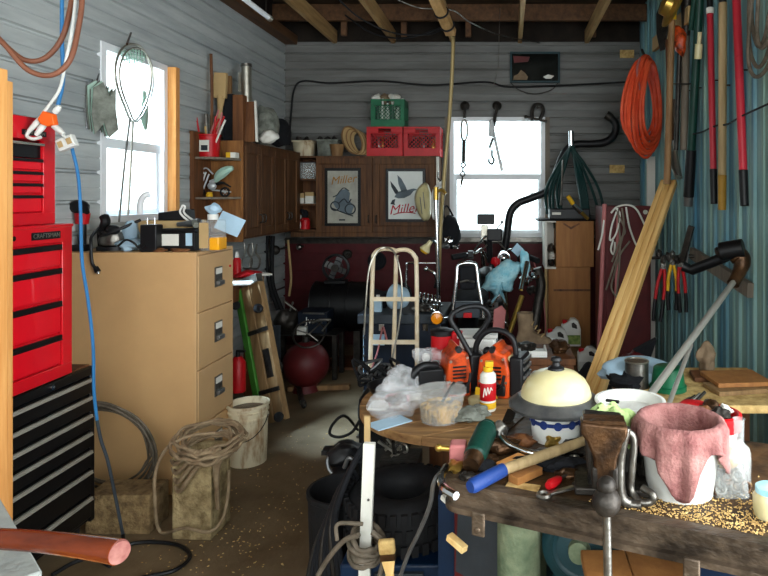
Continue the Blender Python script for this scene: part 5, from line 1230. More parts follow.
for (u0, v0, u1, v1, m, r_) in ((509, 334, 522, 296, 'gold', .022), (521, 290, 527, 262, 'chrome', .02), (506, 306, 500, 290, 'chrome', .018), (490, 306, 500, 292, 'chrome', .018)):
    MB().cyl(P(u0, v0, 5.2), P(u1, v1, 5.35), r_).build('fork_tube' if m == 'gold' else 'side_tube', M[m], t)
for (px, py, s_) in ((526, 280, .05), (531, 290, .045), (534, 276, .04), (519, 270, .05), (528, 268, .045)): MB().lump(P(px, py, 5.5), (s_, s_, s_*.8), .35, px).build('linkage', M['iron'] if px % 2 else M['chrome'], t)
settle(t)
t = thing('blue_sheet', 'crumpled light blue plastic sheet draped over the motorcycle tank', 'sheet')
out = [(508, 259), (514, 262), (520, 263), (519, 272), (514, 282), (512, 290), (506, 292), (500, 291), (495, 297), (491, 292), (480, 290), (484, 284), (487, 275), (494, 269), (500, 264)]
c = P(503, 278, 5.35); sp = smooth([P(*p, 5.38) for p in out], 5, True); N = len(sp); vs = []; rings = 8; q = random.Random(6)
for r_ in range(rings+1):
    k = r_/rings
    for i, p in enumerate(sp):
        v = c.lerp(p, k); vs.append(v+V((q.uniform(-.004, .004), -.12*(1-k*k)+.014*math.sin(i*.5+r_*.5)*k+q.uniform(-.006, .006), q.uniform(-.003, .003))))
MB().add(vs, [(r_*N+i, r_*N+(i+1) % N, (r_+1)*N+(i+1) % N, (r_+1)*N+i) for r_ in range(rings) for i in range(N)]).build('sheet', M['bluecloth'], t, solid=.006)
c = P(525, 264, 5.42); MB().lump(c, (.045, .05, .11), .25, 95).build('knotted_end', M['bluecloth'], t); settle(t)
c = P(496, 262, 5.55); solo(MB().lump(c, (.04, .03, .045), .3, 96), 'red_rag', M['red'], 'small red rag tucked beside the motorcycle headlight', 'rag')
solo(MB().prism([(-.05, -.10), (.04, -.10), (.055, .06), (.02, .10), (-.04, .07)], .02, frame(P(499, 318, 4.9), (1, 0, 0), (0, 0, 1)) @ Matrix.Rotation(PI/2, 4, 'X')), 'dust_pan', M['rosy'], 'faded rose plastic panel standing behind the chainsaws', 'panel', bev=.004)
# leather boot
t = thing('work_boot', 'dusty brown leather work boot below the plywood cupboard', 'boot')
c = V((P(527, 0, 4.6).x, 4.6, .475))
at(c)
SECT = [(.0, -.085, .20, .052), (.05, -.085, .20, .054), (.085, -.08, .17, .052), (.11, -.072, .10, .048), (.135, -.066, .055, .045), (.17, -.066, .045, .046), (.22, -.07, .045, .052), (.27, -.075, .045, .056), (.272, -.06, .03, .042), (.20, -.055, .03, .038)]
def boot_ring(u, v):
    k = v*(len(SECT)-1); i = min(int(k), len(SECT)-2); f_ = k-i
    z, x0, x1, hw = [SECT[i][m]*(1-f_)+SECT[i+1][m]*f_ for m in range(4)]
    a = 2*PI*u; ca, sa = math.cos(a), math.sin(a)
    return V(((x0+x1)/2+(x1-x0)/2*(abs(ca)**.8)*(1 if ca > 0 else -1), hw*(abs(sa)**.8)*(1 if sa > 0 else -1), .02+z))
MB().grid(boot_ring, 28, 19, True).build('upper', M['leather'], t, ang=70)
MB().prism([(.058+.15*math.cos(a), .058*math.sin(a)) for a in [2*PI*i/24 for i in range(24)]], .025).build('sole', M['rubber'], t)
for k in range(5): MB().tube(smooth([(.10-.022*k, -.04, .118+.03*k), (.125-.026*k, 0, .135+.03*k), (.10-.022*k, .04, .118+.03*k)]), .005, 6).build('lace', M['cardboard'], t)
home(); settle(t)
solo(MB().boxz(P(510, 0, 4.6).x, P(549, 0, 4.6).x, 4.48, 4.80, 0, .472), 'low_crate', M['soft'], 'black crate under the leather boot', 'crate', bev=.006)
cord('dark_tube', 'dark thick tube standing behind the boot by the cupboard post', 'tube', [P(534, 330, 5.65), P(538, 305, 5.7), P(541, 285, 5.75), P(537, 268, 5.75)], .045, M['iron'], n=12)
cord('thin_rod', 'thin pale rod leaning beside the cupboard post', 'rod', [P(532, 256, 6.0), P(538, 275, 6.0), P(543, 292, 6.0), V((P(548, 355, 6.0).x, 6.0, 0))], .007, M['rosy'])

# ------------------------------------------------------------------ right wall tools
XW = XR-.075
def W(px, py, off=0): return P(px, py, (XW-off)*F/(px-CX))
def pole(name, label, cat, p0, p1, segs, off=0, group=None):
    t = thing(name, label, cat, group); a, b = W(*p0, off), W(*p1, off)
    for (f0, f1, r0, r1, m, nm) in segs:
        MB().tube([a.lerp(b, f0), a.lerp(b, (f0+f1)/2), a.lerp(b, f1)], [r0, (r0+r1)/2, r1], 14).build(nm, M[m], t, bev=.003)
    d = a.lerp(b, .5); MB().cyl(d, V((XR-.026, d.y, d.z)), .006, n=6).build('wall_hook', M['iron'], t)
    return t
t = pole('long_pole', 'red pole with black end grip, left of the wooden handle on the right wall', 'pole', (709, -40), (714, 204), [(0, .20, .020, .020, 'blackplastic', 'top_section'), (.20, .225, .026, .026, 'paper', 'white_ring'), (.225, .86, .022, .022, 'redpole', 'shaft'), (.86, 1, .025, .023, 'blackplastic', 'grip')], group='long tools on the right wall'); settle(t)
t = pole('long_pole', 'thick tan wooden handle dipped in ochre hanging between the red poles', 'pole', (723, -40), (722, 210), [(0, .17, .024, .024, 'blackplastic', 'top_section'), (.17, .86, .027, .026, 'tanstick', 'shaft'), (.86, 1, .028, .025, 'yellowgrip', 'dipped_end')], group='long tools on the right wall'); settle(t)
t = pole('long_pole', 'bright red pole with black grip, right of the wooden handle', 'pole', (734, -60), (744.5, 206), [(0, .45, .025, .025, 'redpole', 'upper_shaft'), (.45, .87, .025, .024, 'redpole', 'shaft'), (.87, 1, .027, .025, 'blackplastic', 'grip')], group='long tools on the right wall'); settle(t)
t = pole('pruning_pole', 'dark green pole with black grip and white cable end', 'pole', (702, -40), (688, 206), [(0, .76, .030, .032, 'darkgreen', 'shaft'), (.76, .96, .038, .040, 'blackplastic', 'grip'), (.96, 1, .036, .034, 'gunmetal', 'end_cap')]);
MB().cyl(W(700, 32, .06), W(699, 44, .06), .014).cyl(W(699, 44, .06), W(698, 59, .06), .026).build('white_coupling', M['cream'], t); MB().cyl(W(699, -40, .03), W(691, 30, .03), .022).build('second_tube', M['darkgreen'], t); settle(t)
t = pole('hoe', 'weathered grey handled hoe with a black head on the right wall', 'hoe', (686, 30), (684, 150), [(0, 1, .030, .030, 'greystick', 'shaft')], .03)
MB().tube([W(688, -30, .03), W(687, 10, .03), W(686, 36, .03)], [.05, .045, .03], 10).build('head', M['iron'], t); settle(t)
t = pole('shovel', 'wooden handled tool with yellow ferrule in front of the hose coil', 'shovel', (673, -20), (667, 184), [(0, .19, .034, .034, 'yellow', 'ferrule'), (.19, 1, .024, .027, 'brownstick', 'shaft')], .16)
settle(t)
t = thing('spade', 'dark pointed spade blade hanging behind the yellow ferrule', 'spade')
mm = frame(W(663, 26, .10), (.3, -1, .0), (.0, 0, 1)) @ Matrix.Rotation(PI/2, 4, 'X')
MB().prism([(-.02, .20), (-.09, .12), (-.085, -.05), (-.03, -.20), (.03, -.20), (.085, -.05), (.09, .12), (.02, .20)], .012, mm).build('blade', M['iron'], t, bev=.003)
MB().cyl(W(668, 40, .10), W(671, 140, .10), .022).build('shaft', M['brownwood'], t); settle(t)
solo(MB().lathe([(.02, 0), (.15, .01), (.16, .03), (.09, .05), (.085, .10), (0, .12)], W(676, 8, .12), frame((0, 0, 0), (.0, 1, .2), (-.9, -.4, .3)).to_3x3()), 'straw_hat', M['gold'], 'ochre round hat at the top of the right wall', 'hat')
t = thing('orange_clamp', 'orange clamp on a pole beside the yellow ferrule', 'clamp')
c = W(680, 40, .08); MB().lump(c, (.05, .05, .11), .25, 101).build('jaw', M['orange'], t); MB().cyl(c, W(676, 150, .08), .018).build('rod', M['iron'], t); settle(t)
t = thing('wooden_board', 'pale wooden bracket behind the spade blade', 'bracket')
MB().bar(W(654, 45, .04), W(690, 14, .04), .03, .12).build('board', M['cardboard'], t); settle(t)
t = thing('hedge_shears', 'steel hedge shears hanging beside the wooden shovel handle', 'shears')
MB().tube(smooth([W(676, 125, .06), W(675, 150, .06), W(679, 178, .06)]), [.016+.001*i for i in range(13)]).tube(smooth([W(669, 145, .10), W(672, 165, .10), W(677, 177, .10)]), .016).build('blade', M['alu'], t)
MB().cyl(W(674, 100, .06), W(675, 130, .06), .024).build('shaft', M['greystick'], t); settle(t)
t = thing('hanging_loops', 'grey green cords hanging in loops at the right picture edge', 'cords')
for k, pts in enumerate((((752, -30), (752, 20), (757, 45), (764, 40), (770, 10)), ((750, -30), (749, 40), (756, 66), (766, 58), (775, 20)), ((755, -30), (748, 50), (754, 76), (768, 66), (780, 20)), ((760, -30), (757, 30), (762, 48), (772, 30), (778, -20)))):
    MB().tube(smooth([W(a, b, .02*k) for a, b in pts]), .011, 7).build('loop', M['wirecoil'], t)
settle(t)
cord('wall_wire', 'thin black wire running slack across the teal right wall', 'wire', [W(693, 134), W(702, 132), W(715, 126), W(728, 124), W(742, 116), W(768, 104)], .006, M['rubber'])
# orange coil
t = thing('hose_coil', 'big bright orange coil of hose hanging at the right wall corner', 'hose')
q = random.Random(9)
for k in range(17):
    f_ = k/16; px = 639+f_*14; top = 56+abs(f_-.5)*14+q.uniform(-2, 2); bot = 138+18*math.sin(f_*PI)+q.uniform(-3, 3); wd = (16-8*f_)*1.0+q.uniform(-2.5, 2.5)
    D = 5.75-.10*f_+q.uniform(-.03, .03); px -= (f_-.0)*1
    pts = []
    for i in range(26):
        a = 2*PI*i/26; u = px+wd*math.cos(a)*(1-.35*math.sin(a)); v = (top+bot)/2-(bot-top)/2*math.sin(a)
        pts.append(P(u, v, D+.10*math.cos(a)))
    MB().tube(pts, .013, 8, True).build('loop', M['orangecord'], t)
MB().cyl(P(645, 57, 5.70), P(642, 50, 5.90), .012).build('hook', M['iron'], t)
MB().tube(smooth([P(640, 58, 5.62), P(637, 70, 5.60), P(640, 90, 5.60)]), .010).build('pale_tie', M['rosy'], t)
settle(t)
# loppers and pliers bundle
def plier(label, px, py, L, spread, handm, tipm, D, tilt=0, grp='pliers on the right wall'):
    t = thing('pliers', label, 'pliers', grp)
    c = P(px, py, D); k = D/F
    at(c, 0, 0, tilt)
    MB().prism([(-.022, 0), (-.012, .055), (0, .075), (.012, .055), (.022, 0), (.014, -.03), (-.014, -.03)], .018, Matrix.Rotation(PI/2, 4, 'X')).cyl((0, -.024, 0), (0, .006, 0), .012).build('jaws', M['steel'], t, bev=.003)
    for s_ in (-1, 1):
        h = MB().tube(smooth([(s_*.01, -.009, -.02), (s_*spread, -.009, -L*.35), (s_*spread*1.1, -.009, -L*.6)]), .013, 10).build('handle', M[handm], t)
        MB().tube(smooth([(s_*spread*1.1, -.009, -L*.6), (s_*spread*1.1, -.009, -L*.8), (s_*spread*.95, -.009, -L)]), .014, 10).build('grip', M[tipm], h)
    home(); return settle(t)
plier('red handled cutters hanging at the left of the pliers row', 663, 266, .42, .028, 'red', 'blackplastic', 4.75, .12)
plier('yellow handled cutters in the middle of the pliers row', 672, 262, .36, .030, 'yellow', 'blackplastic', 4.72, 0)
plier('red handled cutters at the right of the yellow ones', 680, 264, .36, .024, 'red', 'blackplastic', 4.68, -.06)
t = thing('hanging_pliers_rail', 'small iron rail of hooks holding the pliers', 'rail')
MB().cyl(P(652, 258, 4.76), P(690, 256, 4.66), .012).cyl(P(688, 256, 4.66), V((XR-.01, 4.62, P(688, 256, 4.66).z)), .012).build('rail', M['iron'], t)
for k in range(6): MB().lump(P(659+4.5*k, 254+(k*5) % 7, 4.66), (.022, .02, .03), .35, 110+k, 12).build('hook', M['steel'] if k % 2 else M['iron'], t)
settle(t)
t = thing('lopper', 'black lopper pointing up behind the pliers row', 'lopper')
MB().bar(P(682, 262, 4.60), P(691.5, 226, 4.55), .03, .045).build('blade', M['iron'], t, bev=.006); MB().bar(P(688, 232, 4.62), P(686, 268, 4.62), .02, .02).build('arm', M['gunmetal'], t); settle(t)
# long jack handle
t = thing('jack_pole', 'long pale pole with a brown elbow and black arm reaching up right of the pliers', 'jack')
a, b, c = P(683, 266, 3.62), P(692, 270, 3.60), P(734, 253, 3.45)
MB().tube([a, b, P(720, 259, 3.48), c], .030, 12).build('black_arm', M['blackenamel'], t)
MB().cyl(P(720, 252, 3.46), P(744, 248, 3.40), .052, n=24).cyl(P(717, 254, 3.46), P(722, 252, 3.46), .036).build('cylinder_head', M['blackenamel'], t, bev=.006)
MB().tube(smooth([P(736, 254, 3.44), P(742, 260, 3.42), P(740, 270, 3.40), P(733, 284, 3.36)]), [.05, .052, .054, .054, .052, .05, .048, .046, .045, .044, .042, .04, .038, .037, .036, .035, .034, .034, .034][:19], 14).build('elbow', M['rust'], t)
MB().cyl(P(735, 280, 3.37), P(648, 398, 2.45), .0155, n=16).build('long_pole', M['lightpole'], t)
settle(t)
t = thing('second_pole', 'shorter grey pole leaning behind the long pale one', 'pole')
MB().cyl(P(691, 345, 2.98), P(666, 412, 2.45), .010).build('shaft', M['lightpole'], t)
settle(t)
# leaning pale 2x4
top, bot = P(669, 182, 5.0), V((P(541, 0, 3.05).x, 3.05, 0.0)); bot = V((.185, 3.05, .03))
d_ = (top-bot)
bb = MB(); wv = V((.86, -.45, .0)); wv = (wv-d_.normalized()*wv.dot(d_.normalized())).normalized(); mf = Matrix.Identity(4); nz = d_.normalized().cross(wv)
for i in range(3): mf[i][0], mf[i][1], mf[i][2], mf[i][3] = d_.normalized()[i], wv[i], nz[i], bot[i]
for (w0, w1, th) in ((-.062, -.024, .024), (-.024, -.016, .017), (-.016, .022, .024), (.022, .030, .017), (.030, .062, .024)): bb.boxz(0, d_.length, w0, w1, -th, th)
bo = bb.build('leaning_board', M['pineboard'], None, bev=.002); bo.matrix_world = mf; tag(bo, 'long new pine board leaning diagonally toward the right wall', 'board')

# cluttered side table by the right wall
t = thing('side_table', 'low board table of clutter along the right wall under the poles', 'table')
MB().boxz(.52, 1.24, 2.66, 3.25, .70, .735).build('tabletop', M['chips'], t, bev=.004)
for xx_, yy in ((.57, 2.72), (1.19, 2.72), (.57, 3.19), (1.19, 3.19)): MB().boxz(xx_-.03, xx_+.03, yy-.03, yy+.03, 0, .70).build('leg', M['brownwood'], t)
settle(t)
zt_ = .736
t = thing('green_tub', 'upturned green plastic tub on the side table behind the poles', 'tub')
b = PZ(668, 389, zt_); MB().lathe([(0, .105), (.058, .105), (.066, .099), (.076, .025), (.084, .021), (.084, 0), (.078, 0), (.060, .094), (0, .096)], b, n=32).build('tub', M['green'], t)
settle(t)
b = PZ(640, 382, zt_); solo(MB().lump((b.x, b.y+.05, zt_+.04), (.19, .14, .06), .2, 120, fl=zt_), 'white_sheet', M['bluepaper'], 'crumpled white plastic sheet left of the green tub', 'sheet')
b = PZ(626, 388, zt_); solo(MB().lump((b.x, b.y, zt_+.03), (.08, .09, .04), .35, 121, fl=zt_), 'dark_scrap', M['soft'], 'dark scrap pile at the left end of the side table', 'scrap')
for i, (x0, x1, y0, y1, z, a) in enumerate(((.92, 1.20, 2.80, 2.95, zt_, .2), (.90, 1.17, 2.98, 3.12, zt_, -.1), (.94, 1.2, 2.84, 3.05, zt_+.022, .1))):
    cx_, cy_ = (x0+x1)/2, (y0+y1)/2; at((cx_, cy_, z), a)
    solo(MB().boxz(x0-cx_, x1-cx_, y0-cy_, y1-cy_, 0, .02), 'wood_offcut', M[['creeper', 'brownwood', 'boxwood'][i]], ['pale offcut at the front right of the side table', 'greyer offcut at the back right of the side table', 'brown offcut lying on top of the two others'][i], 'offcut', bev=.002)
c = P(690, 362, 3.15); solo(MB().lump((1.0, 3.16, zt_+.07), (.045, .05, .075), .25, 122, fl=zt_), 'dark_bottle', M['leather'], 'brown sack behind the green tub against the teal wall', 'sack')
b = PZ(632, 392, zt_); solo(MB().lump((b.x+.0, 2.70, zt_+.02), (.06, .035, .02), .3, 123, fl=zt_), 'paper_wad', M['paper'], 'small white wad at the front left of the side table', 'wad')

# ------------------------------------------------------------------ round table
RC = V((-.18, 2.71, 0)); RT = .75; RR = .45
t = thing('round_table', 'round plank topped table crowded with bags, tubs and chainsaws', 'table')
tt = MB()
ws = [-.45, -.31, -.16, -.02, .12, .27, .45]
for i in range(6):
    y0, y1 = ws[i]+.0015, ws[i+1]-.0015; poly = []
    for k in range(9):
        y = y0+(y1-y0)*k/8; poly.append((math.sqrt(max(0, RR*RR-y*y)), y))
    for k in range(8, -1, -1):
        y = y0+(y1-y0)*k/8; poly.append((-math.sqrt(max(0, RR*RR-y*y)), y))
    tt.prism([(RC.x+math.cos(.5)*a-math.sin(.5)*b, RC.y+math.sin(.5)*a+math.cos(.5)*b) for a, b in poly], .035, None, RT-.035)
tt.build('tabletop', M['tablewood'], t, bev=.003)
MB().cyl((RC.x, RC.y, .05), (RC.x, RC.y, RT-.035), .16, n=28).build('drum', M['brownwood'], t)
MB().cyl((RC.x, RC.y, 0), (RC.x, RC.y, .05), .20, n=36).build('base_disc', M['brownwood'], t); settle(t)
zt_ = RT+.001
t = thing('plastic_tub', 'round translucent white tub of yellow grit at the front of the round table', 'tub')
b = PZ(441, 419, zt_); b.z = zt_
MB().lathe([(0, 0), (.078, 0), (.092, .10), (.100, .102), (.100, .118), (.094, .118)], b, n=40).build('tub', M['milky'], t, ang=50)
MB().lathe([(0, .005), (.074, .005), (.0815, .055), (.06, .068), (.03, .060), (0, .066)], b, n=32).build('contents', M['grit'], t); settle(t)
cord('short_rod', 'short dark rod resting in the white tub', 'rod', [V((b.x+.005, b.y, b.z+.066)), V((b.x+.02, b.y+.02, b.z+.09)), V((b.x+.045, b.y+.075, b.z+.121))], .006, M['iron'])
for i, (px, py, s_, sd, lab) in enumerate(((394, 415, (.105, .09, .07), 130, 'crumpled clear plastic bag at the left of the white tub'), (403, 397, (.085, .07, .075), 131, 'crumpled clear plastic bag behind the left bag'), (434, 385, (.11, .07, .085), 132, 'crumpled clear plastic bag behind the white tub'), (457, 392, (.065, .06, .075), 133, 'crumpled clear plastic bag right of the white tub'))):
    c = PZ(px, py, zt_); solo(MB().lump((c.x, c.y, zt_+s_[2]*.8), s_, .28, sd, 34, fl=zt_), 'plastic_bag', M['bag'], lab, 'bag', 'plastic bags on the round table')
c = PZ(399, 411, zt_); solo(MB().lump((c.x+.01, c.y-.085, zt_+.075), (.035, .02, .02), .5, 134), 'rusty_part', M['rust'], 'dark rusty part resting on the front plastic bag', 'part')
t = thing('spray_can', 'white and red spray can with a yellow nozzle on the round table', 'spray can')
b = PZ(488, 410, zt_); b.z = zt_
MB().lathe([(0, 0), (.030, 0), (.033, .006), (.033, .145), (.022, .158), (0, .158)], b, n=28).build('can', M['paper'], t)
MB().lathe([(.0332, .045), (.0337, .046), (.0337, .115), (.0332, .116)], b, n=28).build('red_band', M['red'], t)
MB().lathe([(.0336, .012), (.0338, .013), (.0338, .036), (.0336, .037)], b, n=28).build('yellow_band', M['yellow'], t)
MB().tube(smooth([b+V((u, -.0350+abs(u)*.25, v)) for u, v in ((-.018, .062), (-.012, .098), (-.006, .07), (.0, .102), (.006, .076), (.012, .10), (.018, .09))]), .0022, 6).build('printed_script', M['paper'], t)
MB().cyl(b+V((0, 0, .158)), b+V((0, 0, .178)), .020).boxz(b.x-.012, b.x+.022, b.y-.012, b.y+.012, zt_+.178, zt_+.20).build('nozzle', M['yellow'], t, bev=.003); settle(t)
def saw(label, px, D, w_, h_, yaw, sd, extra):
    t = thing('chainsaw', label, 'chainsaw', 'orange chainsaws on the round table')
    at((P(px, 0, D).x, D, zt_), yaw)
    MB().prism([(-w_/2, 0), (w_/2, 0), (w_/2*1.05, h_*.55), (w_/2*.8, h_*.95), (w_*.12, h_), (w_*.05, h_*1.12), (-w_*.10, h_*1.12), (-w_*.16, h_*.98), (-w_/2*.9, h_*.86), (-w_/2*1.05, h_*.4)], .16, Matrix.Rotation(PI/2, 4, 'X'), -.08).build('housing', M['orange'], t, bev=.012)
    MB().boxz(-w_*.42, w_*.42, -.096, -.078, h_*.08, h_*.32).build('starter_cover', M['blackplastic'], t, bev=.006)
    for k in range(4): MB().boxz(-w_*.28+.0, w_*.28, -.088, -.080, h_*(.42+.08*k), h_*(.45+.08*k)).build('vent_slot', M['blackplastic'], t)
    MB().cyl((-w_*.02, -.085, h_*1.05), (-w_*.02, -.06, h_*1.05), .014).build('filler_cap', M['blackplastic'], t)
    MB().boxz(w_*.5, w_*.5+.06, -.07, .07, .01, h_*.9).build('engine_block', M['blackplastic'], t, bev=.01)
    for k in range(5): MB().boxz(w_*.5+.061, w_*.5+.068, -.06, .06, .02+.034*k, .034+.034*k).build('cooling_fin', M['gunmetal'], t)
    for (u, v) in ((-.42, .36), (.42, .36), (-.36, .80), (.34, .86)): MB().cyl((w_*u, -.084, h_*v), (w_*u, -.078, h_*v), .006, n=10).build('bolt', M['alu'], t)
    MB().torus((0, -.082, h_*.20), w_*.24, .006, (0, 1, 0), 24, 6).build('starter_ring', M['gunmetal'], t)
    MB().tube(smooth([(w_*.1, -.10, h_*.2), (w_*.34, -.108, h_*.34), (w_*.42, -.104, h_*.55)]), .007, 8).build('pull_cord_grip', M['blackplastic'], t)
    extra(t); home(); settle(t)
def ex1(t):
    MB().tube(smooth([(.06, -.05, .17), (.015, -.02, .26), (-.02, 0, .33), (.03, 0, .37), (.12, .02, .37), (.165, .02, .33), (.15, .03, .28), (.10, .04, .22)]), .0125, 10).build('front_handle', M['blackplastic'], t)
    MB().boxz(-.17, -.06, -.05, .05, .03, .12).tube(smooth([(-.08, 0, .12), (-.15, -.02, .13), (-.20, -.03, .09), (-.19, -.03, .03)]), .02, 10).build('rear_handle', M['blackplastic'], t, bev=.008)
saw('orange chainsaw on the left, with a tall black loop handle', 455, 2.80, .105, .195, .32, 1, ex1)
def ex2(t):
    MB().tube(smooth([(-.11, 0, .10), (-.10, 0, .21), (-.05, 0, .27), (.02, 0, .275), (.07, 0, .24), (.085, 0, .16)]), .013, 10).build('front_handle', M['blackplastic'], t)
    MB().prism([(-.075, .008), (.03, .008), (.01, .04), (-.07, .05)], .003, Matrix.Translation(V((0, -.097, 0))) @ Matrix.Rotation(PI/2, 4, 'X')).build('yellow_sticker', M['yellow'], t)
    MB().ball((-.04, -.03, .19), (.02, .02, .02)).build('knob', M['blackplastic'], t)
    MB().boxz(-.06, .07, -.05, .06, .155, .175).build('top_cover', M['cream'], t, bev=.005)
saw('orange chainsaw on the right with a yellow sticker and pale top', 498, 2.78, .14, .20, -.28, 2, ex2)
t = thing('red_can', 'red can with a black lid behind the left chainsaw', 'can')
c = V((P(442, 0, 2.98).x, 2.98, zt_)); MB().cyl(c, c+V((0, 0, .215)), .052, n=28).build('can', M['red'], t); MB().lathe([(0, 0), (.055, 0), (.055, .022), (.03, .03), (0, .03)], c+V((0, 0, .215))).build('lid', M['blackplastic'], t)
MB().boxz(c.x+.048, c.x+.10, 2.94, 3.0, zt_+.03, zt_+.235).build('side_can', M['red'], t, bev=.01, label='square red section'); settle(t)
t = thing('white_box', 'white tub behind the chainsaw handles', 'tub')
c = V((P(478, 0, 2.98).x, 2.98, zt_)); MB().boxz(c.x-.085, c.x+.085, 2.92, 3.05, zt_, zt_+.21).build('tub', M['white'], t, bev=.012); MB().boxz(c.x-.095, c.x+.095, 2.91, 3.06, zt_+.21, zt_+.228).build('lid', M['greywhite'], t, bev=.004); settle(t)
c = V((P(462, 0, 3.02).x, 3.02, zt_))
t = thing('fluid_bottle', 'small grey bottle with a pale cap left of the chainsaws', 'bottle')
b = PZ(426, 384, zt_); MB().boxz(b.x-.028, b.x+.028, b.y-.02, b.y+.02, zt_, zt_+.10).build('bottle', M['alu'], t, bev=.008); MB().ball((b.x, b.y, zt_+.125), .020).cyl((b.x, b.y, zt_+.10), (b.x, b.y, zt_+.12), .014).build('cap', M['white'], t); settle(t)
t = thing('green_bottle', 'dark green bottle right beside the small grey one', 'bottle')
b = PZ(436, 387, zt_); MB().lathe([(0, 0), (.028, 0), (.028, .075), (.015, .095), (.015, .12), (0, .12)], (b.x, b.y, zt_), n=18).build('bottle', M['darkgreen'], t); MB().lathe([(.0285, .01), (.0287, .011), (.0287, .03), (.0285, .031)], (b.x, b.y, zt_), n=18).build('label_sticker', M['cream'], t); settle(t)
t = thing('green_jar', 'small green glass jar left of the cream lidded pot', 'jar')
b = PZ(517, 392, zt_); MB().lathe([(0, 0), (.025, 0), (.028, .05), (.018, .065), (0, .065)], (b.x, b.y, zt_), n=18).build('jar', M['creepergreen'], t); settle(t)
t = thing('cream_saucer', 'small cream lid lying beside the spray can', 'lid')
b = PZ(476, 403, zt_); MB().lathe([(0, 0), (.033, 0), (.035, .018), (.028, .026), (0, .026)], (b.x, b.y, zt_), n=24).build('lid', M['cream'], t); settle(t)
b = PZ(530, 386, zt_); solo(MB().lump((.135, 2.82, zt_+.035), (.085, .09, .04), .25, 140, fl=zt_), 'foil_tray', M['alu'], 'crumpled silver tray at the right edge of the round table', 'tray')
for i, (px, py, s_) in enumerate(((468, 421, .05), (478, 418, .045))):
    c = PZ(px, py, zt_); solo(MB().lump((c.x, c.y, zt_+.022), (s_, s_*.9, .026), .35, 150+i, fl=zt_), 'rag', M['greyrag'], ['grey green rag right of the white tub', 'grey rag at the foot of the spray can'][i], 'rag')
b = PZ(391, 425, zt_); at((b.x-.01, b.y+.02, zt_), .75); solo(MB().boxz(-.075, .075, -.045, .045, 0, .004), 'paper_sheet', M['bluepaper'], 'light blue paper hanging at the front left of the round table', 'paper')
t = thing('frying_pan', 'black pan at the back left edge of the round table', 'pan')
c = PZ(365, 388, zt_+.03); c = V((-.53, 2.80, zt_+.03)); MB().lathe([(0, 0), (.075, 0), (.095, .03), (.10, .03), (.078, -.004), (0, -.004)], (c.x, c.y, zt_+.005), n=30).build('pan', M['blackenamel'], t); settle(t)
for i, (x0, a, m, lab) in enumerate(((-.50, .5, 'red', 'red packet beside the black pan'), (-.455, .5, 'paper', 'white packet between the red packet and the bags'))):
    at((x0+.03, 2.66+.03*i, zt_), a); solo(MB().boxz(-.045, .045, -.025, .025, 0, .03), 'packet', M[m], lab, 'packet', bev=.003)
solo(MB().boxz(-.575, -.50, 2.56, 2.66, zt_, zt_+.006), 'card', M['paper'], 'white card at the left edge of the round table', 'card')
t = thing('wire_pile', 'pile of black wires in front of the hand truck', 'wires')
q = random.Random(12)
for k in range(14):
    c = V((P(387, 0, 3.95).x+q.uniform(-.12, .12), 3.95+q.uniform(-.06, .06), .44+q.uniform(0, .08))); pts = [c+V((q.uniform(-.1, .1), q.uniform(-.06, .06), q.uniform(-.06, .10))) for _ in range(5)]
    MB().tube(smooth(pts), .009, 6).build('wire', M['rubber'] if k % 3 else M['gunmetal'], t)
settle(t)
solo(MB().boxz(P(365, 0, 3.95).x, P(408, 0, 3.95).x, 3.78, 4.12, 0, .40), 'black_crate', M['blackplastic'], 'black crate under the pile of wires', 'crate', bev=.008)

# ------------------------------------------------------------------ things under and beside the round table
t = thing('blue_chest', 'dark blue steel chest on the floor carrying the tire', 'chest')
MB().boxz(-.56, -.20, 2.08, 2.47, .0, .40).build('chest_body', M['bluebox'], t, bev=.008)
MB().boxz(-.44, -.28, 2.065, 2.08, .02, .38).build('front_plate', M['navyc'], t); settle(t)
t = thing('tire', 'small knobby black tire lying flat under the round table edge', 'tire')
c = V((P(404, 0, 2.30).x, 2.29, .402)); prof = []
for (r_, z) in ((.085, .02), (.078, .05), (.078, .125), (.085, .155), (.13, .175), (.17, .172), (.195, .15), (.205, .11), (.205, .065), (.195, .025), (.17, .003), (.13, 0)): prof.append((r_, z))
prof.append(prof[0])
me = MB(); n = 48; vs = []; NP = len(prof)-1
me.lathe(prof, c, n=48)
me.build('carcass', M['rubber'], t, ang=60)
tr = MB()
for k in range(36):
    for zz_, o_ in ((.035, 0), (.088, .5), (.14, 0)):
        a = 2*PI*(k+o_)/36; m_ = Matrix.Translation(c+V((.205*math.cos(a), .205*math.sin(a), zz_))) @ Matrix.Rotation(a, 4, 'Z')
        tr.box((0, 0, 0), (.016, .022, .038), m_)
tr.build('tread', M['rubber'], t); settle(t)
t = thing('white_batten', 'white painted batten standing in front of the tire', 'batten')
MB().bar((P(364, 0, 1.95).x, 1.95, P(0, 592, 1.95).z), P(369.5, 443, 1.95), .018, .035, (1, 0, 0)).build('batten', M['paper'], t)
for py in (500, 567): MB().cyl(P(365+(567-py)*.05, py, 1.940), P(365+(567-py)*.05, py, 1.934), .004).build('bolt_hole', M['iron'], t)
settle(t)
cc = t.location
solo(MB().bar((P(365, 0, 2.04).x, 2.04, 0.0), P(367.5, 416, 2.04), .012, .018, (1, 0, 0)), 'wood_strip', M['cardboard'], 'thin bare strip standing behind the white batten', 'strip')
t = thing('hose_barrel', 'black barrel stuffed with dark hoses at the aisle', 'barrel')
c = V((P(344, 0, 2.42).x, 2.42, 0))
MB().lathe([(0, 0), (.12, 0), (.135, .48), (.14, .485), (.14, .50), (.128, .50), (.122, .47), (.11, .02), (0, .02)], c, n=32).build('barrel', M['rubber'], t); 
settle(t)
q = random.Random(15); t = thing('dark_hoses', 'bundle of dark hoses spilling out of the black barrel', 'hoses')
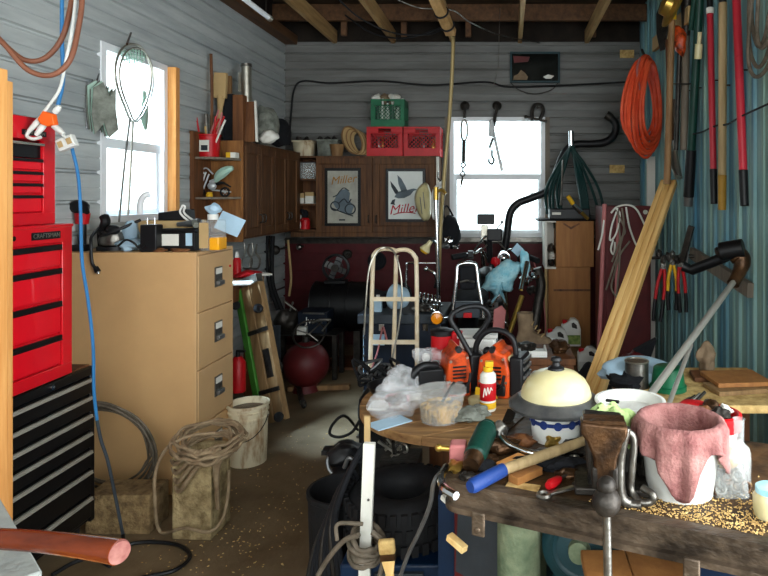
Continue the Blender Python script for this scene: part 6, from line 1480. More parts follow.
for k in range(9):
    a0 = V((c.x+.03+.012*k, c.y-.05-.008*k, .50+.01*k)); 
    MB().tube(smooth([V((c.x+.06+q.uniform(-.02, .03), c.y+.02, .40)), a0+V((.0, -.02, .06+.012*k)), a0+V((-.05-.005*k, -.11, -.04)), a0+V((-.10+.004*k, -.15, -.20)), a0+V((-.12+.015*k, -.16, -.50))]), .010, 8).build('hose', M['soft'] if k % 3 else M['iron'], t)
settle(t)
t = thing('cord_hank', 'hank of dark cord tied around the white batten', 'cord')
b = coilpts(P(366, 543, 1.95), .052, 7, (.1, -.25, 1), .16, .010, 20, seed=8)
MB().tube(smooth([p-V((0, 0, .035)) for p in b], 2), .0075, 7).build('wraps', M['wirecoil'], t)
MB().tube(smooth([P(372, 532, 1.88), P(381, 540, 1.88), P(384, 556, 1.88), P(380, 575, 1.88), P(376, 595, 1.88)]), .008).tube(smooth([P(359, 535, 1.90), P(345, 540, 1.92), P(330, 556, 1.95), P(318, 575, 1.97)]), .008).tube(smooth([P(363, 524, 1.9), P(338, 524, 1.9), P(337, 540, 1.9)]), .006).build('tail', M['wirecoil'], t); settle(t)
t = thing('paint_brush', 'wide old paint brush with tan bristles standing below the tire', 'brush')
a = P(390, 536, 1.86)
at((a.x, a.y, a.z-.12), 0, R(8), R(-4))
MB().boxz(-.022, .022, -.008, .008, .055, .075).build('ferrule', M['rust'], t); MB().boxz(-.024, .024, -.010, .010, .075, .12).build('bristles', M['chips'], t, bev=.006)
MB().prism([(-.02, .055), (.02, .055), (.012, .01), (.016, -.06), (0, -.09), (-.016, -.06), (-.012, .01)], .012, Matrix.Rotation(PI/2, 4, 'X'), -.006).build('handle', M['pine'], t, bev=.003); home(); settle(t)
t = thing('black_power_tool', 'black power tool and cords hanging at the aisle edge of the round table', 'power tool')
c = P(346, 455, 2.75); MB().lump(c, (.09, .08, .06), .2, 160).boxz(c.x-.10, c.x+.08, c.y-.03, c.y+.03, c.z+.01, c.z+.03).build('tool_body', M['blackplastic'], t)
MB().lump(P(350, 470, 2.72), (.08, .07, .035), .2, 161).build('guard', M['blackplastic'], t)
MB().tube(smooth([P(340, 444, 2.75), P(328, 458, 2.7), P(331, 472, 2.68), P(345, 474, 2.68), P(352, 466, 2.68)]), .008).tube(smooth([P(356, 462, 2.66), P(349, 458, 2.66), P(344, 468, 2.66)]), .009).build('handle_wire', M['gunmetal'], t); settle(t)
cord('thin_cable', 'thin dark cable looping on the floor light beside the round table', 'cable', [PZ(358, 430, .25), P(345, 416, 2.95), P(333, 424, 2.95), P(330, 434, 2.95), P(340, 437, 2.95), P(352, 432, 2.95), P(360, 420, 2.95)], .007, M['rubber'])
t = thing('black_cart', 'low black cart under the aisle edge of the round table', 'cart')
MB().boxz(-.72, -.54, 2.62, 3.0, .30, .42).build('cart_body', M['blackplastic'], t, bev=.01)
for yy in (2.68, 2.94): MB().torus((-.63, yy, .07), .05, .02, (1, 0, 0)).boxz(-.64, -.62, yy-.012, yy+.012, .05, .30).build('wheel', M['rubber'], t)
settle(t)
q = random.Random(21); t = thing('bracket_heap', 'heap of small bright brackets between the tire and the table top', 'brackets')
for k in range(8):
    c = V((P(392+q.uniform(-12, 14), 0, 2.55).x, 2.55+q.uniform(-.04, .04), .575+q.uniform(0, .05)))
    MB().bar(c, c+V((q.uniform(-.06, .06), q.uniform(-.03, .03), q.uniform(.02, .06))), .012, .010).torus(c+V((.02, 0, .02)), .016, .005, (q.uniform(-1, 1), 1, 0), 14, 6).build('bracket', M['alu'] if k % 3 else M['iron'], t)
MB().boxz(P(382, 0, 2.55).x, P(420, 0, 2.55).x, 2.50, 2.62, .50, .57).build('tray', M['iron'], t)
settle(t)
cord('grey_cable', 'grey cable curving down from the bench corner past the tire', 'cable', [P(452, 470, 1.74), P(442, 472, 1.70), P(434, 482, 1.68), P(430, 505, 1.70), P(420, 530, 1.75), P(408, 555, 1.78), P(398, 585, 1.80), P(392, 620, 1.82)], .006, M['gunmetal'])

# ------------------------------------------------------------------ foreground bench
BA = V((-.172, 1.600, 0)); BU = V((.922, -.387, 0)); BV = V((.387, .922, 0)); ZB = .90
def BM(u=0, v=0, z=ZB, rz=0):
    m = Matrix.Identity(4); p = BA+BU*u+BV*v
    for i in range(3): m[i][0], m[i][1], m[i][3] = BU[i], BV[i], p[i]
    m[2][3] = z
    return m @ Matrix.Rotation(rz, 4, 'Z')
BL, BD = 1.35, .58
t = thing('steel_bench', 'heavy steel edged workbench in the right foreground', 'workbench')
CUR[0] = BM()
MB().boxz(.03, BL, .03, BD, -.025, 0).build('benchtop', M['benchwood'], t)
pr = [(-.006, .004), (.03, .004), (.03, -.072), (.012, -.078), (-.006, -.072), (-.006, -.058), (.004, -.054), (.004, -.030), (-.006, -.026)]
ch = MB(); vs = []; path = []
for i in range(7):
    a = PI/2*i/6; path.append((V((.05-.05*math.sin(a), .05-.05*math.cos(a), 0)), V((math.sin(a)*1.0, math.cos(a), 0))))
path = [(V((BL, 0, 0)), V((0, 1, 0)))]+path+[(V((0, BD, 0)), V((1, 0, 0)))]
for (p, nrm) in path:
    for (d, z) in pr: vs.append(p+nrm*d+V((0, 0, z)))
n = len(pr); ch.add(vs, [(i*n+k, i*n+(k+1) % n, (i+1)*n+(k+1) % n, (i+1)*n+k) for i in range(len(path)-1) for k in range(n)])
ch.build('edge_channel', M['benchsteel'], t, ang=35)
for u in (.11, .62, .88): MB().boxz(u-.018, u+.018, -.012, -.004, -.115, -.055).cyl((u, -.016, -.098), (u, -.004, -.098), .008).build('clip', M['benchsteel'], t, bev=.004)
lg = MB(); lg.cyl((.155, .15, -ZB), (.155, .15, -.03), .058, n=28); lg.build('leg', M['legpaint'], t)
MB().boxz(1.15, 1.25, .12, .22, -ZB, -.03).build('leg', M['legpaint'], t, bev=.012)
MB().boxz(.10, .2, .42, .52, -ZB, -.03).build('leg', M['legpaint'], t, bev=.012)
home(); settle(t)
z0 = ZB+.001
def B(px, py, z=z0): p = PZ(px, py, z); p.z = z; return p
# vise
t = thing('bench_vise', 'heavy rusty bench vise clamped at the front of the bench', 'vise')
vp = PZ(604, 501, z0); vp.z = z0
at(vp, R(-6))
MB().prism([(-.056, .203), (.052, .195), (.052, .172), (.042, .158), (.028, .12), (.022, .055), (.020, .02), (-.016, .02), (-.022, .06), (-.026, .12), (-.042, .158), (-.056, .176)], .05, Matrix.Rotation(PI/2, 4, 'X'), .0).build('front_jaw', M['rust'], t, bev=.006)
MB().prism([(-.05, .185), (.048, .18), (.048, .14), (.036, .0), (-.036, .0), (-.046, .14)], .06, Matrix.Rotation(PI/2, 4, 'X'), -.10).build('rear_jaw', M['iron'], t, bev=.006)
MB().boxz(-.03, .03, -.05, .20, .05, .10).build('slide', M['iron'], t, bev=.004)
MB().boxz(-.05, .046, -.045, -.002, .198, .2065).build('jaw_plate', M['rust'], t)
sw = smooth([(.052, -.02, .185), (.040, -.02, .13), (.036, -.02, .07), (.040, -.02, .02), (.060, -.02, .006), (.085, -.025, .008)], 5)
MB().tube(sw, [.010, .011, .012, .012, .012, .012, .011, .011, .011, .011, .012, .012, .012, .013, .013, .014, .014, .014, .014, .013, .012, .012, .012, .012, .012, .012][:len(sw)], 10).build('throat_rib', M['steel'], t)
sw = smooth([(.050, .0, .17), (.070, .0, .15), (.066, .0, .08), (.064, .0, .03), (.082, -.02, .012), (.108, -.02, .014), (.112, -.02, .03), (.09, -.0, .035)], 5)
MB().tube(sw, .009, 10).build('clamp_bracket', M['steel'], t)
MB().boxz(-.07, .11, .02, .18, 0, .02).build('base', M['iron'], t, bev=.005)
MB().cyl((0, -.05, .055), (0, -.115, .055), .018).build('screw', M['steel'], t)
MB().ball((0, -.115, .055), .032, 20).ball((.0, -.115, .09), .021, 18).build('handle_boss', M['iron'], t)
MB().cyl((0, -.115, .055), (.004, -.125, -.185), .0095, n=16).ball((.004, -.125, -.19), .017, 16).build('tommy_bar', M['steel'], t)
home(); settle(t)
# hammer
t = thing('long_hammer', 'long wooden handled tool with a blue rubber grip lying across the bench', 'hammer')
a, m1, b = B(470, 487, .935), B(503, 470, .938), B(592, 438, .96)
MB().tube([a, a.lerp(m1, .08), m1], [.014, .018, .017], 16).build('grip', M['hammerblue'], t)
MB().tube([m1, m1.lerp(b, .5), b], [.0135, .014, .012], 14).build('handle', M['tanstick'], t)
MB().ball(b, (.03, .022, .02)).build('head', M['iron'], t); settle(t)
for i, (p0, p1, w_, h_, m, lab) in enumerate((((501, 468), (523, 458), .035, .022, 'stud', 'orange wood block behind the long handle'), ((513, 480), (538, 469), .035, .020, 'boxwood', 'light wood block in front of the long handle'))):
    a, b = B(*p0, z0+.012), B(*p1, z0+.012); solo(MB().bar(a, b, w_, h_), 'wood_block', M[m], lab, 'block', 'wood blocks on the bench', bev=.002)
c = B(523, 487); at(c, -.30); solo(MB().boxz(-.042, .042, -.016, .016, 0, .003).boxz(-.034, .036, -.010, -.002, .003, .0034), 'paper_label', M['chips'], 'torn tan card lying at the bench front', 'card')
t = thing('green_tool', 'dark green cylindrical tool standing tilted at the bench corner', 'tool')
a, b = B(474, 458, z0+.03), P(487, 429, 1.80)
MB().cyl(a, b, .031, n=24).build('body', M['darkgreen'], t, bev=.008)
MB().cyl(a, a+(a-b).normalized()*.035, .028, .022).build('nose', M['rust'], t); MB().cyl(b, b+(b-a).normalized()*.01, .026).build('end_cap', M['darkgreen'], t); settle(t)
t = thing('rusty_clamp', 'rusty red clamp with a brass bolt at the left bench corner', 'clamp')
c = B(459, 461); MB().boxz(c.x-.025, c.x+.02, c.y-.02, c.y+.03, z0, z0+.05).build('jaw', M['rosy'], t, bev=.006); MB().cyl(c+V((-.022, 0, .034)), c+V((-.055, 0, .036)), .008).ball(c+V((-.055, 0, .036)), .011).build('bolt', M['gold'], t); settle(t)
t = thing('curved_channel', 'shiny curved steel bar lying on the left end of the bench', 'bar')
MB().tube(smooth([B(446, 467, .925), B(441, 478, .925), B(444, 488, .925), B(456, 496, .925)]), .010).build('bar', M['chrome'], t); settle(t)
t = thing('chrome_pipe', 'bent chrome pipe with a fitting behind the green tool', 'pipe')
MB().tube(smooth([B(500, 432, .95), B(505, 441, .94), B(515, 447, .93), B(528, 452, .925), B(543, 455, .92)]), .009, 10).build('pipe', M['chrome'], t); MB().lump(B(501, 430, .955), (.022, .02, .024), .25, 170, 14).build('fitting', M['steel'], t); settle(t)
for i, (px, py, s_, m, lab) in enumerate(((500, 452, (.05, .03, .022), 'rust', 'rust brown rag behind the wood blocks'), (520, 447, (.045, .03, .02), 'brownwood', 'brown scrap beside the chrome pipe'), (478, 470, (.04, .02, .015), 'soft', 'black scrap under the green tool'), (560, 470, (.06, .03, .018), 'soft', 'black scrap left of the vise'), (575, 452, (.045, .035, .022), 'iron', 'dark metal part right of the flowered pot'), (548, 458, (.04, .02, .015), 'steel', 'grey bolts in front of the flowered pot'), (640, 462, (.03, .04, .05), 'soft', 'black scrap behind the vise bracket'))):
    c = B(px, py); solo(MB().lump((c.x, c.y, z0+s_[2]*.7), s_, .35, 180+i, 20, fl=z0), 'bench_scrap', M[m], lab, 'scrap')
# lidded pot
t = thing('flowered_pot', 'white pot with blue medallions on the bench under the gray dish', 'pot')
c = B(556, 437); r_ = .080
MB().lathe([(0, 0), (r_*.9, 0), (r_*.98, .088), (r_*1.0, .10), (r_*.94, .10), (r_*.9, .088), (r_*.8, .01), (0, .01)], c, n=36).build('pot', M['white'], t)
MB().lathe([(r_*.95, .053), (r_*.975, .054), (r_*.985, .064), (r_*.97, .065)], c, n=36).build('blue_band', M['blueprint'], t)
for k in range(11):
    a = -PI/2+(k-5)*.56; p = c+V((r_*.96*math.cos(a), r_*.965*math.sin(a), .059)); MB().lathe([(0, 0), (.0125, 0), (.0125, .002), (0, .002)], p, V((math.cos(a), math.sin(a), 0)).to_track_quat('Z', 'Y').to_matrix(), 16).build('medallion', M['blueprint'], t)
settle(t)
t = thing('gray_dish', 'wide dark gray rimmed dish resting on the flowered pot', 'dish')
c2 = c+V((0, 0, .098)); MB().lathe([(0, .004), (.085, .004), (.095, -.002), (.134, -.004), (.142, .0), (.143, .008), (.134, .012), (.130, .018), (.124, .020), (.118, .027), (.108, .030), (.05, .030), (0, .030)], c2, n=44).build('dish', M['gunmetal'], t, ang=60); settle(t)
t = thing('cream_dome', 'cream enamel dome lid with a black knob in the gray dish', 'lid')
c3 = c2+V((0, 0, .022)); MB().lathe([(.106, 0), (.107, .010), (.102, .030), (.088, .054), (.062, .074), (.03, .084), (0, .086)], c3, n=44).build('dome', M['cream'], t, ang=60)
MB().lathe([(0, 0), (.026, 0), (.024, .006), (.013, .012), (.011, .022), (.017, .028), (.015, .036), (0, .040)], c3+V((0, 0, .084)), n=24).build('knob', M['blackplastic'], t); settle(t)
# white bucket, rag
c = V((P(630, 0, 1.82).x, 1.82, z0))
bucket('plastic_bucket', 'clean white bucket between the cream dome and the towel covered bucket', c, .085, .096, .135, M['white'], fill=.72, fm=M['greywhite'], rim=.006, handle=False, rings=False)
solo(MB().bar(P(606, 400, 1.79), P(619, 402, 1.775), .012, .006), 'black_clip', M['blackplastic'], 'black strip lying in the clean white bucket', 'strip')
t = thing('green_rag', 'pale green rag bunched between the vise and the white bucket', 'rag')
c = P(612, 424, 1.62); MB().lump((c.x, c.y, c.z), (.05, .035, .045), .35, 190, 30).lump(P(600, 414, 1.66), (.03, .03, .022), .3, 191).lump(P(626, 440, 1.62), (.022, .02, .05), .3, 192).build('cloth', M['greenrag'], t); settle(t)
c = P(612, 424, 1.62); solo(MB().boxz(c.x-.05, c.x+.06, c.y-.02, c.y+.05, z0, c.z-.04), 'dark_box', M['iron'], 'dark metal box under the green rag', 'box', bev=.004)
# towel bucket
c = B(682, 486); c = V((P(682, 0, 1.53).x, 1.55, z0)); r0, r1, hh = .080, .098, .165
bucket('plastic_bucket', 'greyish white bucket with a pink towel around its rim', c, r0, r1, hh, M['greywhite'], fill=.55, fm=M['brownwood'], rim=.004, handle=False, rings=False)
t = thing('pink_towel', 'pink towel draped over the rim of the greyish bucket', 'towel')
NU = 72
def hang(a):
    d = (a % (2*PI))
    v = .045+.012*math.sin(3*a+.5)+.008*math.sin(7*a)
    for (c_, w_, h_) in ((-1.85, .42, .10), (-.35, .40, .075), (-2.9, .5, .02), (.4, .4, .03)):
        x_ = (a-c_+PI) % (2*PI)-PI; v += h_*math.exp(-(x_/w_)**2)
    return v
def tw(u, v):
    a = 2*PI*u; rip = .005*math.sin(11*a)+.003*math.sin(19*a+1)
    if v < .35:
        k = v/.35; r_ = r1-.016-.006*(1-k)+rip*.3; z = hh-.075*(1-k)
    elif v < .5:
        k = (v-.35)/.15; r_ = r1-.016+.030*k+rip*.4*k; z = hh+.014*math.sin(PI*k)*1.0+.002
    else:
        k = (v-.5)/.5; L = hang(a); r_ = r1+.014+rip*(.5+k*1.3)-.010*k*L/.15+.004*k; z = hh+.002-L*k
    return V((c.x+r_*math.cos(a), c.y+r_*math.sin(a), c.z+z))
MB().grid(tw, NU, 22, True).build('cloth', M['pink'], t, solid=.003, ang=180); settle(t)
# bag of washers
t = thing('clear_bag', 'clear plastic bag of metal rings right of the towel bucket', 'bag')
c = V((P(734, 0, 1.50).x, 1.535, z0))
def bagf(u, v):
    a = 2*PI*u; k = v; r_ = (.050-.006*k+.004*math.sin(5*a+4*k))*(1 if k < .8 else 1-.5*(k-.8)/.2); return V((c.x+1.05*r_*math.cos(a), c.y+.75*r_*math.sin(a), z0+.125*k+.012*math.cos(a)*k))
MB().grid(bagf, 30, 12, True).build('bag_film', M['clear'], t, solid=.0015)
settle(t)
q = random.Random(31)
for k in range(12):
    p = V((c.x+q.uniform(-.034, .034), c.y-.012+q.uniform(-.012, .02), z0+.014+.008*(k//2)+q.uniform(0, .004)))
    solo(MB().torus(p, .012, .0045, (q.uniform(-.4, .4), -1, q.uniform(.2, .8)), 20, 8), 'metal_ring', M['steel' if k % 3 else 'rust'], 'small metal ring inside the clear bag', 'ring', 'rings in the clear bag')
solo(MB().lump((c.x-.005, c.y+.005, z0+.085), (.032, .02, .025), .25, 200), 'yellow_packet', M['chips'], 'yellowish packet in the top of the clear bag', 'packet')
t = thing('clear_tube', 'clear plastic tube standing behind the bag of rings', 'tube')
p = P(739, 440, 1.60); MB().lathe([(0, 0), (.011, 0), (.013, p.z-z0+.05), (.016, p.z-z0+.055), (.013, p.z-z0+.055), (.010, .003), (0, .003)], (p.x, p.y, z0), n=20).build('tube', M['clear'], t); settle(t)
t = thing('red_tub', 'red rimmed tub of parts behind the towel bucket', 'tub')
c = V((P(714, 0, 1.80).x, 1.80, z0)); MB().lathe([(0, 0), (.060, 0), (.066, .075), (.060, .075), (.055, .01), (0, .01)], c, n=30).build('tub', M['white'], t); MB().lathe([(.067, .062), (.074, .064), (.076, .105), (.068, .108), (.062, .10), (.062, .07)], c, n=30).build('red_rim', M['red'], t); settle(t)
for i, (dx, dy, s_, m) in enumerate(((-.03, 0, .024, 'brownwood'), (.01, -.02, .026, 'iron'), (.035, .01, .02, 'paper'), (0, .03, .026, 'rust'))):
    solo(MB().lump((c.x+dx, c.y+dy, z0+.105), (s_, s_, s_*.8), .35, 210+i, 16), 'loose_part', M[m], ['brown part at the left in the red rimmed tub', 'black part at the front of the red rimmed tub', 'white part at the right in the red rimmed tub', 'rusty part at the back of the red rimmed tub'][i], 'part')
t = thing('red_disc', 'flat red lid lying on the tools behind the towel bucket', 'lid')
c = V((P(694, 0, 1.86).x, 1.86, z0)); MB().lathe([(0, .0), (.03, 0), (.03, .085), (0, .085)], c, n=24).build('stem', M['iron'], t); MB().lathe([(0, .085), (.042, .085), (.044, .105), (.038, .110), (0, .110)], c, n=28).build('lid', M['red'], t); settle(t)
t = thing('cream_jar', 'cream jar with a teal lid at the right edge of the bench', 'jar')
c = V((P(772, 0, 1.40).x, 1.42, z0)); MB().lathe([(0, 0), (.028, 0), (.033, .015), (.034, .045), (.028, .055), (0, .055)], c, n=28).build('jar', M['cream'], t); MB().lathe([(0, .055), (.028, .055), (.028, .068), (.02, .073), (0, .073)], c, n=28).build('lid', M['bluecloth'], t); settle(t)
for i, (px, py) in enumerate(((720, 492), (738, 494), (727, 488))):
    c = B(px, py+2); solo(MB().torus(c+V((0, 0, .006)), .009, .005, (.2*i, .3, 1), 6, 6), 'hex_nut', M['steel'], ['hex nut lying left in front of the clear bag', 'hex nut lying right in front of the clear bag', 'hex nut between the other two before the clear bag'][i], 'nut', 'nuts on the bench')
q = random.Random(40); mb = MB()
for k in range(2600):
    u = q.uniform(.38, 1.0); v = abs(q.gauss(.03, .10))+.035
    if v > .5: continue
    p = BA+BU*u+BV*v; s_ = q.uniform(.0008, .003); m_ = Matrix.Translation(V((p.x, p.y, z0+.0015))) @ Euler((q.uniform(-.3, .3), q.uniform(-.3, .3), q.uniform(0, 6))).to_matrix().to_4x4()
    mb.box((0, 0, 0), (s_*2, s_, .0015), m_)
solo(mb, 'sawdust', M['chips'], 'pale wood chips and sawdust scattered on the bench', 'sawdust', kind='stuff')
# under the bench
t = thing('blue_cabinet', 'dark blue steel cabinet under the right part of the bench', 'cabinet')
CUR[0] = BM(.50, .30, 0); MB().boxz(0, .80, 0, .30, 0, .80).build('cabinet_body', M['bluebox'], t, bev=.008); home(); settle(t)
t = thing('teal_grinder', 'teal machine with a round guard and yellow hub under the bench', 'machine')
c = P(583, 540, 1.68); q_ = V((-.25, -1, .15)).to_track_quat('Z', 'Y').to_matrix()
MB().lathe([(0, 0), (.09, 0), (.105, .012), (.105, .04), (.085, .06), (.06, .066), (0, .07)], c, q_, 36).lathe([(.062, .066), (.07, .072), (.078, .066)], c, q_, 36).build('guard', M['tealpaint'], t)
MB().lathe([(0, .07), (.03, .07), (.026, .092), (0, .095)], c, q_, 24).build('hub', M['legpaint'], t)
MB().prism([(-.09, -.55), (.09, -.55), (.09, .06), (-.02, .09), (-.09, -.15)], .12, Matrix.Translation(c+V((0, .02, 0))) @ Matrix.Rotation(PI/2, 4, 'X'), -.12).build('machine_body', M['tealpaint'], t, bev=.01); settle(t)
solo(MB().bar(P(592, 512, 1.72), P(607, 560, 1.74), .01, .10, (1, 0, 0)), 'white_board', M['paper'], 'white board behind the vise bar under the bench', 'panel')
t = thing('plank_board', 'round edged plank top at the bottom right under the bench', 'board')
c = P(634, 584, 1.45); MB().boxz(c.x-.11, c.x+.0, c.y-.06, c.y+.12, c.z-.012, c.z+.012).boxz(c.x+.002, c.x+.14, c.y-.06, c.y+.12, c.z-.012, c.z+.012).build('plank', M['boxwood'], t, bev=.003)
MB().boxz(c.x-.10, c.x-.06, c.y-.04, c.y+.10, 0, c.z-.012).boxz(c.x+.09, c.x+.13, c.y-.04, c.y+.10, 0, c.z-.012).build('leg', M['brownwood'], t); settle(t)
t = thing('red_toolbox', 'dark red steel box under the left end of the bench', 'toolbox')
CUR[0] = BM(-.11, .28, 0); MB().boxz(0, .20, 0, .30, .0, .78).build('box_body', M['darkred'], t, bev=.006); home(); settle(t)
t = thing('steel_sheet', 'tilted grey sheet leaning on the red box under the bench', 'panel')
MB().bar(P(458, 534, 1.86), P(520, 566, 1.72), .01, .22, (0, 0, 1)).build('sheet', M['navyc'], t); settle(t)
t = thing('blue_board', 'blue board standing below the left corner of the bench', 'panel')
MB().boxz(P(440, 0, 1.98).x, P(458, 0, 1.98).x, 1.93, 1.98, 0, P(0, 492, 1.95).z).build('board', M['bluebox'], t); MB().bar(P(443, 496, 1.92), P(458, 510, 1.88), .02, .014).build('white_edge', M['paper'], t); settle(t)
solo(MB().bar(P(449, 536, 1.74), P(465, 550, 1.70), .022, .018), 'wood_peg', M['pine'], 'short pale wooden peg below the left bench corner', 'peg', bev=.002)

# ------------------------------------------------------------------ bottom left: grey bench corner and varnished handle
t = thing('grey_bench', 'grey painted bench corner at the lower left', 'bench')
a = V((PZ(0, 497, .88).x, PZ(0, 497, .88).y, 0)); b = V((PZ(46, 577, .88).x, PZ(46, 577, .88).y, 0)); d = (b-a).normalized(); n_ = V((-d.y, d.x, 0)); n_ = n_ if n_.x < 0 else -n_
m_ = Matrix.Identity(4)
for i in range(3): m_[i][0], m_[i][1], m_[i][3] = d[i], n_[i], a[i]
CUR[0] = m_
MB().boxz(-.15, .45, 0, .35, .845, .88).build('top', M['greypaint'], t, bev=.004)
for u in (-.1, .38):
    for v in (.05, .29): MB().boxz(u-.03, u+.03, v-.03, v+.03, 0, .845).build('leg', M['stud'], t)
home(); settle(t)
t = thing('axe_haft', 'orange varnished wooden handle lying across the grey bench', 'handle')
a, b = P(-30, 538, 1.26), P(118, 552, 1.17)
N = 24; pts = [a.lerp(b, i/N)+V((0, 0, .006*math.sin(PI*i/N))) for i in range(N+1)]; rs = [.019+.0035*(i/N)**3 for i in range(N+1)]
MB().tube(pts, rs, 20).build('shaft', M['axe'], t)
e = (b-a).normalized(); q_ = (e+V((.35, -.55, 0))).normalized().to_track_quat('Z', 'Y').to_matrix()
MB().lathe([(0, 0), (.022, 0), (.020, .006), (0, .008)], b, q_, 20, 1.0, 1.0).build('cut_end', M['axeend'], t); settle(t)
# chips on the floor
q = random.Random(50); mb = MB()
for k in range(420):
    x, y = q.uniform(-1.6, -.55), q.uniform(2.7, 4.4)
    if q.random() < .4: x, y = q.gauss(-1.35, .2), q.gauss(2.95, .25)
    s_ = q.uniform(.0015, .005); mb.box((0, 0, 0), (s_*2, s_, .002), Matrix.Translation(V((x, y, .0015))) @ Matrix.Rotation(q.uniform(0, 6), 4, 'Z'))
solo(mb, 'wood_chips', M['chips'], 'small pale chips scattered over the concrete floor', 'chips', kind='stuff')

# ------------------------------------------------------------------ more of the clutter
def lumpy(name, label, cat, c, r, m, seed, fl=None, amp=.3, group=None):
    return solo(MB().lump(c, r, amp, seed, 22, fl=fl), name, M[m], label, cat, group)
t = thing('brown_chest', 'low dark brown wooden chest on the floor right of the round table', 'chest')
MB().boxz(.03, .36, 3.42, 3.76, 0, .70).build('chest_body', M['brownwood'], t, bev=.006); MB().boxz(.02, .37, 3.41, 3.77, .70, .735).build('lid', M['brownwood'], t, bev=.004); settle(t)
t = thing('foam_tray', 'white tray with dark scraps on the brown chest', 'tray')
b = P(531, 362, 3.42); MB().boxz(b.x-.10, b.x+.09, 3.44, 3.60, .736, .748).boxz(b.x-.10, b.x+.09, 3.44, 3.452, .748, .77).boxz(b.x-.10, b.x-.088, 3.452, 3.60, .748, .77).boxz(b.x+.078, b.x+.09, 3.452, 3.60, .748, .77).build('tray', M['white'], t, bev=.003)
MB().lump((b.x-.02, 3.52, .775), (.05, .04, .025), .35, 300).build('scraps', M['iron'], t); settle(t)
lumpy('dark_casting', 'dark lumpy casting at the right end of the brown chest', 'casting', (.29, 3.55, .77), (.055, .055, .035), 'rust', 301, .736)
lumpy('black_bag', 'black bag slumped on the floor between the chest and the red locker', 'bag', (.55, 4.3, .22), (.17, .2, .22), 'soft', 302, 0, .2)
t = thing('paint_can', 'dented paint can beside the dark scrap pile on the side table', 'can')
c = V((.60, 2.92, .736)); MB().cyl(c, c+V((0, 0, .12)), .055, n=24).build('can', M['steel'], t); MB().torus(c+V((0, 0, .12)), .053, .005, n=24, m=6).build('rim', M['alu'], t); settle(t)
t = thing('flat_rods', 'dark rods lying below the side table edge', 'rods')
for k in range(4): MB().cyl(P(655+8*k, 418, 2.55), P(690+5*k, 398-2*k, 2.63), .007, n=8).build('rod', M['iron'] if k % 2 else M['steel'], t)
settle(t)
# bench tools
def screwdriver(label, p0, p1, hm):
    t = thing('screwdriver', label, 'screwdriver', 'hand tools on the bench'); a, b = B(*p0, z0+.014), B(*p1, z0+.010); m_ = a.lerp(b, .45)
    MB().tube([a, a.lerp(m_, .2), a.lerp(m_, .8), m_], [.009, .013, .011, .007], 12).build('handle', M[hm], t); MB().cyl(m_, b, .0038, n=8).build('blade', M['steel'], t); settle(t)
screwdriver('black handled screwdriver pointing right beneath the chrome pipe', (512, 462), (562, 455), 'blackplastic')
screwdriver('red handled screwdriver lying left of the vise', (548, 486), (574, 470), 'red')
screwdriver('yellow handled screwdriver behind the rusty rag', (505, 443), (470, 441), 'yellow')
def wrench(label, p0, p1, m):
    t = thing('wrench', label, 'wrench', 'hand tools on the bench'); a, b = B(*p0, z0+.006), B(*p1, z0+.006); d = (b-a).normalized()
    MB().bar(a, b, .014, .007).build('shank', M[m], t, bev=.002); MB().torus(a-d*.012, .014, .006, (0, 0, 1), 18, 6).build('ring_end', M[m], t); MB().torus(b+d*.012, .013, .006, (0, 0, 1), 18, 6, .6, 5.6).build('jaw', M[m], t); settle(t)
wrench('dark wrench lying at the bench front between card and vise', (548, 494), (574, 487), 'steel')
wrench('shiny wrench lying behind the long handle', (527, 463), (570, 459), 'alu')
for i, (px, py, r_, m, lab) in enumerate(((455, 470, (.022, .03, .012), 'gold', 'small brass part by the curved channel'), (468, 479, (.02, .02, .010), 'iron', 'iron part just left of the blue grip'), (489, 463, (.03, .018, .012), 'rust', 'rusty part above the blue grip'), (553, 447, (.02, .02, .018), 'gold', 'brass part in front of the flowered pot'), (566, 478, (.03, .016, .012), 'rust', 'rusty part left of the vise jaw'), (645, 480, (.022, .03, .03), 'iron', 'iron part between vise and towel bucket'), (655, 452, (.03, .03, .05), 'soft', 'black part left behind the towel bucket'))):
    c = B(px, py); lumpy('loose_part', lab, 'part', (c.x, c.y, z0+r_[2]*.8), r_, m, 320+i, z0, .35)
t = thing('steel_bracket', 'flat steel bar crossing behind the chrome pipe to the table edge', 'bar')
MB().bar(P(497, 446, 1.93), P(512, 410, 2.05), .03, .008).build('bar', M['iron'], t); settle(t)
# right edge and floor
cord('black_cable', 'black cable lying along the back of the bench to the towel bucket', 'cable', [B(640, 455, .91), B(648, 446, .92), B(660, 440, .93), B(690, 440, .92), B(712, 446, .91)], .006, M['rubber'])
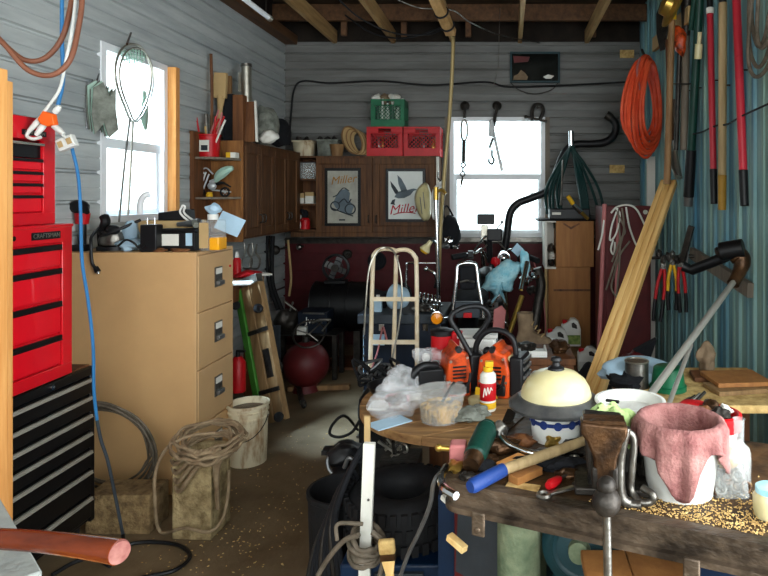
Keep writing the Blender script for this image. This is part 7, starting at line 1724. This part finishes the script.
# behind and on the storage chest
lumpy('black_bundle', 'black bundle lying on the black trunk left of the pale sack', 'bundle', (P(378, 0, 4.95).x, 4.98, .80), (.09, .10, .065), 'soft', 330, .737)
t = thing('oil_bottle', 'white oil bottle on the trunk beside the hand truck rail', 'bottle')
c = V((P(378, 0, 4.78).x, 4.78, .737)); MB().boxz(c.x-.03, c.x+.03, c.y-.02, c.y+.02, c.z, c.z+.10).build('bottle', M['bluepaper'], t, bev=.008); MB().cyl(c+V((0, 0, .10)), c+V((0, 0, .13)), .014).build('cap', M['white'], t); settle(t)
# dark corner bits
for i, (px, py, D, r_, m, lab) in enumerate(((273, 335, 5.2, .06, 'navyc', 'grey plate leaning behind the creeper'), (345, 255, 6.7, .05, 'iron', 'dark round part on the red wall above the drum'), (375, 262, 6.7, .10, 'soft', 'large dark disc on the red wall behind the hand truck'), (400, 300, 6.2, .12, 'soft', 'dark bulky machine behind the black trunk'))):
    c = P(px, py, D); z_ = c.z
    if i in (1, 2):
        solo(MB().lathe([(0, 0), (r_, 0), (r_, .03), (r_*.75, .04), (r_*.7, .02), (r_*.3, .02), (r_*.25, .05), (0, .05)], (c.x, 6.815, z_), Matrix.Rotation(PI/2, 4, 'X')), 'wall_disc', M[m], lab, 'disc')
    elif i == 3: solo(MB().lump((c.x, c.y, z_), (r_, r_, .16), .2, 340).boxz(c.x-.12, c.x+.12, c.y-.1, c.y+.1, 0, z_-.08), 'machine', M[m], lab, 'machine')
    else: solo(MB().boxz(c.x-r_, c.x+r_, c.y, c.y+.01, 0, z_+.08), 'steel_plate', M[m], lab, 'plate')
cord('hanging_string', 'thin string hanging from the roof before the back window', 'string', [P(500, 8, 6.2), P(499, 40, 6.2), P(498, 66, 6.2), P(494, 84, 6.2)], .003, M['steel'])
cord('roof_cable', 'black cable looped along the rafters at left', 'cable', [P(345, 15, 6.4), P(372, 33, 6.4), P(405, 38, 6.4), P(440, 28, 6.4), P(450, 18, 6.4)], .008, M['rubber'])
cord('black_cable', 'black tool cord looping over the front of the battery charger', 'cord', [P(118, 246, 3.40), P(126, 240, 3.40), P(134, 243, 3.40), P(140, 249, 3.42), P(146, 246, 3.42)], .006, M['blackplastic'])
# dust and drips on the stained pail rim
